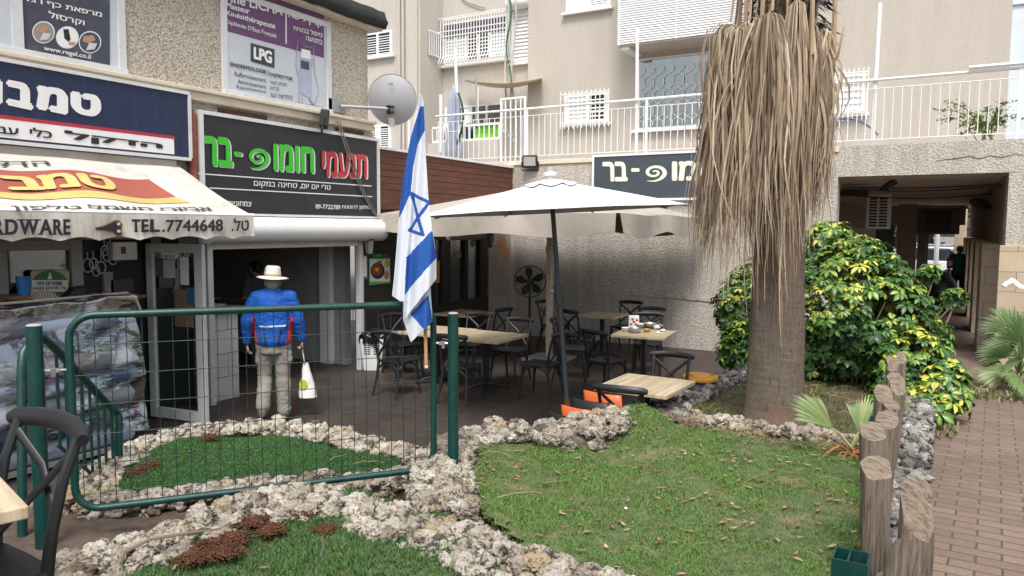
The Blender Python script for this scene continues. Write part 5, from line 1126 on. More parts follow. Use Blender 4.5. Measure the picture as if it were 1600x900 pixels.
c = mixc(t, ramp(t, nl, [(.5, (0, 0, 0)), (.66, (.65,)*3)]), c, (.26, .15, .085))
t.links.new(c, p.inputs['Base Color']); p.inputs['Roughness'].default_value = .95; p.inputs['Specular IOR Level'].default_value = .15
t.links.new(bump(t, nr, .5, .010, bump(t, nv_, .9, .02)), p.inputs['Normal'])
build('trunk', mb, m_bark, palm, 'all')
mb = MB(); rg = np.random.default_rng(3)
for i in range(1500):
    a = rg.uniform(0, 6.283); z = rg.uniform(3.7, 5.5); r = .235; d = Vector((math.cos(a), math.sin(a), rg.uniform(-.9, .6))); p0 = Vector((PX_+r*math.cos(a), PY_+r*math.sin(a), z)); L = rg.uniform(.06, .2)
    s = Vector((-math.sin(a), math.cos(a), 0))*.006; mb.add([p0-s, p0+s, p0+d*L*.6+s*.5+Vector((0,0,-L*.2)), p0+d*L+Vector((rg.normal(0,.02), rg.normal(0,.02), -L*.4))], [(0,1,2),(0,2,3)])
build('trunk_fibre', mb, M("dark_palm_fibre", (.035, .028, .026), .95, var=.4, vs=9), palm)
m_frond = M_attr("dry_frond", [(0, (.11, .08, .06)), (.3, (.29, .215, .15)), (.55, (.49, .385, .27)), (.8, (.66, .54, .39)), (1, (.78, .68, .52))], .75, .12, .18, bs=30)
m_petiole = M("dry_petiole", (.36, .265, .165), .6, var=.2, vs=5, stretch=(5, 5, .6))
def frond(az, hr, hz, length, spread, nst, seed, lean=0.0, bottom=None):
    rg = np.random.default_rng(seed); er = Vector((math.cos(az), math.sin(az), 0)); et = Vector((-math.sin(az), math.cos(az), 0)); c0 = Vector((PX_, PY_, 0))
    hub = c0+er*hr+Vector((0, 0, hz)); top = c0+er*.2+et*rg.normal(0, .08)+Vector((0, 0, hz+1.6))
    fr = build('frond', MB().tube([top, top.lerp(hub, .5)+er*.06, hub+Vector((0, 0, .02))], [.034, .022, .012], 6, [.012, .009, .008], tuple(er)), m_petiole, palm, True)
    V = []; Fq = []; T = []; SEG = 9
    for k in range(nst):
        f = (k+.5)/nst*2-1+rg.normal(0, .03); L = length*(1-.22*abs(f)**1.5)*rg.uniform(.72, 1.06); w = rg.uniform(.0045, .012); ph = rg.uniform(0, 6); crv = rg.normal(0, .05) if rg.random() > .12 else rg.normal(0, .10); tint = np.clip(rg.normal(.5, .27), 0, 1); fd = rg.uniform(-.09, .09)  # strip tints spread wide to paint shadow contrast between the dry strips
        for s in range(SEG+1):
            q = s/SEG
            rise = .10*math.sin(min(1, q*7)*math.pi)*(.5+.5*(1-abs(f))); sp = spread*f*(1-math.exp(-q*5.5))*(1+.25*q); out = .10*math.sin(min(1, q*4)*math.pi/2)*(1-.3*abs(f))+lean*q+crv*math.sin(q*5+ph)+fd*q
            ctr = hub+er*out+et*(sp+.03*math.sin(q*9+ph)*q)+Vector((0, 0, rise-L*max(0, q-.05)))
            ww = w*(.35+min(1, q*5)*.75)*(1-.88*max(0, (q-.45)/.55)); tw = ph+q*1.6
            d = et*math.cos(tw*.5)*ww+er*math.sin(tw*.5)*ww; V += [tuple(ctr-d), tuple(ctr+er*ww*.5), tuple(ctr+d)]; T += [tint*(.92+.16*q), tint*.6, tint]
        b = len(V)-3*(SEG+1)
        for s in range(SEG):
            for j in range(2): a = b+s*3+j; Fq.append((a, a+1, a+4, a+3))
    npmesh('leaf_blades', V, Fq, m_frond, fr, np.clip(T, 0, 1)); return fr
acam = math.atan2(camdir.y, camdir.x)
# angle from the camera side (positive = photo right), hub radius, hub height, length, spread
FR = [(-76,.42,3.90,2.1,.15,100,.14),(-60,.52,3.92,2.35,.16,110,.10),(-42,.44,3.90,2.4,.18,105,.08),(-15,.46,3.93,2.1,.21,150,.03),(9,.36,4.04,2.45,.13,115,-.02),(56,.26,3.84,1.6,.11,100,-.03),(78,.22,3.82,1.7,.09,84,-.03),(34,.24,3.9,2.0,.11,70,-.02),(-27,.30,3.85,2.45,.17,80,.02),
      (108,.20,3.95,1.7,.12,60,-.02),(140,.26,3.95,1.9,.16,64,.0),(168,.34,3.9,2.0,.2,64,.02),(-165,.40,3.95,2.1,.22,64,.04),(-135,.44,3.9,2.2,.22,70,.08),(-105,.46,3.92,2.2,.20,76,.12),(4,.28,3.65,2.65,.045,44,-.01),(46,.20,3.9,1.9,.10,60,-.02)]
for i, (dg, hr, hz, L, sp, ns, ln) in enumerate(FR): frond(acam+R_(dg), hr, hz, L, sp, ns, 50+i, ln)
# extra bare petioles rising behind the skirt
for i, dg in enumerate((-58, -88, -30, 28, 66)):
    a = acam+R_(dg); er = Vector((math.cos(a), math.sin(a), 0)); c0 = Vector((PX_, PY_, 0)); build('petiole', MB().tube([c0+er*.40+Vector((0,0,3.6)), c0+er*.38+Vector((0,0,4.6)), c0+er*.3+Vector((0,0,5.7))], [.02,.018,.03], 6), m_petiole, palm, True)
# thin pinnate leaf blade fan used by the two small palms
def fan_leaf(V, Fq, T, hub, axis, up, n, L, spread, droop, rg, w=.016, tint=.5):
    axis = Vector(axis).normalized(); up = Vector(up).normalized(); side = axis.cross(up).normalized()
    for k in range(n):
        f = (k/(n-1)*2-1)*spread; d = (axis*math.cos(f)+side*math.sin(f)).normalized(); LL = L*(1-.25*abs(f)/spread)*rg.uniform(.85, 1.05); i0 = len(V); wn_ = d.cross(up).normalized(); tt = np.clip(tint+rg.normal(0, .15), 0, 1)
        for s in range(6):
            q = s/5; c = hub+d*LL*q+up*(.05*math.sin(q*3)*LL)-Vector((0, 0, droop*LL*q*q)); ww = w*(.35+1.2*q)*(1-q**3*.95) if q < .99 else .001
            V += [tuple(c-wn_*ww), tuple(c+wn_*ww)]; T += [tt, min(1, tt+.1)]
        for s in range(5): a = i0+2*s; Fq.append((a, a+1, a+3, a+2))
m_fan = M_attr("fan_palm_leaf", [(0, (.05, .10, .03)), (.5, (.14, .22, .07)), (.8, (.28, .33, .12)), (1, (.5, .44, .2))], .5, .1, .2)
sp_ = onz(1330, 712, .5); seed = thing('palm_seedling', 'young fan palm with three light green leaves by the low rock line', 'plant', sp_)
rg = np.random.default_rng(5); hubs = []
for tgt, up, L, n_, spd, tn in (((1275, 645), (0,0,1), .40, 22, .5, .55), ((1352, 655), (0,-.5,1), .36, 22, .75, .62), ((1368, 655), (.2,.3,1), .55, 20, .28, .6), ((1350, 690), (0,0,1), .26, 16, .6, .98)):
    e = atd(*tgt, sp_.y*.868+(.45)); e = ony(tgt[0], tgt[1], sp_.y+RNG.uniform(-.05, .1)); base_ = sp_+Vector((0, 0, .06)); st__ = base_.lerp(e, .55); V, Fq, T = [], [], []
    fan_leaf(V, Fq, T, st__, (e-base_), (camdir*.9+Vector((0,0,.6))), n_, L, spd, .12, rg, .010, tn); lf = build('petiole', MB().tube([base_, base_.lerp(st__, .6)+Vector((0,0,.02)), st__], [.012, .009, .007], 6), m_petiole if tn > .9 else M("green_petiole", (.3, .33, .12), .5), seed, True); npmesh('leaf', V, Fq, m_fan, lf, T)
mb = MB()
for i in range(70):
    a = RNG.uniform(0, 6.28); L = RNG.uniform(.1, .26); d = Vector((math.cos(a), math.sin(a), RNG.uniform(-.1, .8))); mb.tube([sp_+Vector((0,0,.02)), sp_+d*L*.6, sp_+d*L+Vector((0,0,-L*.45))], [.006,.006,.002], 4)
build('dead_base', mb, M("dead_leaf_base", (.3, .15, .06), .8, var=.4, vs=8), seed)
rp_ = onz(1592, 600, .27); rp = thing('fan_palm_bush', 'dark green fan palm clump at the right edge before the stone pillar', 'plant', rp_)
for i, (tx, ty, tz, L, spd, tn) in enumerate(((1570,480,.1,.55,1.1,.15),(1592,500,-.2,.55,1.2,.2),(1565,540,.0,.5,1.1,.25),(1600,545,-.3,.55,1.2,.35),(1560,580,-.1,.42,1.0,.6),(1590,590,-.35,.45,1.1,.4),(1630,500,.1,.6,1.2,.2),(1640,560,-.2,.6,1.2,.3))):
    e = ony(tx, ty, rp_.y+tz); V, Fq, T = [], [], []; b_ = rp_+Vector((0,0,.1)); hub = b_.lerp(e, .6); fan_leaf(V, Fq, T, hub, (e-b_)+Vector((-.1,0,.05)), (camdir*.7+Vector((.1,0,.6))), 30, L, spd, .25, rg, .014, tn); lf = build('petiole', MB().tube([b_, b_.lerp(hub,.5)+Vector((0,0,.04)), hub], .012, 6), M("green_petiole_dark", (.12, .17, .06), .5), rp, True); npmesh('leaf', V, Fq, m_fan, lf, T)
mb = MB()
for i in range(160):
    a = RNG.uniform(0, 6.28); L = RNG.uniform(.12, .4); d = Vector((math.cos(a), math.sin(a)*.7, RNG.uniform(0, .6))); mb.tube([rp_, rp_+d*L*.6, rp_+d*L+Vector((0,0,-L*.4))], .004, 4)
build('dead_base', mb, M("grey_dead_stems", (.2, .15, .1), .9, var=.4), rp)

# ------------------------------------------------------------------ variegated bush
bush = thing('bush', 'large variegated umbrella plant bush with yellow and green leaves', 'bush', (-1.0, 8.6, .45))
E_ = [((1325,485),8.5,.68,.72),((1380,510),8.1,.46,.55),((1285,520),9.0,.78,.70),((1420,580),7.7,.38,.40),((1468,612),7.4,.26,.27),((1298,380),8.8,.24,.24),((1340,410),8.6,.34,.30),((1165,480),9.4,.34,.36),((1158,545),9.2,.24,.32),((1494,462),8.2,.09,.07),((1420,462),8.4,.15,.13),((1452,425),8.4,.08,.07),((1225,480),9.6,.70,.70),((1445,530),8.0,.22,.27),((1450,640),7.25,.22,.20),((1410,640),7.55,.34,.30)]
EL = []
for (px, py), D, rx, rz in E_: EL.append((np.array(atd(px, py, D)), rx, rz))
rg = np.random.default_rng(11); PTS = []; NRM = []
for c, rx, rz in EL:
    n = int(620*rx*rz+90*rx)
    d = rg.normal(0, 1, (n*2, 3)); d /= np.linalg.norm(d, axis=1)[:, None]; P = c+d*np.array([rx, rx, rz])*rg.uniform(.80, 1.16, (n*2, 1))
    ok = P[:, 2] > .48
    for c2, rx2, rz2 in EL:
        if c2 is c: continue
        ok &= (((P-c2)/np.array([rx2, rx2, rz2]))**2).sum(1) > .68
    PTS.append(P[ok]); NRM.append(d[ok])
PTS = np.concatenate(PTS); NRM = np.concatenate(NRM)
V = []; Fq = []; T = []
for P, N in zip(PTS, NRM):
    # keep to the side the place shows plus a thinner far side
    if N[1] > .55 and rg.random() < .6: continue
    up = Vector(N)*.75+Vector((0, 0, .75))+Vector(rg.normal(0, .28, 3)); up.normalize(); s0 = up.orthogonal().normalized(); s1 = up.cross(s0)
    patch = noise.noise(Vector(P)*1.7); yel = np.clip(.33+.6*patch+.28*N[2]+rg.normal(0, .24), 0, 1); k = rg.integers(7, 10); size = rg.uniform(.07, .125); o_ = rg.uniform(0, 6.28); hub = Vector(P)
    for j in range(k):
        a = o_+2*math.pi*j/k+rg.normal(0, .1); d = (s0*math.cos(a)+s1*math.sin(a)); L = size*rg.uniform(.8, 1.15); w = L*rg.uniform(.19, .25); sd2 = d.cross(up).normalized(); lift = rg.uniform(-.05, .55); i0 = len(V); tl = np.clip(yel+rg.normal(0, .16), 0, 1)
        for q, ww in ((.16, .12), (.45, .9), (.75, 1.0), (1.0, .12)):
            c = hub+d*L*q*(1-.1*lift)+up*(lift*L*q*.7-.42*L*q*q)
            for s in (-1, 0, 1):
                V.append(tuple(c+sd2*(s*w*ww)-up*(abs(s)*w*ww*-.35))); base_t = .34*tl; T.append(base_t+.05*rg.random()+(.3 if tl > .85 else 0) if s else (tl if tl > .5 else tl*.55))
        for q in range(3):
            for s in range(2): a_ = i0+q*3+s; Fq.append((a_, a_+1, a_+4, a_+3))
m_bushl = M_attr("variegated_leaf", [(0, (.025, .07, .016)), (.25, (.06, .15, .028)), (.5, (.15, .28, .045)), (.68, (.34, .42, .06)), (.85, (.62, .55, .07)), (1, (.76, .68, .2))], .38, .0, .12, spec=.5)
npmesh('foliage', V, Fq, m_bushl, bush, np.clip(T, 0, 1))
mb = MB(); root0 = Vector((-1.0, 8.7, .45))
for c, rx, rz in EL:
    for i in range(5):
        d = Vector(rg.normal(0, 1, 3)); d.z = abs(d.z); d.normalize(); e = Vector(c)+Vector((d.x*rx*.85, d.y*rx*.85, d.z*rz*.85)); r0 = Vector((root0.x*.4+c[0]*.6+rg.normal(0,.08), root0.y*.4+c[1]*.6, .46)); mb.tube([r0, r0.lerp(e, .5)+Vector((rg.normal(0,.06), rg.normal(0,.06), .08)), e], [.02, .014, .006], 5)
build('stems', mb, M("bush_stem", (.13, .10, .06), .8, var=.3), bush, True)
# weeds where the path meets the pillar
V, Fq, T = [], [], []
for i in range(420):
    x, y = (RNG.uniform(.1, .9), 10.3+RNG.normal(0, .12)) if i < 240 else (RNG.uniform(.02, .2), RNG.uniform(7.5, 9.6)); z0 = pz(y); h = RNG.uniform(.04, .16); a = RNG.uniform(0, 6.28); w = .006; dx, dy = math.cos(a), math.sin(a); i0 = len(V)
    V += [(x-dy*w, y+dx*w, z0), (x+dy*w, y-dx*w, z0), (x+dx*h*.5+dy*w*1.6, y+dy*h*.5-dx*w*1.6, z0+h*.7), (x+dx*h*.5-dy*w*1.6, y+dy*h*.5+dx*w*1.6, z0+h*.7)]; Fq.append((i0, i0+1, i0+2, i0+3)); T += [RNG.random()]*4
tag(npmesh('weeds', V, Fq, m_dryg, None, T), 'dry weeds along the edge of the brick path', 'weeds', kind='stuff')
# ------------------------------------------------------------------ cross back chairs and bistro tables
def make_chair(label):
    c = thing('bistro_chair', label, 'chair', (0, 0, 0), 0, 'black cross back bistro chairs'); m = m_plastic_k
    P = [(-.205,.19),(-.19,.205),(0,.225),(.19,.205),(.205,.19),(.185,-.18),(.15,-.2),(0,-.205),(-.15,-.2),(-.185,-.18)]
    build('seat', MB().prism(P, .445, .472), m, c, bevel=.01)
    for s in (-1, 1):
        build('leg', MB().tube([(s*.175,.175,.45),(s*.185,.19,.25),(s*.205,.215,0)], [.019,.017,.013], 8), m, c, True)
        build('leg', MB().tube([(s*.165,-.175,.46),(s*.18,-.195,.25),(s*.2,-.265,0)], [.02,.018,.013], 8), m, c, True)
        build('back_post', MB().tube([(s*.165,-.175,.44),(s*.178,-.19,.58),(s*.188,-.225,.74),(s*.192,-.275,.865)], [.02,.018,.016,.016], 8), m, c, True)
        build('cross_slat', MB().tube([(s*.165,-.18,.50),(s*.06,-.235+.012*s,.61),(-s*.06,-.265+.012*s,.72),(-s*.182,-.26,.82)], .017, 8, .007, (0,1,.3)), m, c, True)
    build('top_rail', MB().tube([(-.235,-.262,.855),(-.21,-.275,.862),(-.11,-.305,.868),(0,-.315,.87),(.11,-.305,.868),(.21,-.275,.862),(.235,-.262,.855)], [.016,.022,.024,.024,.024,.022,.016], 10, [.02,.03,.033,.034,.033,.03,.02], (0,0,1)), m, c, True)
    ap_ = MB()
    for a, b in (((-.178,.18),(.178,.18)), ((-.17,-.18),(.17,-.18)), ((-.178,.18),(-.17,-.18)), ((.178,.18),(.17,-.18))):
        pts = [(a[0]+(b[0]-a[0])*t, a[1]+(b[1]-a[1])*t, .30+.14*math.sin(math.pi*t)**.45 if 0 < t < 1 else .30) for t in np.linspace(0, 1, 13)]; ap_.tube(pts, .009, 6)
    build('apron', ap_, m, c, True); return c
chair0 = None
def chair(x, y, rz, label, z=0, lean=0):
    global chair0
    if chair0 is None: chair0 = make_chair(label); c = chair0
    else: c = dup(chair0)
    place(c, (x, y, z), rz, label); return c
def face(x, y, tx, ty): return math.atan2(-(tx-x), (ty-y))
def bistro(x, y, sx, sy, rz, label, mat, z=0):
    t = thing('bistro_table', label, 'table', (x, y, z), rz, 'pale striped bistro tables'); me_ = []
    tm = Matrix.Translation((x, y, z)) @ Matrix.Rotation(rz, 4, 'Z')
    def L(name, mb, m_, **k):
        me = bpy.data.meshes.new(name); me.from_pydata(mb.v, [], mb.f); me.update(); o = bpy.data.objects.new(name, me); COL.objects.link(o); o.parent = t; me.materials.append(m_)
        if k.get('smooth'): me.shade_smooth(); me.set_sharp_from_angle(angle=R_(40))
        if k.get('bevel'): b = o.modifiers.new("bevel", 'BEVEL'); b.width = k['bevel']; b.segments = 2
        return o
    L('tabletop', MB().box(-sx/2, sx/2, -sy/2, sy/2, .715, .752), mat, bevel=.005)
    L('column', MB().box(-.032, .032, -.032, .032, .06, .70), m_iron); L('mount', MB().box(-.2, .2, -.025, .025, .697, .714).box(-.024, .024, -.2, -.026, .697, .714).box(-.024, .024, .026, .2, .697, .714), m_iron)
    for k in range(4):
        a = math.pi/4+k*math.pi/2; L('foot', MB().tube([(0,0,.10),(.16*math.cos(a),.16*math.sin(a),.075),(.30*math.cos(a),.30*math.sin(a),.03),(.33*math.cos(a),.33*math.sin(a),.0)], [.03,.024,.018,.02], 8), m_iron, smooth=True)
    return t
bistro(-5.28, 8.56, .86, .84, 0, 'pale striped table with its long edge towards the green gate post', m_lam)
bistro(-6.13, 8.63, .82, .84, 0, 'pale striped table pushed against the left side of another near the green fence', m_lam2)
bistro(-7.05, 10.72, .72, .8, 0, 'wood topped table nearest the dark restaurant windows', m_lam2)
bistro(-4.92, 11.72, .66, .72, 0, 'empty striped table by the rough wall behind the parasol pole', m_lam2)
bistro(-3.55, 9.95, .74, .78, R_(6), 'striped table with bowls and napkins left on it', m_lam2)
bistro(-2.35, 6.66, .70, .78, R_(-2), 'striped table right behind the stone planter wall', m_lam)
bistro(-2.45, .84, .61, .61, YAW+R_(45), 'pale table corner at the left bottom edge of the view', m_lam, .705)
for x, y, tx, ty, lb in ((-5.22,7.86,-5.3,8.6,'black chair with its back to the green gate post'), (-4.42,8.52,-5.3,8.5,'black chair at the right end of the double table'), (-5.30,9.25,-5.3,8.6,'black chair on the far side of the double table, right one'), (-6.12,9.45,-6.1,8.6,'black chair on the far side of the double table, half behind the gate post'),
    (-6.45,10.62,-7.05,10.7,'black chair right of the table by the restaurant windows'), (-7.2,10.05,-7.05,10.7,'black chair in front of the table by the restaurant windows'), (-6.15,7.75,-6.1,8.6,'black chair behind the green mesh near the flag stick'), (-6.95,8.9,-6.1,8.65,'black chair at the left end of the double table, behind the flag'),
    (-5.1,11.16,-4.92,11.72,'black chair with its back to us at the empty wall table'), (-4.86,12.58,-4.9,11.7,'black chair against the wall behind the empty table'), (-3.85,10.95,-3.55,9.95,'black chair behind the table with bowls, facing us'), (-4.12,11.75,-4.0,10.8,'black chair mostly hidden close to the rough wall'),
    (-3.78,9.16,-3.55,9.95,'black chair with crossed back in front of the table with bowls'), (-4.62,9.9,-3.55,10.2,'black chair seen from the side at the left of the table with bowls'), (-6.0,12.1,-5.0,12.0,'black chair by the off white parasol pole'),
    (-2.42,7.42,-2.38,6.6,'black chair behind the table at the stone planter'), (-2.30,6.10,-2.34,6.7,'black chair tucked in front of the table at the stone planter')): chair(x, y, face(x, y, tx, ty), lb)
chair(-2.45, 1.03, math.atan2(.067, -.993), 'big charcoal chair back nearest the camera at the left edge', .705)

# stacking chairs behind the planter: orange and black shells
def shell_chair(label, mat, x, y, rz, z):
    c = thing('stacking_chair', label, 'chair', (x, y, z), rz, 'stacked plastic chairs by the planter wall')
    def L(name, mb, m_, sm=True):
        me = bpy.data.meshes.new(name); me.from_pydata(mb.v, [], mb.f); me.update(); o = bpy.data.objects.new(name, me); COL.objects.link(o); o.parent = c; me.materials.append(m_)
        if sm: me.shade_smooth(); me.set_sharp_from_angle(angle=R_(40))
        so = None
        return o
    sh_ = L('shell', MB().grid(lambda u, v: ((u-.5)*.42*(1-.08*v), (.20-.38*v*1.35 if v < .55 else -.08-.12*(v-.55)/.45), .42 if v < .5 else .42+(v-.5)/.5*.40+.0) if False else ((u-.5)*.42, [.2,.0,-.16,-.2,-.235][int(round(v*4))]-.045*(1-(2*u-1)**2)*(1 if v > .55 else 0), [.43,.41,.43,.60,.80][int(round(v*4))]-.02*(1-(2*u-1)**2)*(1 if v < .5 else 0)), 10, 4), mat)
    sl = sh_.modifiers.new("thickness", 'SOLIDIFY'); sl.thickness = .02
    for sx in (-1, 1):
        L('leg', MB().tube([(sx*.17,.16,.41),(sx*.2,.2,0)], .012, 6), m_iron); L('leg', MB().tube([(sx*.17,-.12,.41),(sx*.2,-.22,0)], .012, 6), m_iron)
    return c
p1_, p2_ = onz(945, 617, .76), onz(914, 644, .70)
dd = (p1_-p2_); az = face(p1_.x, p1_.y, p1_.x+.2, p1_.y+1)
for i, (px, py, z, mt, lb) in enumerate(((945,615,.75,m_orange,'orange plastic chair back, upper one by the planter rocks'), (926,627,.72,m_plastic_k,'black plastic chair between the two orange ones'), (911,639,.69,m_orange,'orange plastic chair back, lower one by the planter rocks'), (893,651,.66,m_plastic_k,'black plastic chair lowest beside the parasol pole foot'))):
    q = onz(px, py, z); sc_ = shell_chair(lb, mt, q.x, q.y+.22, R_(-8), 0); sc_.scale = (.92, .92, z/.80)

# orange lidded barrel
q = onz(1094, 586, .64); br = thing('barrel', 'dark barrel with an amber plastic lid beside the dark rock wall', 'barrel', (q.x, q.y, 0))
build('drum', MB().lathe([(.15,0),(.175,.08),(.18,.32),(.168,.59)], (q.x, q.y, 0), 24), M("dark_blue_drum", (.02, .025, .035), .5), br, True); build('lid', MB().lathe([(.168,.59),(.190,.595),(.192,.62),(.182,.632),(.12,.637),(.11,.65),(0,.652)], (q.x, q.y, 0), 32, None, .03), m_yel, br, True); build('lid_ring', MB().tube([(q.x+.14*math.cos(t), q.y+.14*math.sin(t), .64) for t in np.linspace(0, 5.6, 24)], .008, 6), m_yel, br, True)

# things left on the table with bowls
tz = .753
def bowl(px, py, r, mat, fill, label):
    p = onz(px, py, tz); b = thing('bowl', label, 'bowl', p, 0, 'bowls left on the table'); build('shell', MB().lathe([(r*.45,0),(r*.8,r*.35),(r,r*.75),(r*.95,r*.75),(r*.74,r*.36),(0,r*.2)], p, 18), mat, b, True); build('contents', MB().lathe([(r*.82,r*.5),(r*.4,r*.62),(0,r*.6)], p, 14, None, .1), fill, b, True)
m_hum = M("hummus", (.5, .38, .22), .7, var=.3, vs=20); m_sal = M("leftover_salad", (.3, .16, .06), .6, var=.6, vs=40)
bowl(979, 518, .075, m_white, m_hum, 'small white bowl at the left of the littered table'); bowl(993, 520, .095, m_steel, m_sal, 'steel bowl in front on the littered table'); bowl(1002, 512, .08, m_white, m_hum, 'white bowl behind the steel one'); bowl(1016, 513, .105, m_steel, m_sal, 'wide steel bowl with leftovers in the middle of the table'); bowl(1011, 519, .06, m_yel, m_hum, 'little amber dish at the front of the littered table')
p = onz(990, 511, tz); bx_ = tag(build('napkin_box', MB().obox(p+Vector((0,0,.085)), (.15, .12, .17), Matrix.Rotation(.4, 3, 'Z')), m_lettw, None, bevel=.006), 'white box with red pattern on the littered table', 'napkin box')
mb = MB()
for dx, dz in ((-.04,.05),(.03,.05),(-.02,.12),(.045,.11),(0,.085)): mb.obox(p+Matrix.Rotation(.4, 3, 'Z') @ Vector((dx, -.0605, dz)), (.035, .004, .03), Matrix.Rotation(.4, 3, 'Z'))
build('pattern', mb, m_red_l, bx_)
def crumple(px, py, r, label, mat):
    p = onz(px, py, tz); V, Fq = ico(2); o = RNG.uniform(0, 9); V = np.array([v*(1+.5*noise.noise(Vector(v)*2.2+Vector((o, 0, 0)))) for v in V])*np.array([r, r, r*.6])+np.array(p)+np.array([0, 0, r*.4]); return tag(npmesh('napkin', V, Fq, mat), label, 'napkin')
m_nap = M("bluish_paper", (.55, .62, .75), .9, var=.15)
crumple(1026, 514, .055, 'crumpled bluish napkin at the right of the bowls', m_nap); crumple(1036, 518, .04, 'small crumpled napkin at the table edge', m_nap); crumple(1028, 521, .03, 'flat scrap of paper by the bowls', m_lettw); crumple(1031, 511, .045, 'brown bread piece behind the napkins', M("bread_crust", (.35, .2, .09), .8))

# ------------------------------------------------------------------ parasols
UX, UY = -5.63, 11.14
cu = thing('square_parasol', 'large square beige parasol with drooping valance on an off white pole', 'parasol', (UX, UY, 0)); HS = 2.0; zc, zr = 2.93, 2.38
def sq(u, v):
    a = (u*4) % 4; k = int(a); t = a-k; cs = [(-1,-1),(1,-1),(1,1),(-1,1)]; A, B = cs[k], cs[(k+1) % 4]; ex, ey = A[0]*(1-t)+B[0]*t, A[1]*(1-t)+B[1]*t
    edge = abs(2*t-1); r = v; pull = 1-.035*(1-edge**2)*v; z = zc+(zr-zc)*r**.92-.10*math.sin(math.pi*r)*(1-edge)*.8+.02*math.sin(9*t+u*7)*r*(1-edge)
    return (UX+ex*HS*r*pull, UY+ey*HS*r*pull, z+.02)
build('canopy', MB().grid(sq, 96, 18), m_canvas, cu, 'all')
for k in range(4):
    def vl(u, v, k=k):
        t = .01+.98*u; x, y, z = sq((k+t)/4, 1.0); n_ = [(0,-1),(1,0),(0,1),(-1,0)][k]; e = math.sin(t*math.pi); d = .29*(1-.10*math.cos(t*4*math.pi)); ff = .045*math.sin(t*13+k)*v
        return (x+n_[0]*(ff+.012*v), y+n_[1]*(ff+.012*v), z-d*v-.02*abs(math.sin(t*2*math.pi))*v)
    build('valance', MB().grid(vl, 40, 5), m_canvas, cu, 'all')
build('pole', MB().box(UX-.045, UX+.045, UY-.045, UY+.045, .05, 3.2), m_pole_b, cu, bevel=.008); build('base', MB().box(UX-.35, UX+.35, UY-.35, UY+.35, 0, .05), m_plaster, cu, bevel=.01)
build('collar', MB().lathe([(.075,0),(.075,.12)], (UX, UY, 1.78), 12), m_pole_b, cu)
for sx, sy in ((-1,-1),(1,-1),(1,1),(-1,1),(0,-1),(1,0),(0,1),(-1,0)): build('rib', MB().beam((UX, UY, zc-.06), (UX+sx*HS*.97, UY+sy*HS*.97, zr-.01), .03, .03), m_pole_b, cu)
cp = atd(860, 281, 8.1); tip = cp; ft = onz(889, 668, 0)
axv = (tip-ft).normalized(); ub = ft+axv*((2.42)/axv.z)
wp = thing('white_parasol', 'white round parasol leaning on a slate grey pole', 'parasol', (ft.x, ft.y, 0))
qx = Matrix.Rotation(.035, 3, C_FW) @ axv.to_track_quat('Z', 'Y').to_matrix(); RU = 1.48; top = tip; hgt = .34; N8 = 8; rot0 = .36
def wc(u, v):
    a = (u*N8) % N8; k = int(a); t = a-k; A0 = 2*math.pi*k/N8+rot0; A1 = 2*math.pi*(k+1)/N8+rot0
    ex = math.cos(A0)*(1-t)+math.cos(A1)*t; ey = math.sin(A0)*(1-t)+math.sin(A1)*t; s = 1-.04*math.sin(math.pi*t)*v; z = -hgt*v**1.06-.05*math.sin(math.pi*v)*math.sin(math.pi*t)
    return top+qx @ Vector((ex*RU*v*s, ey*RU*v*s, z))
build('canopy', MB().grid(wc, 80, 16), m_wcanvas, wp, 'all')
def wvent(u, v):
    p = wc(u, .04+.17*v); return p+qx @ Vector((0, 0, .018))
build('vent', MB().grid(wvent, 64, 4), m_wcanvas, wp, 'all')
build('cap', MB().lathe([(.075,.04),(.08,.065),(.05,.085),(0,.09)], top, 16, qx), m_wcanvas, wp, True)
build('pole', MB().tube([ft, ub], .026, 12), M("slate_pole", (.055, .068, .078), .45), wp, True); build('upper_pole', MB().tube([ub-axv*.4, top], .022, 10), M("slate_pole_upper", (.035, .042, .05), .45), wp, True)
jj = ft+axv*((1.36)/axv.z); build('crank_housing', MB().tube([jj, jj+axv*.22], [.05, .055], 12), M("slate_housing", (.05, .06, .068), .5), wp, True); build('crank', MB().tube([jj+axv*.14, jj+axv*.14-rgt*.10+Vector((0,0,.02))], .014, 8), m_steel, wp, True); build('rusty_base_tube', MB().tube([ft+Vector((0,0,.02)), ft+axv*.33], .034, 10), m_rust, wp, True)
for k in range(N8):
    a = 2*math.pi*k/N8+rot0; build('rib', MB().tube([top+qx @ Vector((0,0,-.03)), top+qx @ Vector((math.cos(a)*RU*.98, math.sin(a)*RU*.98, -hgt-.012))], .009, 6), m_steel, wp)
build('foot_plate', MB().box(ft.x-.25, ft.x+.25, ft.y-.25, ft.y+.25, 0, .05), m_plaster, wp, bevel=.01)

# ------------------------------------------------------------------ standing fan
fc_ = atd(828, 440, 13.0); fb = thing('pedestal_fan', 'black pedestal fan standing at the rough wall', 'fan', (fc_.x, fc_.y, 0)); fd = (Vector((0, 0, 1.5))-fc_); fd.z = 0; fd.normalize(); qf = fd.to_track_quat('Z', 'Y').to_matrix(); fr_ = .275
mb = MB()
for rr, zz in ((fr_,0),(fr_*.99,.03),(fr_*.72,.06),(fr_*.45,.07),(fr_*.22,.075)): mb.tube([fc_+qf @ Vector((rr*math.cos(t), rr*math.sin(t), zz)) for t in np.linspace(0, 2*math.pi, 40)[:-1]], .008 if rr > .26 else .003, 5, closed=True)
for k in range(36): a = 2*math.pi*k/36; mb.tube([fc_+qf @ Vector((fr_*math.cos(a), fr_*math.sin(a), .02)), fc_+qf @ Vector((fr_*.6*math.cos(a+.1), fr_*.6*math.sin(a+.1), .066)), fc_+qf @ Vector((fr_*.12*math.cos(a+.2), fr_*.12*math.sin(a+.2), .078))], .0022, 4)
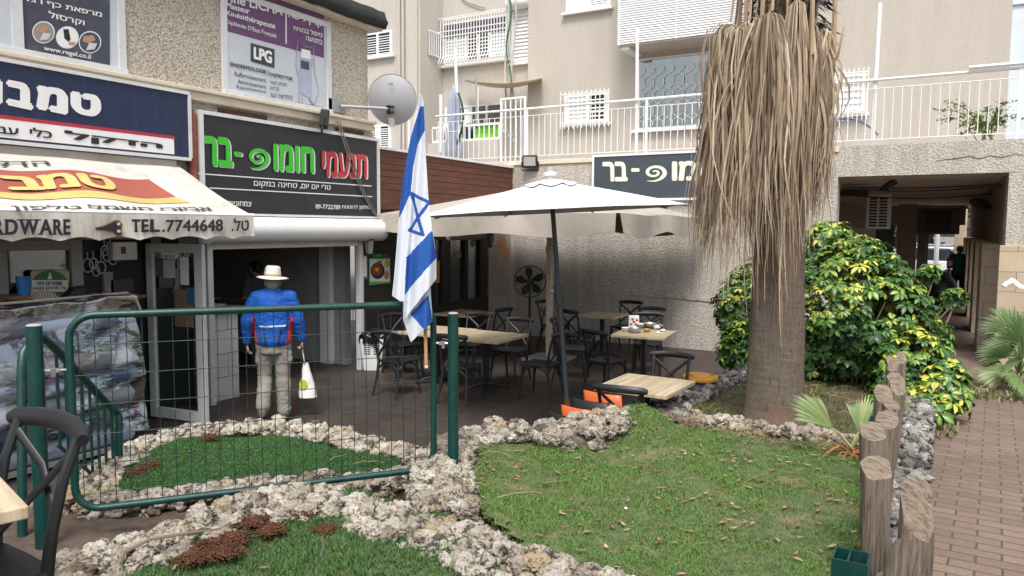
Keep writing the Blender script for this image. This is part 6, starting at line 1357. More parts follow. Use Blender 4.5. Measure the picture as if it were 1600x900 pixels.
build('cage', mb, m_iron, fb)
for k in range(5):
    a = 2*math.pi*k/5+.5; P = [(.05,-.02),(.16,-.085),(.245,-.05),(.25,.03),(.15,.055),(.05,.02)]; build('blade', MB().slab([fc_+qf @ Vector((x*math.cos(a)-y*math.sin(a), x*math.sin(a)+y*math.cos(a), .012+y*.35)) for x, y in P], qf @ Vector((0,0,1)), .004), m_black, fb)
build('hub', MB().lathe([(0,.085),(.05,.08),(.05,0),(.06,-.02),(.055,-.16),(0,-.17)], fc_, 16, qf), m_iron, fb, True); build('stand', MB().tube([(fc_.x, fc_.y, .03), (fc_.x, fc_.y, fc_.z-.26)], .022, 10).lathe([(.22,0),(.22,.02),(.04,.05)], (fc_.x, fc_.y, 0), 20), m_iron, fb, True); build('yoke', MB().tube([fc_+qf @ Vector((0,-fr_-.0,-.02)), fc_+qf @ Vector((0,-.06,-.1))], .012, 6), m_iron, fb)

# waste basket
q = onz(584, 578, 0); wb_ = thing('waste_basket', 'white plastic waste basket with a black liner by the doorway', 'basket', (q.x, q.y, 0)); cs, sn = math.cos(.5), math.sin(.5)
def R2(x, y, z): return (q.x+x*cs-y*sn, q.y+x*sn+y*cs, z)
def ring(hx, hy, z): return [R2(-hx,-hy,z), R2(hx,-hy,z), R2(hx,hy,z), R2(-hx,hy,z)]
mb = MB(); mb.add(ring(.13,.10,.0)+ring(.18,.14,.5), [(3,2,1,0),(0,1,5,4),(1,2,6,5),(2,3,7,6),(3,0,4,7)]); build('bin_body', mb, m_white, wb_, bevel=.012)
for sx in (-1, 1):
    mb = MB()
    for r in range(6):
        for cc in range(2): x = sx*.075+(cc-.5)*.055; z = .26+r*.034; hy = .10+.04*z/.5+.003; mb.add([R2(x-.022,-hy,z), R2(x+.022,-hy,z), R2(x+.022,-hy-.0014,z+.018), R2(x-.022,-hy-.0014,z+.018)], [(0,1,2,3)])
    build('slots', mb, m_black, wb_)
mb = MB().grid(lambda u, v: (lambda a, rr, z: R2(rr*1.0*math.cos(a), rr*.8*math.sin(a), z+.02*math.sin(a*9)))(u*6.283, .215-.12*max(0, v-.35)/.65+.012*math.sin(u*50), .44+.13*math.sin(v*2.6)), 48, 8); build('liner', mb, M("black_bin_liner", (.01, .01, .011), .3), wb_, 'all')
# ------------------------------------------------------------------ green fence panel, posts, stair rail
gL = atd(106, 488, 4.2); gR = atd(677, 480, 5.0); gL.z = gR.z = 0; gd_ = (gR-gL).normalized(); GL = (gR-gL).length; z0g, z1g = .575, 1.695
fp = thing('mesh_fence', 'green tube framed wire mesh fence panel with rounded corners', 'fence', gL)
def gp(s, z): return gL+gd_*s+Vector((0, 0, z))
def rr(s0, s1, z0, z1, r, n=7):
    P = []
    for cx, cz, a0 in ((s1-r, z1-r, 0), (s0+r, z1-r, 90), (s0+r, z0+r, 180), (s1-r, z0+r, 270)):
        for i in range(n): a = R_(a0+90*i/(n-1)); P.append(gp(cx+r*math.cos(a), cz+r*math.sin(a)))
    return P
build('frame', MB().tube(rr(0, GL, z0g, z1g, .13), .0215, 12, closed=True), m_green, fp, True)
mb = MB(); n = int((GL-.06)/.081)
for i in range(n+1):
    s = .045+i*(GL-.09)/n; mb.tube([gp(s, z0g+.015+(.08 if s < .09 or s > GL-.09 else 0)), gp(s, z1g-.015-(.08 if s < .09 or s > GL-.09 else 0))], .0026, 5)
for i in range(6): z = z1g-.17-i*.172; mb.tube([gp(.02, z)+Vector((.004,-.004,0)), gp(GL-.02, z)+Vector((.004,-.004,0))], .0028, 5)
build('wire_mesh', mb, M("dark_green_wire", (.003, .03, .024), .6), fp, True)
def gpost(label, x, y, zb, zt, r):
    p = thing('fence_post', label, 'post', (x, y, zb)); build('tube', MB().tube([(x, y, zb), (x, y, zt)], r, 18), m_green, p, True); build('cap', MB().lathe([(r*.98,0),(r*.7,.008),(0,.01)], (x, y, zt), 18), m_alu_d, p, True); return p
pl_ = onz(68, 851, .42); pt = atd(63, 505, (pl_-C_O).dot(C_FW)); gpost('scuffed green post left of the mesh panel', pl_.x, pl_.y, .3, pt.z, .041)
pr0 = atd(708, 575, 5.02); gpost('clean green post right of the flag', pr0.x, pr0.y, .2, atd(708, 489, 5.02).z, .036)
def clamp(label, a, b):
    c = thing('fence_clamp', label, 'clamp', (a+b)/2); build('bar', MB().tube([a, b], .008, 6), m_steel, c); build('bolt', MB().tube([(a+b)/2+Vector((0,0,-.035)), (a+b)/2+Vector((0,0,.012))], [.012,.018], 6).beam((a+b)/2-gd_*.03, (a+b)/2+gd_*.03, .015, .02), m_steel, c); return c
clamp('metal clamp joining the panel to the scuffed left post', gp(0, 1.39), Vector((pl_.x, pl_.y, 1.40))); clamp('metal clamp joining the panel to the right post', gp(GL, 1.43), Vector((pr0.x, pr0.y, 1.43)))
hr = thing('handrail', 'green stair handrail sloping down behind the left post', 'handrail', atd(34, 830, 4.5))
A = [atd(35,860,4.35), atd(34,575,4.38), atd(36,552,4.4), atd(46,536,4.45), atd(64,524,4.52), atd(82,540,4.62), atd(176,640,5.35), atd(184,646,5.4), atd(186,654,5.4), atd(186,712,5.4)]
build('rail', MB().tube(A, .026, 12), m_green, hr, True)
for i in range(8):
    t = i/7; a = A[5].lerp(A[6], .05+.92*t); build('baluster', MB().tube([a, (a.x, a.y, a.z-.62)], .011, 6), m_green, hr)
build('lower_bar', MB().tube([Vector((A[5].x, A[5].y, A[5].z-.62)), Vector((A[6].x, A[6].y, A[6].z-.62))], .012, 6), m_green, hr)
bq = atd(52, 560, 4.48); build('baluster', MB().tube([bq, (bq.x, bq.y, .3)], .011, 6), m_green, hr); build('short_bar', MB().tube([atd(34, 627, 4.4), atd(60, 626, 4.4)], .012, 6), m_green, hr)

# ------------------------------------------------------------------ flag
DF = 4.86
fl = thing('flag', 'blue and white flag with a six pointed star hanging limp from a stick', 'flag', atd(667, 570, DF))
build('stick', MB().tube([atd(666, 571, DF+.03), atd(656, 152, DF+.10)], .0125, 10), M_wood("varnished_stick", (.28, .14, .06), (.45, .26, .12), (6, 6, 1), 5), fl, True)
build('stick_tip', MB().tube([atd(666, 571, DF+.03), atd(666.2, 575, DF+.03)], [.014,.01], 8), m_lettw, fl); build('stick_band', MB().tube([atd(664.6, 524, DF+.04), atd(664.7, 527, DF+.04)], .0145, 10), m_lettw, fl)
m_fw = M("flag_white_cloth", (.72, .76, .82), .85, var=.03); m_fb = M("flag_blue_cloth", (.018, .105, .42), .8, var=.08)
for mm in (m_fw, m_fb):
    tt = mm.node_tree; pb = [n for n in tt.nodes if n.type == 'BSDF_PRINCIPLED'][0]; oo = [n for n in tt.nodes if n.type == 'OUTPUT_MATERIAL'][0]; tr = _n(tt, "ShaderNodeBsdfTranslucent"); tt.links.new(pb.inputs[0].links[0].from_socket, tr.inputs[0]); mx = _n(tt, "ShaderNodeMixShader"); mx.inputs[0].default_value = .25
    tt.links.new(pb.outputs[0], mx.inputs[1]); tt.links.new(tr.outputs[0], mx.inputs[2]); tt.links.new(mx.outputs[0], oo.inputs[0])
def inp(x, y, P):
    c = False; n = len(P); j = n-1
    for i in range(n):
        if (P[i][1] > y) != (P[j][1] > y) and x < (P[j][0]-P[i][0])*(y-P[i][1])/(P[j][1]-P[i][1])+P[i][0]: c = not c
        j = i
    return c
def near(x, y, a, b, w):
    vx, vy = b[0]-a[0], b[1]-a[1]; t = max(0, min(1, ((x-a[0])*vx+(y-a[1])*vy)/(vx*vx+vy*vy))); return math.hypot(x-a[0]-t*vx, y-a[1]-t*vy) < w
# outline and pattern in the flag's own hanging shape (units: half pixels of the photo crop)
LE = [(35,108),(60,106),(100,98),(200,78),(300,60),(400,48),(500,40),(600,32),(665,25),(690,64)]
RE = [(35,116),(60,124),(150,128),(250,132),(350,138),(450,150),(540,163),(612,163),(640,143)]
def edge(T_, y):
    for (y0, x0), (y1, x1) in zip(T_[:-1], T_[1:]):
        if y0 <= y <= y1: return x0+(x1-x0)*(y-y0)/(y1-y0)
    return T_[-1][1] if y > T_[-1][0] else T_[0][1]
crease = [(60,112),(190,104),(300,90),(450,80),(545,70),(660,64),(740,60)]
blue1 = [(112,72),(127,72),(128,150),(104,192),(92,260),(84,345),(62,392),(47,420),(56,300),(84,170)]
blue2 = [(150,460),(163,545),(64,662),(69,545),(92,522)]
def is_blue_main(x, y):
    if inp(x, y, blue1) or inp(x, y, blue2): return True
    for a, b in (((86,345),(140,373)),((140,373),(80,460)),((80,460),(122,474)),((122,474),(86,345))):
        if near(x, y, a, b, 5): return True
    return False
bl2 = [(84,722),(138,662),(151,745),(126,770)]
def depth(x, y):
    t = (y-35)/740; c = edge(crease, y); d = .035*math.sin((x-c)*.085*(1-.3*t)+.8)*min(1, .25+t*1.2) + .012*math.sin(x*.16+y*.012)
    if x < c: d += .05*min(1, (c-x)/14)*min(1, t*2)
    return d
def cloth(name, rows, L, R, blue, dd):
    y0, y1 = rows; NY = int((y1-y0)/2.2); NX = 64; V = []; Fq = []; MI = []; 
    for j in range(NY+1):
        y = y0+(y1-y0)*j/NY; a, b = L(y), R(y)
        for i in range(NX+1): x = a+(b-a)*i/NX; V.append(tuple(atd(600+x/2, 130+y/2, DF-.03+depth(x, y)+dd)))
    for j in range(NY):
        for i in range(NX):
            y = y0+(y1-y0)*(j+.5)/NY; a, b = L(y), R(y); x = a+(b-a)*(i+.5)/NX; k = j*(NX+1)+i; Fq.append((k, k+1, k+NX+2, k+NX+1)); MI.append(1 if blue(x, y) else 0)
    o = npmesh(name, V, Fq, [m_fw, m_fb], fl, None, True); o.data.polygons.foreach_set("material_index", MI); sl = o.modifiers.new("thickness", 'SOLIDIFY'); sl.thickness = .003; return o
def RB(y):   # lower hem of the upper cloth runs diagonally
    return edge(RE, y) if y < 612 else max(edge(LE, min(y, 690)), 163-(y-612)*(163-62)/(742-612))
def LB(y): return edge(LE, y) if y < 682 else 62
cloth('cloth', (35, 741), LB, RB, is_blue_main, 0)
cloth('cloth_fold', (600, 808), lambda y: 60 if y < 742 else 60+(y-742)*(84-60)/66, lambda y: 142+(y-600)*.06 if y < 745 else 151-(y-745)*(151-86)/63, lambda x, y: inp(x, y, bl2) or inp(x, y, [(84,722),(138,662),(140,600),(84,600)]) and False, .045)

# ------------------------------------------------------------------ rolls of sheeting under clear plastic, shelf goods
XRl = -6.95; y1r = onx(214, 540, XRl).y
rk = thing('roll_rack', 'rack of stacked blue and white sheeting rolls at the hardware shop', 'rack', (XRl, 3.6, 0))
cols = [M("pale_blue_sheeting", (.5, .58, .74), .35), M("deep_blue_sheeting", (.05, .14, .32), .35), M("white_sheeting", (.6, .62, .66), .35), M("blue_sheeting", (.10, .20, .38), .35), M("silver_sheeting", (.55, .58, .62), .3), M("slate_sheeting", (.07, .10, .16), .4)]
k = 0
for i in range(7):
    for j in range(2):
        z = .16+i*.19; y1_ = y1r-.10+.06*math.sin(k*2.3); x = XRl-.02-.2*j+.02*math.sin(k); build('roll', MB().tube([(x, 1.9, z), (x, y1_, z)], .092, 16).tube([(x, y1_+.001, z), (x, y1_+.05, z)], .035, 10), cols[(k*5+i) % 6], rk, True); k += 1
for y in (2.1, 3.6, y1r-.25): build('upright', MB().box(XRl-.36, XRl-.32, y-.02, y+.02, 0, 1.52), m_alu_d, rk)
build('base_shelf', MB().box(XRl-.34, XRl+.1, 1.9, y1r-.1, .03, .065), m_alu_d, rk)
m_film, t, p, o = newmat("clear_plastic_film"); t.nodes.remove(p); v = coords(t, (1, 1, 1)); trn = _n(t, "ShaderNodeBsdfTransparent"); trn.inputs[0].default_value = (.86, .88, .9, 1); gls = _n(t, "ShaderNodeBsdfGlossy"); gls.inputs['Roughness'].default_value = .12; gls.inputs[0].default_value = (.95, .96, 1, 1)
mixs = _n(t, "ShaderNodeMixShader"); lwt = _n(t, "ShaderNodeLayerWeight"); lwt.inputs[0].default_value = .45; bn_ = bump(t, noi(t, coords(t, (1, .6, 1.4)), 4, 4, .6), .35, .04); t.links.new(bn_, gls.inputs['Normal']); t.links.new(bn_, lwt.inputs['Normal']); mrg = _n(t, "ShaderNodeMapRange"); mrg.inputs[3].default_value = .28; mrg.inputs[4].default_value = .9; t.links.new(lwt.outputs['Facing'], mrg.inputs[0]); t.links.new(mrg.outputs[0], mixs.inputs[0]); t.links.new(trn.outputs[0], mixs.inputs[1]); t.links.new(gls.outputs[0], mixs.inputs[2]); t.links.new(mixs.outputs[0], o.inputs[0])
yfe = onx(231, 600, XRl+.2).y
def film(u, v):
    y = 1.7+(yfe-1.7)*u; s = v*2.1
    if s < .5: x, z = XRl-.45+s*1.0, 1.47+.05*u
    else: x, z = XRl+.05+.14*(s-.5)/1.6+.0, 1.47+.05*u-(s-.5)*.83
    q = Vector((x*2, y*2.2, z*2.2)); x += .05*noise.noise(q)+.02*noise.noise(q*2.3); z += .03*noise.noise(q*1.9+Vector((5,0,0)))
    if u > .93: x += .05*(u-.93)/.07*noise.noise(Vector((z*5, 0, 2)))
    return (x, y, z)
tag(build('plastic_sheet', MB().grid(film, 90, 70), m_film, None, 'all'), 'clear crinkled plastic sheet draped over the sheeting rolls', 'plastic sheet')
tag(build('bar', MB().tube([(XRl-.1, 1.8, 1.50), (XRl-.1, y1r-.02, 1.53), (XRl-.06, y1r+.04, 1.49), (XRl, y1r+.07, 1.3)], .013, 6), m_pole_b, None, True), 'thin pale bar bent over the top of the sheeting rolls', 'bar')
sg = lambda px, py: onx(px, py, -7.35)
zsh = 1.53
c = sg(20, 460); tr_ = thing('shelf_ledge', 'narrow wooden ledge with goods under the shop window', 'shelf', (-7.4, 3.6, 1.5)); build('board', MB().box(-7.6, -7.2, 2.6, 4.9, 1.45, 1.48), M_wood("red_brown_wood", (.11, .045, .02), (.25, .11, .05), (1, 6, 1), 4), tr_)
build('bracket', MB().box(-7.71, -7.62, 2.8, 2.86, 1.25, 1.45).box(-7.71, -7.62, 4.6, 4.66, 1.25, 1.45), m_iron, tr_)
yb_of = lambda px: onx(px, 455, -7.35).y
tag(build('tray', MB().box(-7.5, -7.22, yb_of(2), yb_of(44), 1.482, 1.56), M_wood("brown_tray", (.14, .06, .03), (.28, .14, .07)), None, bevel=.008), 'brown wooden tray at the left of the shop ledge', 'tray')
tag(build('blue_cup', MB().lathe([(.05,0),(.065,.17),(.055,.17),(.045,.02)], (-7.27, yb_of(30), 1.56), 14), M("bright_blue_plastic", (.02, .16, .42), .35), None, True), 'bright blue plastic pot on the shop ledge', 'pot')
tag(build('navy_box', MB().box(-7.28, -7.12, yb_of(-2), yb_of(15), 1.42, 1.53), m_navy, None, bevel=.006), 'navy box below the brown tray', 'box')
mb = MB(); yb2 = yb_of(48)
for i in range(9): a = R_(-55+110*i/8); mb.beam((-7.15, yb2+.01*math.sin(a), 1.47), (-7.15, yb2+.13*math.sin(a), 1.47+.13*math.cos(a)), .12, .006, (0, math.cos(a), -math.sin(a)))
tag(build('open_booklet', mb, M("yellowed_paper", (.55, .52, .44), .8), None), 'fanned out paper booklet on the shop ledge', 'booklet')
yb3 = yb_of(98); tag(build('black_bag', MB().slab([(-7.3, yb3-.11, 1.482), (-7.3, yb3+.1, 1.482), (-7.3, yb3+.13, 1.62), (-7.3, yb3+.02, 1.60)], (1,0,0), .14), m_black, None, bevel=.02), 'black slanted bag beside the round notice', 'bag')

# ------------------------------------------------------------------ wooden palisade and metal boxes
m_pal = M_wood("weathered_grey_wood", (.105, .08, .06), (.29, .235, .185), (24, 24, 1.1), 3.6, .9, 1.0, True); m_end, t, p, o = newmat("sawn_end_grain")
v = coords(t); wv = _n(t, "ShaderNodeTexNoise"); wv.inputs['Scale'].default_value = 38; wv.inputs['Detail'].default_value = 8; wv.inputs['Roughness'].default_value = .75; t.links.new(coords(t, (.35, 3.2, 1)), wv.inputs['Vector']); c = ramp(t, wv.outputs[0], [(.36, (.07, .05, .037)), (.47, (.19, .148, .11)), (.66, (.32, .255, .195))]); t.links.new(c, p.inputs['Base Color']); p.inputs['Roughness'].default_value = .95; t.links.new(bump(t, wv.outputs[0], .6, .01, bump(t, noi(t, v, 40, 5, .7), .7, .012)), p.inputs['Normal'])
def stake(x, y, h, hw, hd, ang, cut, label, lean=0):
    z0 = .4; mb = MB(); n = 14; rg = np.random.default_rng(int(abs(x*977+y*331)*10) % 9999); K = 9; o_ = rg.uniform(0, 9)
    def f(u, vv):
        a = u*2*math.pi; q = abs(math.cos(a))**.78*math.copysign(1, math.cos(a)), abs(math.sin(a))**.78*math.copysign(1, math.sin(a)); w = 1+.22*noise.noise(Vector((q[0]*1.2+o_, q[1]*1.2, vv*3)))+.10*noise.noise(Vector((q[0]*4, q[1]*4, vv*1.2+o_)))
        lx, ly = q[0]*hw*w, q[1]*hd*w; z = z0+(h-z0)*vv+(cut*ly*vv if True else 0); X = x+lx*math.cos(ang)-ly*math.sin(ang)+lean*vv*(h-z0); Y = y+lx*math.sin(ang)+ly*math.cos(ang); return (X, Y, z)
    s = thing('wooden_stake', label, 'stake', (x, y, z0), 0, 'weathered wooden stakes beside the path'); build('shaft', MB().grid(f, 26, K), m_pal, s, 'all')
    P = [Vector(f(i/26, 1)) for i in range(26)]; c_ = sum(P, Vector())/26+Vector((0, 0, .012)); mb.add([c_]+P, [(0, 1+i, 1+(i+1) % 26) for i in range(26)]); build('cut_top', mb, m_end, s); return s
near0 = onz(1425, 775, 1.12)
stake(near0.x+.02, near0.y+.06, 1.06, .062, .05, .35, 2.4, 'nearest squared stake with a slanted sawn top beside the path')
q = onz(1372, 905, .85); stake(q.x-.02, q.y-.05, .97, .05, .045, .2, -2.2, 'split stake leaning low at the bottom of the view', .18)
L0 = atd(1378, 640, 3.75); L1 = atd(1407, 552, 6.9)
lbls = ['tall cracked stake second in the row from the camera', 'stake third in the row with a pale slanted top', 'stake fourth in the row with a knotted top', 'stake fifth in the row, seen past a paler one', 'stake sixth in the row, short and split', 'stake seventh in the row beside the small palm', 'stake eighth in the row by the bush', 'stake ninth in the row, darker than the rest', 'last tall stake of the row standing against the bush', 'slim stake at the far end of the row']
tops = [(1388,712,3.45,.075),(1384,668,3.72,.07),(1383,640,4.0,.065),(1388,620,4.35,.06),(1392,602,4.7,.06),(1396,588,5.1,.06),(1400,576,5.6,.055),(1405,563,6.1,.055),(1410,548,6.7,.05),(1394,556,7.0,.04)]
for (px, py, D, hw), lb in zip(tops, lbls): tp = atd(px, py, D); k_ = RNG.random(); stake(tp.x-.02+RNG.uniform(-.012, .012), tp.y, tp.z-.02-.05*k_, hw*RNG.uniform(.7, .9), .045, RNG.uniform(-.2, .7), RNG.uniform(.4, 1.7), lb, RNG.uniform(-.06, .06))
for px, py, D, lb in ((1330, 868, 3.2, 'dark green metal box with an open rusty tube at the bottom edge'), (1376, 655, 5.3, 'dark green box behind the small palm by the stakes')):
    p = atd(px, py, D); s = .07 if D < 4 else .07; bxx = thing('metal_box', lb, 'box', (p.x, p.y, .45))
    build('shell', MB().box(p.x-s, p.x+s, p.y-s, p.y-s+.008, .45, p.z).box(p.x-s, p.x+s, p.y+s-.008, p.y+s, .45, p.z).box(p.x-s, p.x-s+.008, p.y-s+.008, p.y+s-.008, .45, p.z).box(p.x+s-.008, p.x+s, p.y-s+.008, p.y+s-.008, .45, p.z).box(p.x-.012, p.x-.004, p.y-s+.008, p.y+s-.008, .45, p.z-.003), m_green, bxx); build('rusty_lining', MB().box(p.x, p.x+s-.009, p.y-s+.009, p.y+s-.009, .45, p.z-.07), m_rust, bxx)

# small litter
p = onz(1028, 655, .54); tag(build('plastic_scrap', MB().lathe([(.018,0),(.02,.02),(.012,.03),(0,.03)], p, 12).obox(p+Vector((.03,.01,.01)), (.05,.03,.01), Matrix.Rotation(.5,3,'Z')), M("sky_blue_plastic", (.12, .32, .6), .4), None, True), 'crumpled sky blue plastic scrap on the grassy mound', 'plastic scrap')
p = onz(978, 794, .53); tag(build('white_pebble', MB().sphere(tuple(p), (.011,.009,.007)), m_lettw, None, True), 'single white pebble on the big lawn', 'pebble')
p0, p1 = onz(500, 860, .62), onz(503, 800, .72); tag(build('irrigation_hose', MB().tube([onz(500,872,.58), onz(505,855,.63), onz(503,838,.68)], .004, 6), M("grey_irrigation_pipe", (.13, .14, .14), .6), None, True), 'thin grey irrigation pipe sticking out of the compost', 'pipe')
tag(build('branch', MB().tube([onz(188,878,.62), onz(195,862,.66), onz(235,842,.68), onz(300,832,.7), onz(345,826,.72)], [.012,.011,.009,.007,.004], 6), M("bare_branch", (.16, .12, .085), .9, var=.3), None, True), 'dry bent branch lying on the foreground rocks', 'branch')

# ------------------------------------------------------------------ people
def blob(name, parts, voxel, mat, parent, smooth_it=6, wrinkle=0):
    """one continuous skin grown over overlapping tapered limbs and rounded masses"""
    mb = MB()
    for q in parts:
        if q[0] == 'c':
            _, a, b, r0, r1 = q[:5]; fl_ = q[5] if len(q) > 5 else 1
            a, b = Vector(a), Vector(b); mb.tube([a, b], [r0, r1], 14); mb.sphere(tuple(a), r0, 14, 8); mb.sphere(tuple(b), r1, 14, 8)
        elif q[0] == 's': mb.sphere(q[1], q[2], 20, 14)
        elif q[0] == 'l': mb.tube([(x, y, z) for x, y, z, _, _ in q[1]], [e[3] for e in q[1]], 24, [e[4] for e in q[1]], (0, 1, 0))
    me = bpy.data.meshes.new(name); me.from_pydata(mb.v, [], mb.f); me.update(); o = bpy.data.objects.new(name, me); COL.objects.link(o)
    r = o.modifiers.new("skin", 'REMESH'); r.mode = 'VOXEL'; r.voxel_size = voxel; s = o.modifiers.new("soften", 'SMOOTH'); s.factor = .5; s.iterations = smooth_it
    dg = bpy.context.evaluated_depsgraph_get(); m2 = bpy.data.meshes.new_from_object(o.evaluated_get(dg)); bpy.data.objects.remove(o); bpy.data.meshes.remove(me)
    if wrinkle:
        for v, nn in [(v, v.normal.copy()) for v in m2.vertices]:
            q = Vector((v.co.x*7, v.co.y*7, v.co.z*11)); f = wrinkle*(noise.noise(q)+.6*(1-2*abs(noise.noise(q*2.1+Vector((3, 0, 0))))))
            v.co += nn*f
    m2.shade_smooth(); o = bpy.data.objects.new(name, m2); COL.objects.link(o); m2.materials.clear(); m2.materials.append(mat); o.parent = parent; return o
def hand(w, d, s, curl=.6, side=1, out=(1,0,0)):
    """palm, four curled fingers and a thumb: w wrist, d pointing down the hand, out = across the palm"""
    w = Vector(w); d = Vector(d).normalized(); o_ = Vector(out).normalized(); n_ = d.cross(o_).normalized()*side; P = []
    pc_ = w+d*.045*s; 
    for i in range(4):
        f = (i-1.5)/1.5; a = w+d*.02*s+o_*f*.018*s; b = w+d*.085*s+o_*f*.032*s; P.append(('c', a, b, .014*s, .012*s)); L = [.034,.038,.035,.027][i]*s
        c = b+d*L*math.cos(curl)+n_*L*math.sin(curl); e = c+d*L*.8*math.cos(curl*2.4)+n_*L*.8*math.sin(curl*2.4); P += [('c', b, c, .0095*s, .0088*s), ('c', c, e, .0088*s, .0072*s)]
    t0 = w+d*.03*s-o_*.026*s; t1 = t0+d*.035*s-o_*.022*s+n_*.012*s; P += [('c', t0, t1, .0125*s, .0105*s), ('c', t1, t1+d*.028*s+n_*.012*s, .0105*s, .008*s)]
    return P
def head_parts(c, s=1.0, yaw=0):
    """head centred at c looking along +y of the figure, turned by yaw"""
    c = Vector(c); Rz = Matrix.Rotation(yaw, 3, 'Z'); f = lambda x, y, z: tuple(c+Rz @ Vector((x, y, z))*s)
    return [('s', f(0,-.012,.03), (.076*s,.092*s,.092*s)), ('s', f(0,.03,-.035), (.058*s,.062*s,.07*s)), ('c', f(0,.088,.012), f(0,.112,-.022), .011*s, .017*s), ('c', f(-.018,.085,-.068), f(.018,.085,-.068), .012*s, .012*s), ('s', f(0,.066,-.098), (.03*s,.026*s,.022*s)), ('c', f(-.05,.07,.034), f(.05,.07,.034), .017*s, .017*s), ('s', f(.078,-.008,-.008), (.012*s,.024*s,.034*s)), ('s', f(-.078,-.008,-.008), (.012*s,.024*s,.034*s)), ('c', f(0,-.02,-.05), f(0,-.03,-.16), .05*s, .054*s)]
def face_bits(root, c, s=1.0, yaw=0):
    c = Vector(c); Rz = Matrix.Rotation(yaw, 3, 'Z'); f = lambda x, y, z: tuple(c+Rz @ Vector((x, y, z))*s); mb = MB()
    for sx in (-1, 1): mb.sphere(f(sx*.03, .077, .012), .0115*s, 10, 8)
    o = build('eyes', mb, M("eye_dark", (.02, .015, .012), .2), root, True); return o
mn = thing('person', 'man seen from behind in blue jacket, khaki trousers and pale hat with a white bag', 'person', (0, 0, 0))
m_jkt = M("blue_nylon", (.010, .085, .37), .72, var=.22, vs=7, bp=.8, bs=12, spec=.25); m_trs = M("khaki_cotton", (.235, .215, .19), .9, var=.22, vs=5, bp=1, bs=7); m_hatc = M("straw_hat", (.68, .63, .54), .8, var=.06, bp=.25, bs=140); m_jred = M("red_nylon", (.5, .05, .05), .5, var=.1)
HLc = (0, .03, 1.525); sk = head_parts(HLc, 1.0)
shL, shR = (-.175, 0, 1.355), (.175, 0, 1.355); elL, elR = (-.265, -.03, 1.12), (.265, -.02, 1.12); wrL, wrR = (-.275, .03, .875), (.30, .03, .89)
hipL, hipR = (-.09, 0, .88), (.09, 0, .88); knL, knR = (-.10, .07, .49), (.095, .02, .48); anL, anR = (-.115, -.12, .155), (.10, -.02, .08)
body = sk+[('l', [(0,0,.80,.14,.10),(0,0,.92,.155,.11),(0,0,1.05,.145,.105),(0,.0,1.22,.165,.115),(0,0,1.34,.165,.105),(0,.0,1.41,.09,.075)])]
for sh_, el, wr in ((shL, elL, wrL), (shR, elR, wrR)): body += [('c', sh_, el, .05, .04), ('c', el, wr, .038, .026)]
for h_, k_, a_ in ((hipL, knL, anL), (hipR, knR, anR)): body += [('c', h_, k_, .085, .055), ('c', k_, a_, .052, .036)]
body += [('c', anL, (-.12,.0,.05), .034, .03), ('c', anR, (.11,.12,.035), .035, .03)]
body += hand(wrL, (-.02,.12,-1), 1.0, .55, 1, (0,1,.1)) + hand(wrR, (.03,.03,-1), 1.0, 1.05, -1, (0,1,0))
blob('body', body, .0075, m_skin, mn, 3)
jk = [('l', [(0,0,.855,.175,.13),(0,-.005,.90,.195,.145),(0,-.005,1.0,.19,.14),(0,-.01,1.15,.188,.14),(0,-.005,1.28,.192,.13),(0,0,1.36,.175,.115),(0,.01,1.425,.105,.085),(0,.02,1.47,.075,.075)])]
for s, sh_, el, wr in ((-1, shL, elL, wrL), (1, shR, elR, wrR)): jk += [('c', (s*.11,0,1.385), (s*.185,0,1.365), .062, .068), ('c', (s*.185,0,1.365), el, .068, .066), ('c', el, Vector(el).lerp(Vector(wr), .9), .066, .052)]
jo = blob('jacket', jk, .009, m_jkt, mn, 4, .009)
def onback(z0, z1, x0, x1, name, mat, dd=.004):
    """panel sewn on the jacket: the jacket's own faces inside a region, lifted a little"""
    me = jo.data; V = []; Fq = []; mp = {}
    for p in me.polygons:
        c = p.center
        if z0(c.x) <= c.z <= z1(c.x) and x0(c.z) <= c.x <= x1(c.z) and p.normal.y < .1:
            idx = []
            for i in p.vertices:
                if i not in mp: mp[i] = len(V); v = me.vertices[i]; V.append(v.co+v.normal*dd)
                idx.append(mp[i])
            Fq.append(tuple(idx))
    if not Fq: return
    m2 = bpy.data.meshes.new(name); m2.from_pydata(V, [], Fq); m2.shade_smooth(); m2.materials.append(mat); o = bpy.data.objects.new(name, m2); COL.objects.link(o); o.parent = jo; return o
onback(lambda x: .86, lambda x: 1.17, lambda z: .135+.16*(z-.87), lambda z: .215, 'side_panel', m_jred); onback(lambda x: .86, lambda x: 1.17, lambda z: -.215, lambda z: -.15-.16*(z-.87), 'side_panel', m_jred)
onback(lambda x: 1.055+.06*x*x, lambda x: 1.078+.06*x*x, lambda z: -.135, lambda z: .135, 'reflective_strip', M("silver_strip", (.6, .62, .65), .35), .007)
onback(lambda x: .86, lambda x: 1.035, lambda z: -.075-(z-.87)*.12, lambda z: -.06-(z-.87)*.12, 'cord', m_black, .008); onback(lambda x: .86, lambda x: 1.035, lambda z: .05+(z-.87)*.18, lambda z: .066+(z-.87)*.18, 'cord', m_black, .008)
tro = [('l', [(0,0,.76,.16,.115),(0,0,.86,.17,.125),(0,0,.93,.165,.12)])]
for h_, k_, a_, s in ((hipL, knL, anL, -1), (hipR, knR, anR, 1)): tro += [('c', h_, k_, .10, .078), ('c', k_, Vector(k_).lerp(Vector(a_), .93), .08, .072)]
tro += [('s', (.165,-.02,.70), (.035,.055,.09)), ('s', (-.165,.02,.70), (.03,.055,.09))]
blob('trousers', tro, .010, m_trs, mn, 4, .008)
m_shoe = M("grey_shoe", (.12, .11, .10), .7)
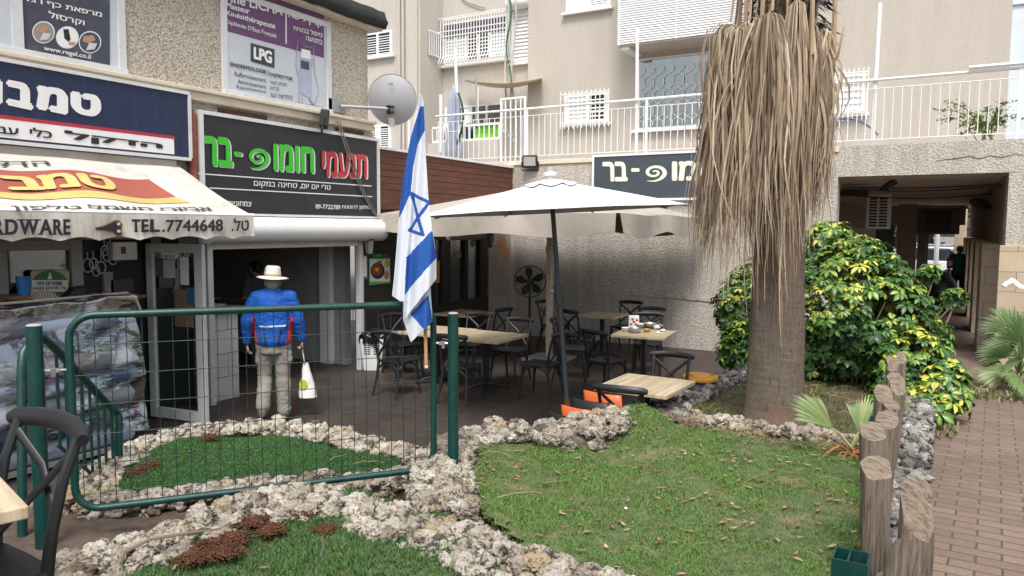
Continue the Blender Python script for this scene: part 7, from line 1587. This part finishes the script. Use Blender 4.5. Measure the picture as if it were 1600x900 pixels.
blob('shoe', [('c', (.10,-.03,.06), (.115,.14,.045), .05, .042), ('c', (.10,-.05,.04), (.118,.16,.03), .035, .03)], .009, m_shoe, mn); blob('shoe', [('c', (-.118,-.14,.13), (-.12,.02,.045), .05, .042), ('c', (-.118,-.16,.10), (-.12,.03,.03), .034, .03)], .009, m_shoe, mn)
blob('hair', [('s', (0,.0,1.545), (.08,.09,.075)), ('s', (0,-.03,1.50), (.07,.062,.055))], .008, M("grey_hair", (.22, .2, .18), .8), mn)
ht = thing('hat', 'x', 'x'); bpy.data.objects.remove(ht)
hq = Matrix.Rotation(-.06, 3, 'X') @ Matrix.Rotation(.07, 3, 'Y'); hc = Vector((0,.02,1.575)); mb = MB()
def brim(u, v): a = u*2*math.pi; r = .088+.088*v; return hc+hq @ Vector((r*math.cos(a)*.98, r*math.sin(a)*1.08, .012-.03*v*v+.03*v*abs(math.cos(a))**2*.6))
mb.grid(brim, 40, 5)
def crown(u, v):
    a = u*2*math.pi; pr_ = [(.09,.0),(.088,.05),(.078,.105),(.06,.125),(.0,.112)]; k = v*4; i = min(3, int(k)); t = k-i; r = pr_[i][0]*(1-t)+pr_[i+1][0]*t; z = pr_[i][1]*(1-t)+pr_[i+1][1]*t; pin = 1-.10*max(0, math.sin(a))*v; return hc+hq @ Vector((r*math.cos(a)*pin, r*math.sin(a)*1.15, z+.01-.022*v*abs(math.cos(a))*0-.02*v*v*math.cos(a)**2*0))
mb.grid(crown, 40, 12); ho = build('hat', mb, m_hatc, mn, 'all'); sl = ho.modifiers.new("thickness", 'SOLIDIFY'); sl.thickness = .005
mb = MB(); mb.grid(lambda u, v: hc+hq @ Vector((.0915*math.cos(u*6.2832), .0915*1.15*math.sin(u*6.2832), .014+.026*v)), 40, 2); build('hat_band', mb, M("tan_band", (.4, .31, .21), .8), ho, 'all')
face_bits(mn, HLc)
place(mn, (-6.49, 5.96, 0), R_(43)); mn.scale = (1.03,)*3
bgp = Matrix.Translation((-6.49, 5.96, 0)) @ Matrix.Rotation(R_(43), 4, 'Z'); bg = thing('carrier_bag', 'white carrier bag with a green print held in the man\'s right hand', 'bag', bgp @ Vector((.32,.04,.30)), R_(43))
def BL(name, mb, mat, sm=True, bev=0):
    mb.v = [tuple(bgp @ Vector(v)) for v in mb.v]; return build(name, mb, mat, bg, 'all' if sm else False, bev)
def bagf(u, v):
    a = u*2*math.pi; z = .24+.40*v; wx = .095*(1-.78*max(0, v-.15)/.85)+.005; wy = .05*(1-.6*v)+.006; j = .008*noise.noise(Vector((math.cos(a)*3, math.sin(a)*3, z*12))); return (.345+.02*(1-v)+wx*abs(math.cos(a))**.7*math.copysign(1, math.cos(a))+j, .06+wy*math.sin(a)+j, z)
bb_ = BL('pouch', MB().grid(bagf, 36, 16).add([bagf(i/36, 0) for i in range(36)], [tuple(range(36))]), M("white_polythene", (.72, .72, .69), .45, var=.05, bp=.5, bs=14))
BL('handle', MB().tube([(.335,.05,.62),(.322,.045,.72),(.312,.035,.80)], [.018,.012,.010], 8, [.01,.008,.006]), M("white_polythene_handle", (.7, .68, .62), .5))
BL('print', MB().add([(.315+.045*math.cos(t), .004-.002*math.cos(t), .40+.055*math.sin(t)) for t in np.linspace(0, 6.283, 22)[:-1]], [tuple(range(21))]), M("lime_print", (.45, .5, .03), .5), False)
# shop worker
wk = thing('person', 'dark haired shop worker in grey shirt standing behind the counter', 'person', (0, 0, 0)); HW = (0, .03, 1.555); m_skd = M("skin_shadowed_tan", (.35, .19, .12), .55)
wb2 = head_parts(HW)+[('l', [(0,0,.84,.14,.10),(0,0,1.0,.145,.1),(0,0,1.25,.165,.11),(0,0,1.36,.165,.1),(0,0,1.43,.08,.07)])]
for s in (-1, 1): wb2 += [('c', (s*.19,0,1.40), (s*.24,.02,1.13), .048, .04), ('c', (s*.24,.02,1.13), (s*.14,.24,1.05), .038, .027)]+hand((s*.14,.24,1.05), (-s*.3,1,-.1), 1, .4, 1, (s,.3,0))+[('c', (s*.09,0,.9), (s*.1,.02,.48), .085, .055), ('c', (s*.1,.02,.48), (s*.105,-.01,.08), .05, .036), ('c', (s*.105,-.01,.05), (s*.115,.13,.035), .034, .03)]
blob('body', wb2, .009, m_skd, wk, 3)
blob('shirt', [('l', [(0,0,.84,.165,.125),(0,0,1.05,.165,.12),(0,0,1.28,.185,.125),(0,0,1.38,.17,.11),(0,.005,1.45,.08,.075)])]+[q for s in (-1, 1) for q in (('c', (s*.16,0,1.39), (s*.195,0,1.395), .07, .068), ('c', (s*.195,0,1.395), (s*.235,.02,1.17), .066, .058))], .011, M("charcoal_shirt", (.05, .055, .065), .85), wk)
blob('trousers', [('l', [(0,0,.78,.15,.11),(0,0,.92,.155,.115)])]+[q for s in (-1, 1) for q in (('c', (s*.09,0,.88), (s*.1,.02,.48), .1, .075), ('c', (s*.1,.02,.48), (s*.105,-.01,.1), .073, .06))], .012, m_black, wk)
blob('hair', [('s', (0,.0,1.605), (.082,.098,.075)), ('s', (0,-.055,1.56), (.074,.055,.08)), ('s', (.066,-.02,1.56), (.018,.045,.05)), ('s', (-.066,-.02,1.56), (.018,.045,.05))], .008, M("black_hair", (.008, .007, .007), .5), wk); face_bits(wk, HW)
pw2 = onx(399, 418, -9.15); place(wk, (pw2.x, pw2.y, 0), R_(70)+YAW)
# passer-by deep in the passage
pp = ony(1494, 440, 25); pb_ = thing('person', 'passer by in a green top with a magenta bag deep in the passage', 'person', (0, 0, 0)); HP = (0,.03,1.53)
pbd = head_parts(HP)+[('l', [(0,0,.84,.14,.10),(0,0,1.0,.135,.1),(0,0,1.25,.15,.105),(0,0,1.36,.15,.1),(0,0,1.42,.08,.07)])]
for s in (-1, 1): pbd += [('c', (s*.18,0,1.37), (s*.24,0,1.1), .046, .038), ('c', (s*.24,0,1.1), (s*.25,.08,.86), .036, .026)]+hand((s*.25,.08,.86), (0,.1,-1), 1, .8, s, (0,1,0))+[('c', (s*.09,0,.9), (s*.1,.03*s,.48), .085, .055), ('c', (s*.1,.03*s,.48), (s*.105,.1*s-.03,.08), .05, .036), ('c', (s*.105,.1*s-.03,.05), (s*.115,.1*s+.1,.035), .034, .03)]
blob('body', pbd, .011, m_skd, pb_, 3)
blob('top', [('l', [(0,0,.84,.17,.13),(0,0,1.05,.16,.12),(0,0,1.27,.175,.12),(0,0,1.37,.16,.105),(0,.005,1.43,.08,.075)])]+[q for s in (-1, 1) for q in (('c', (s*.15,0,1.36), (s*.185,0,1.37), .066, .064), ('c', (s*.185,0,1.37), (s*.235,0,1.12), .062, .056))], .012, M("green_knit", (.05, .3, .2), .9), pb_)
blob('trousers', [('l', [(0,0,.78,.15,.11),(0,0,.92,.155,.115)])]+[q for s in (-1, 1) for q in (('c', (s*.09,0,.88), (s*.1,.03*s,.48), .1, .075), ('c', (s*.1,.03*s,.48), (s*.105,.1*s-.03,.1), .073, .06))], .013, m_navy, pb_)
blob('hair', [('s', (0,-.01,1.57), (.085,.1,.085)), ('s', (0,-.06,1.5), (.07,.05,.09))], .009, M("dark_brown_hair", (.012, .009, .008), .6), pb_); face_bits(pb_, HP)
place(pb_, (pp.x+.05, 25, .12), R_(170))
mbp = MB().box(pp.x-.26, pp.x-.08, 24.72, 24.82, 1.0+.12, 1.42); tb = tag(build('tote_bag', mbp, M("magenta_cloth", (.4, .03, .25), .8), None, bevel=.02), 'magenta tote bag hanging at the passer by\'s shoulder', 'bag')
build('strap', MB().tube([(pp.x-.24,24.77,1.42),(pp.x-.17,24.8,1.6),(pp.x-.1,24.77,1.42)], .012, 6), M("magenta_strap", (.35, .03, .22), .8), tb); build('white_print', MB().box(pp.x-.22, pp.x-.12, 24.712, 24.718, 1.2, 1.34), m_lettw, tb)
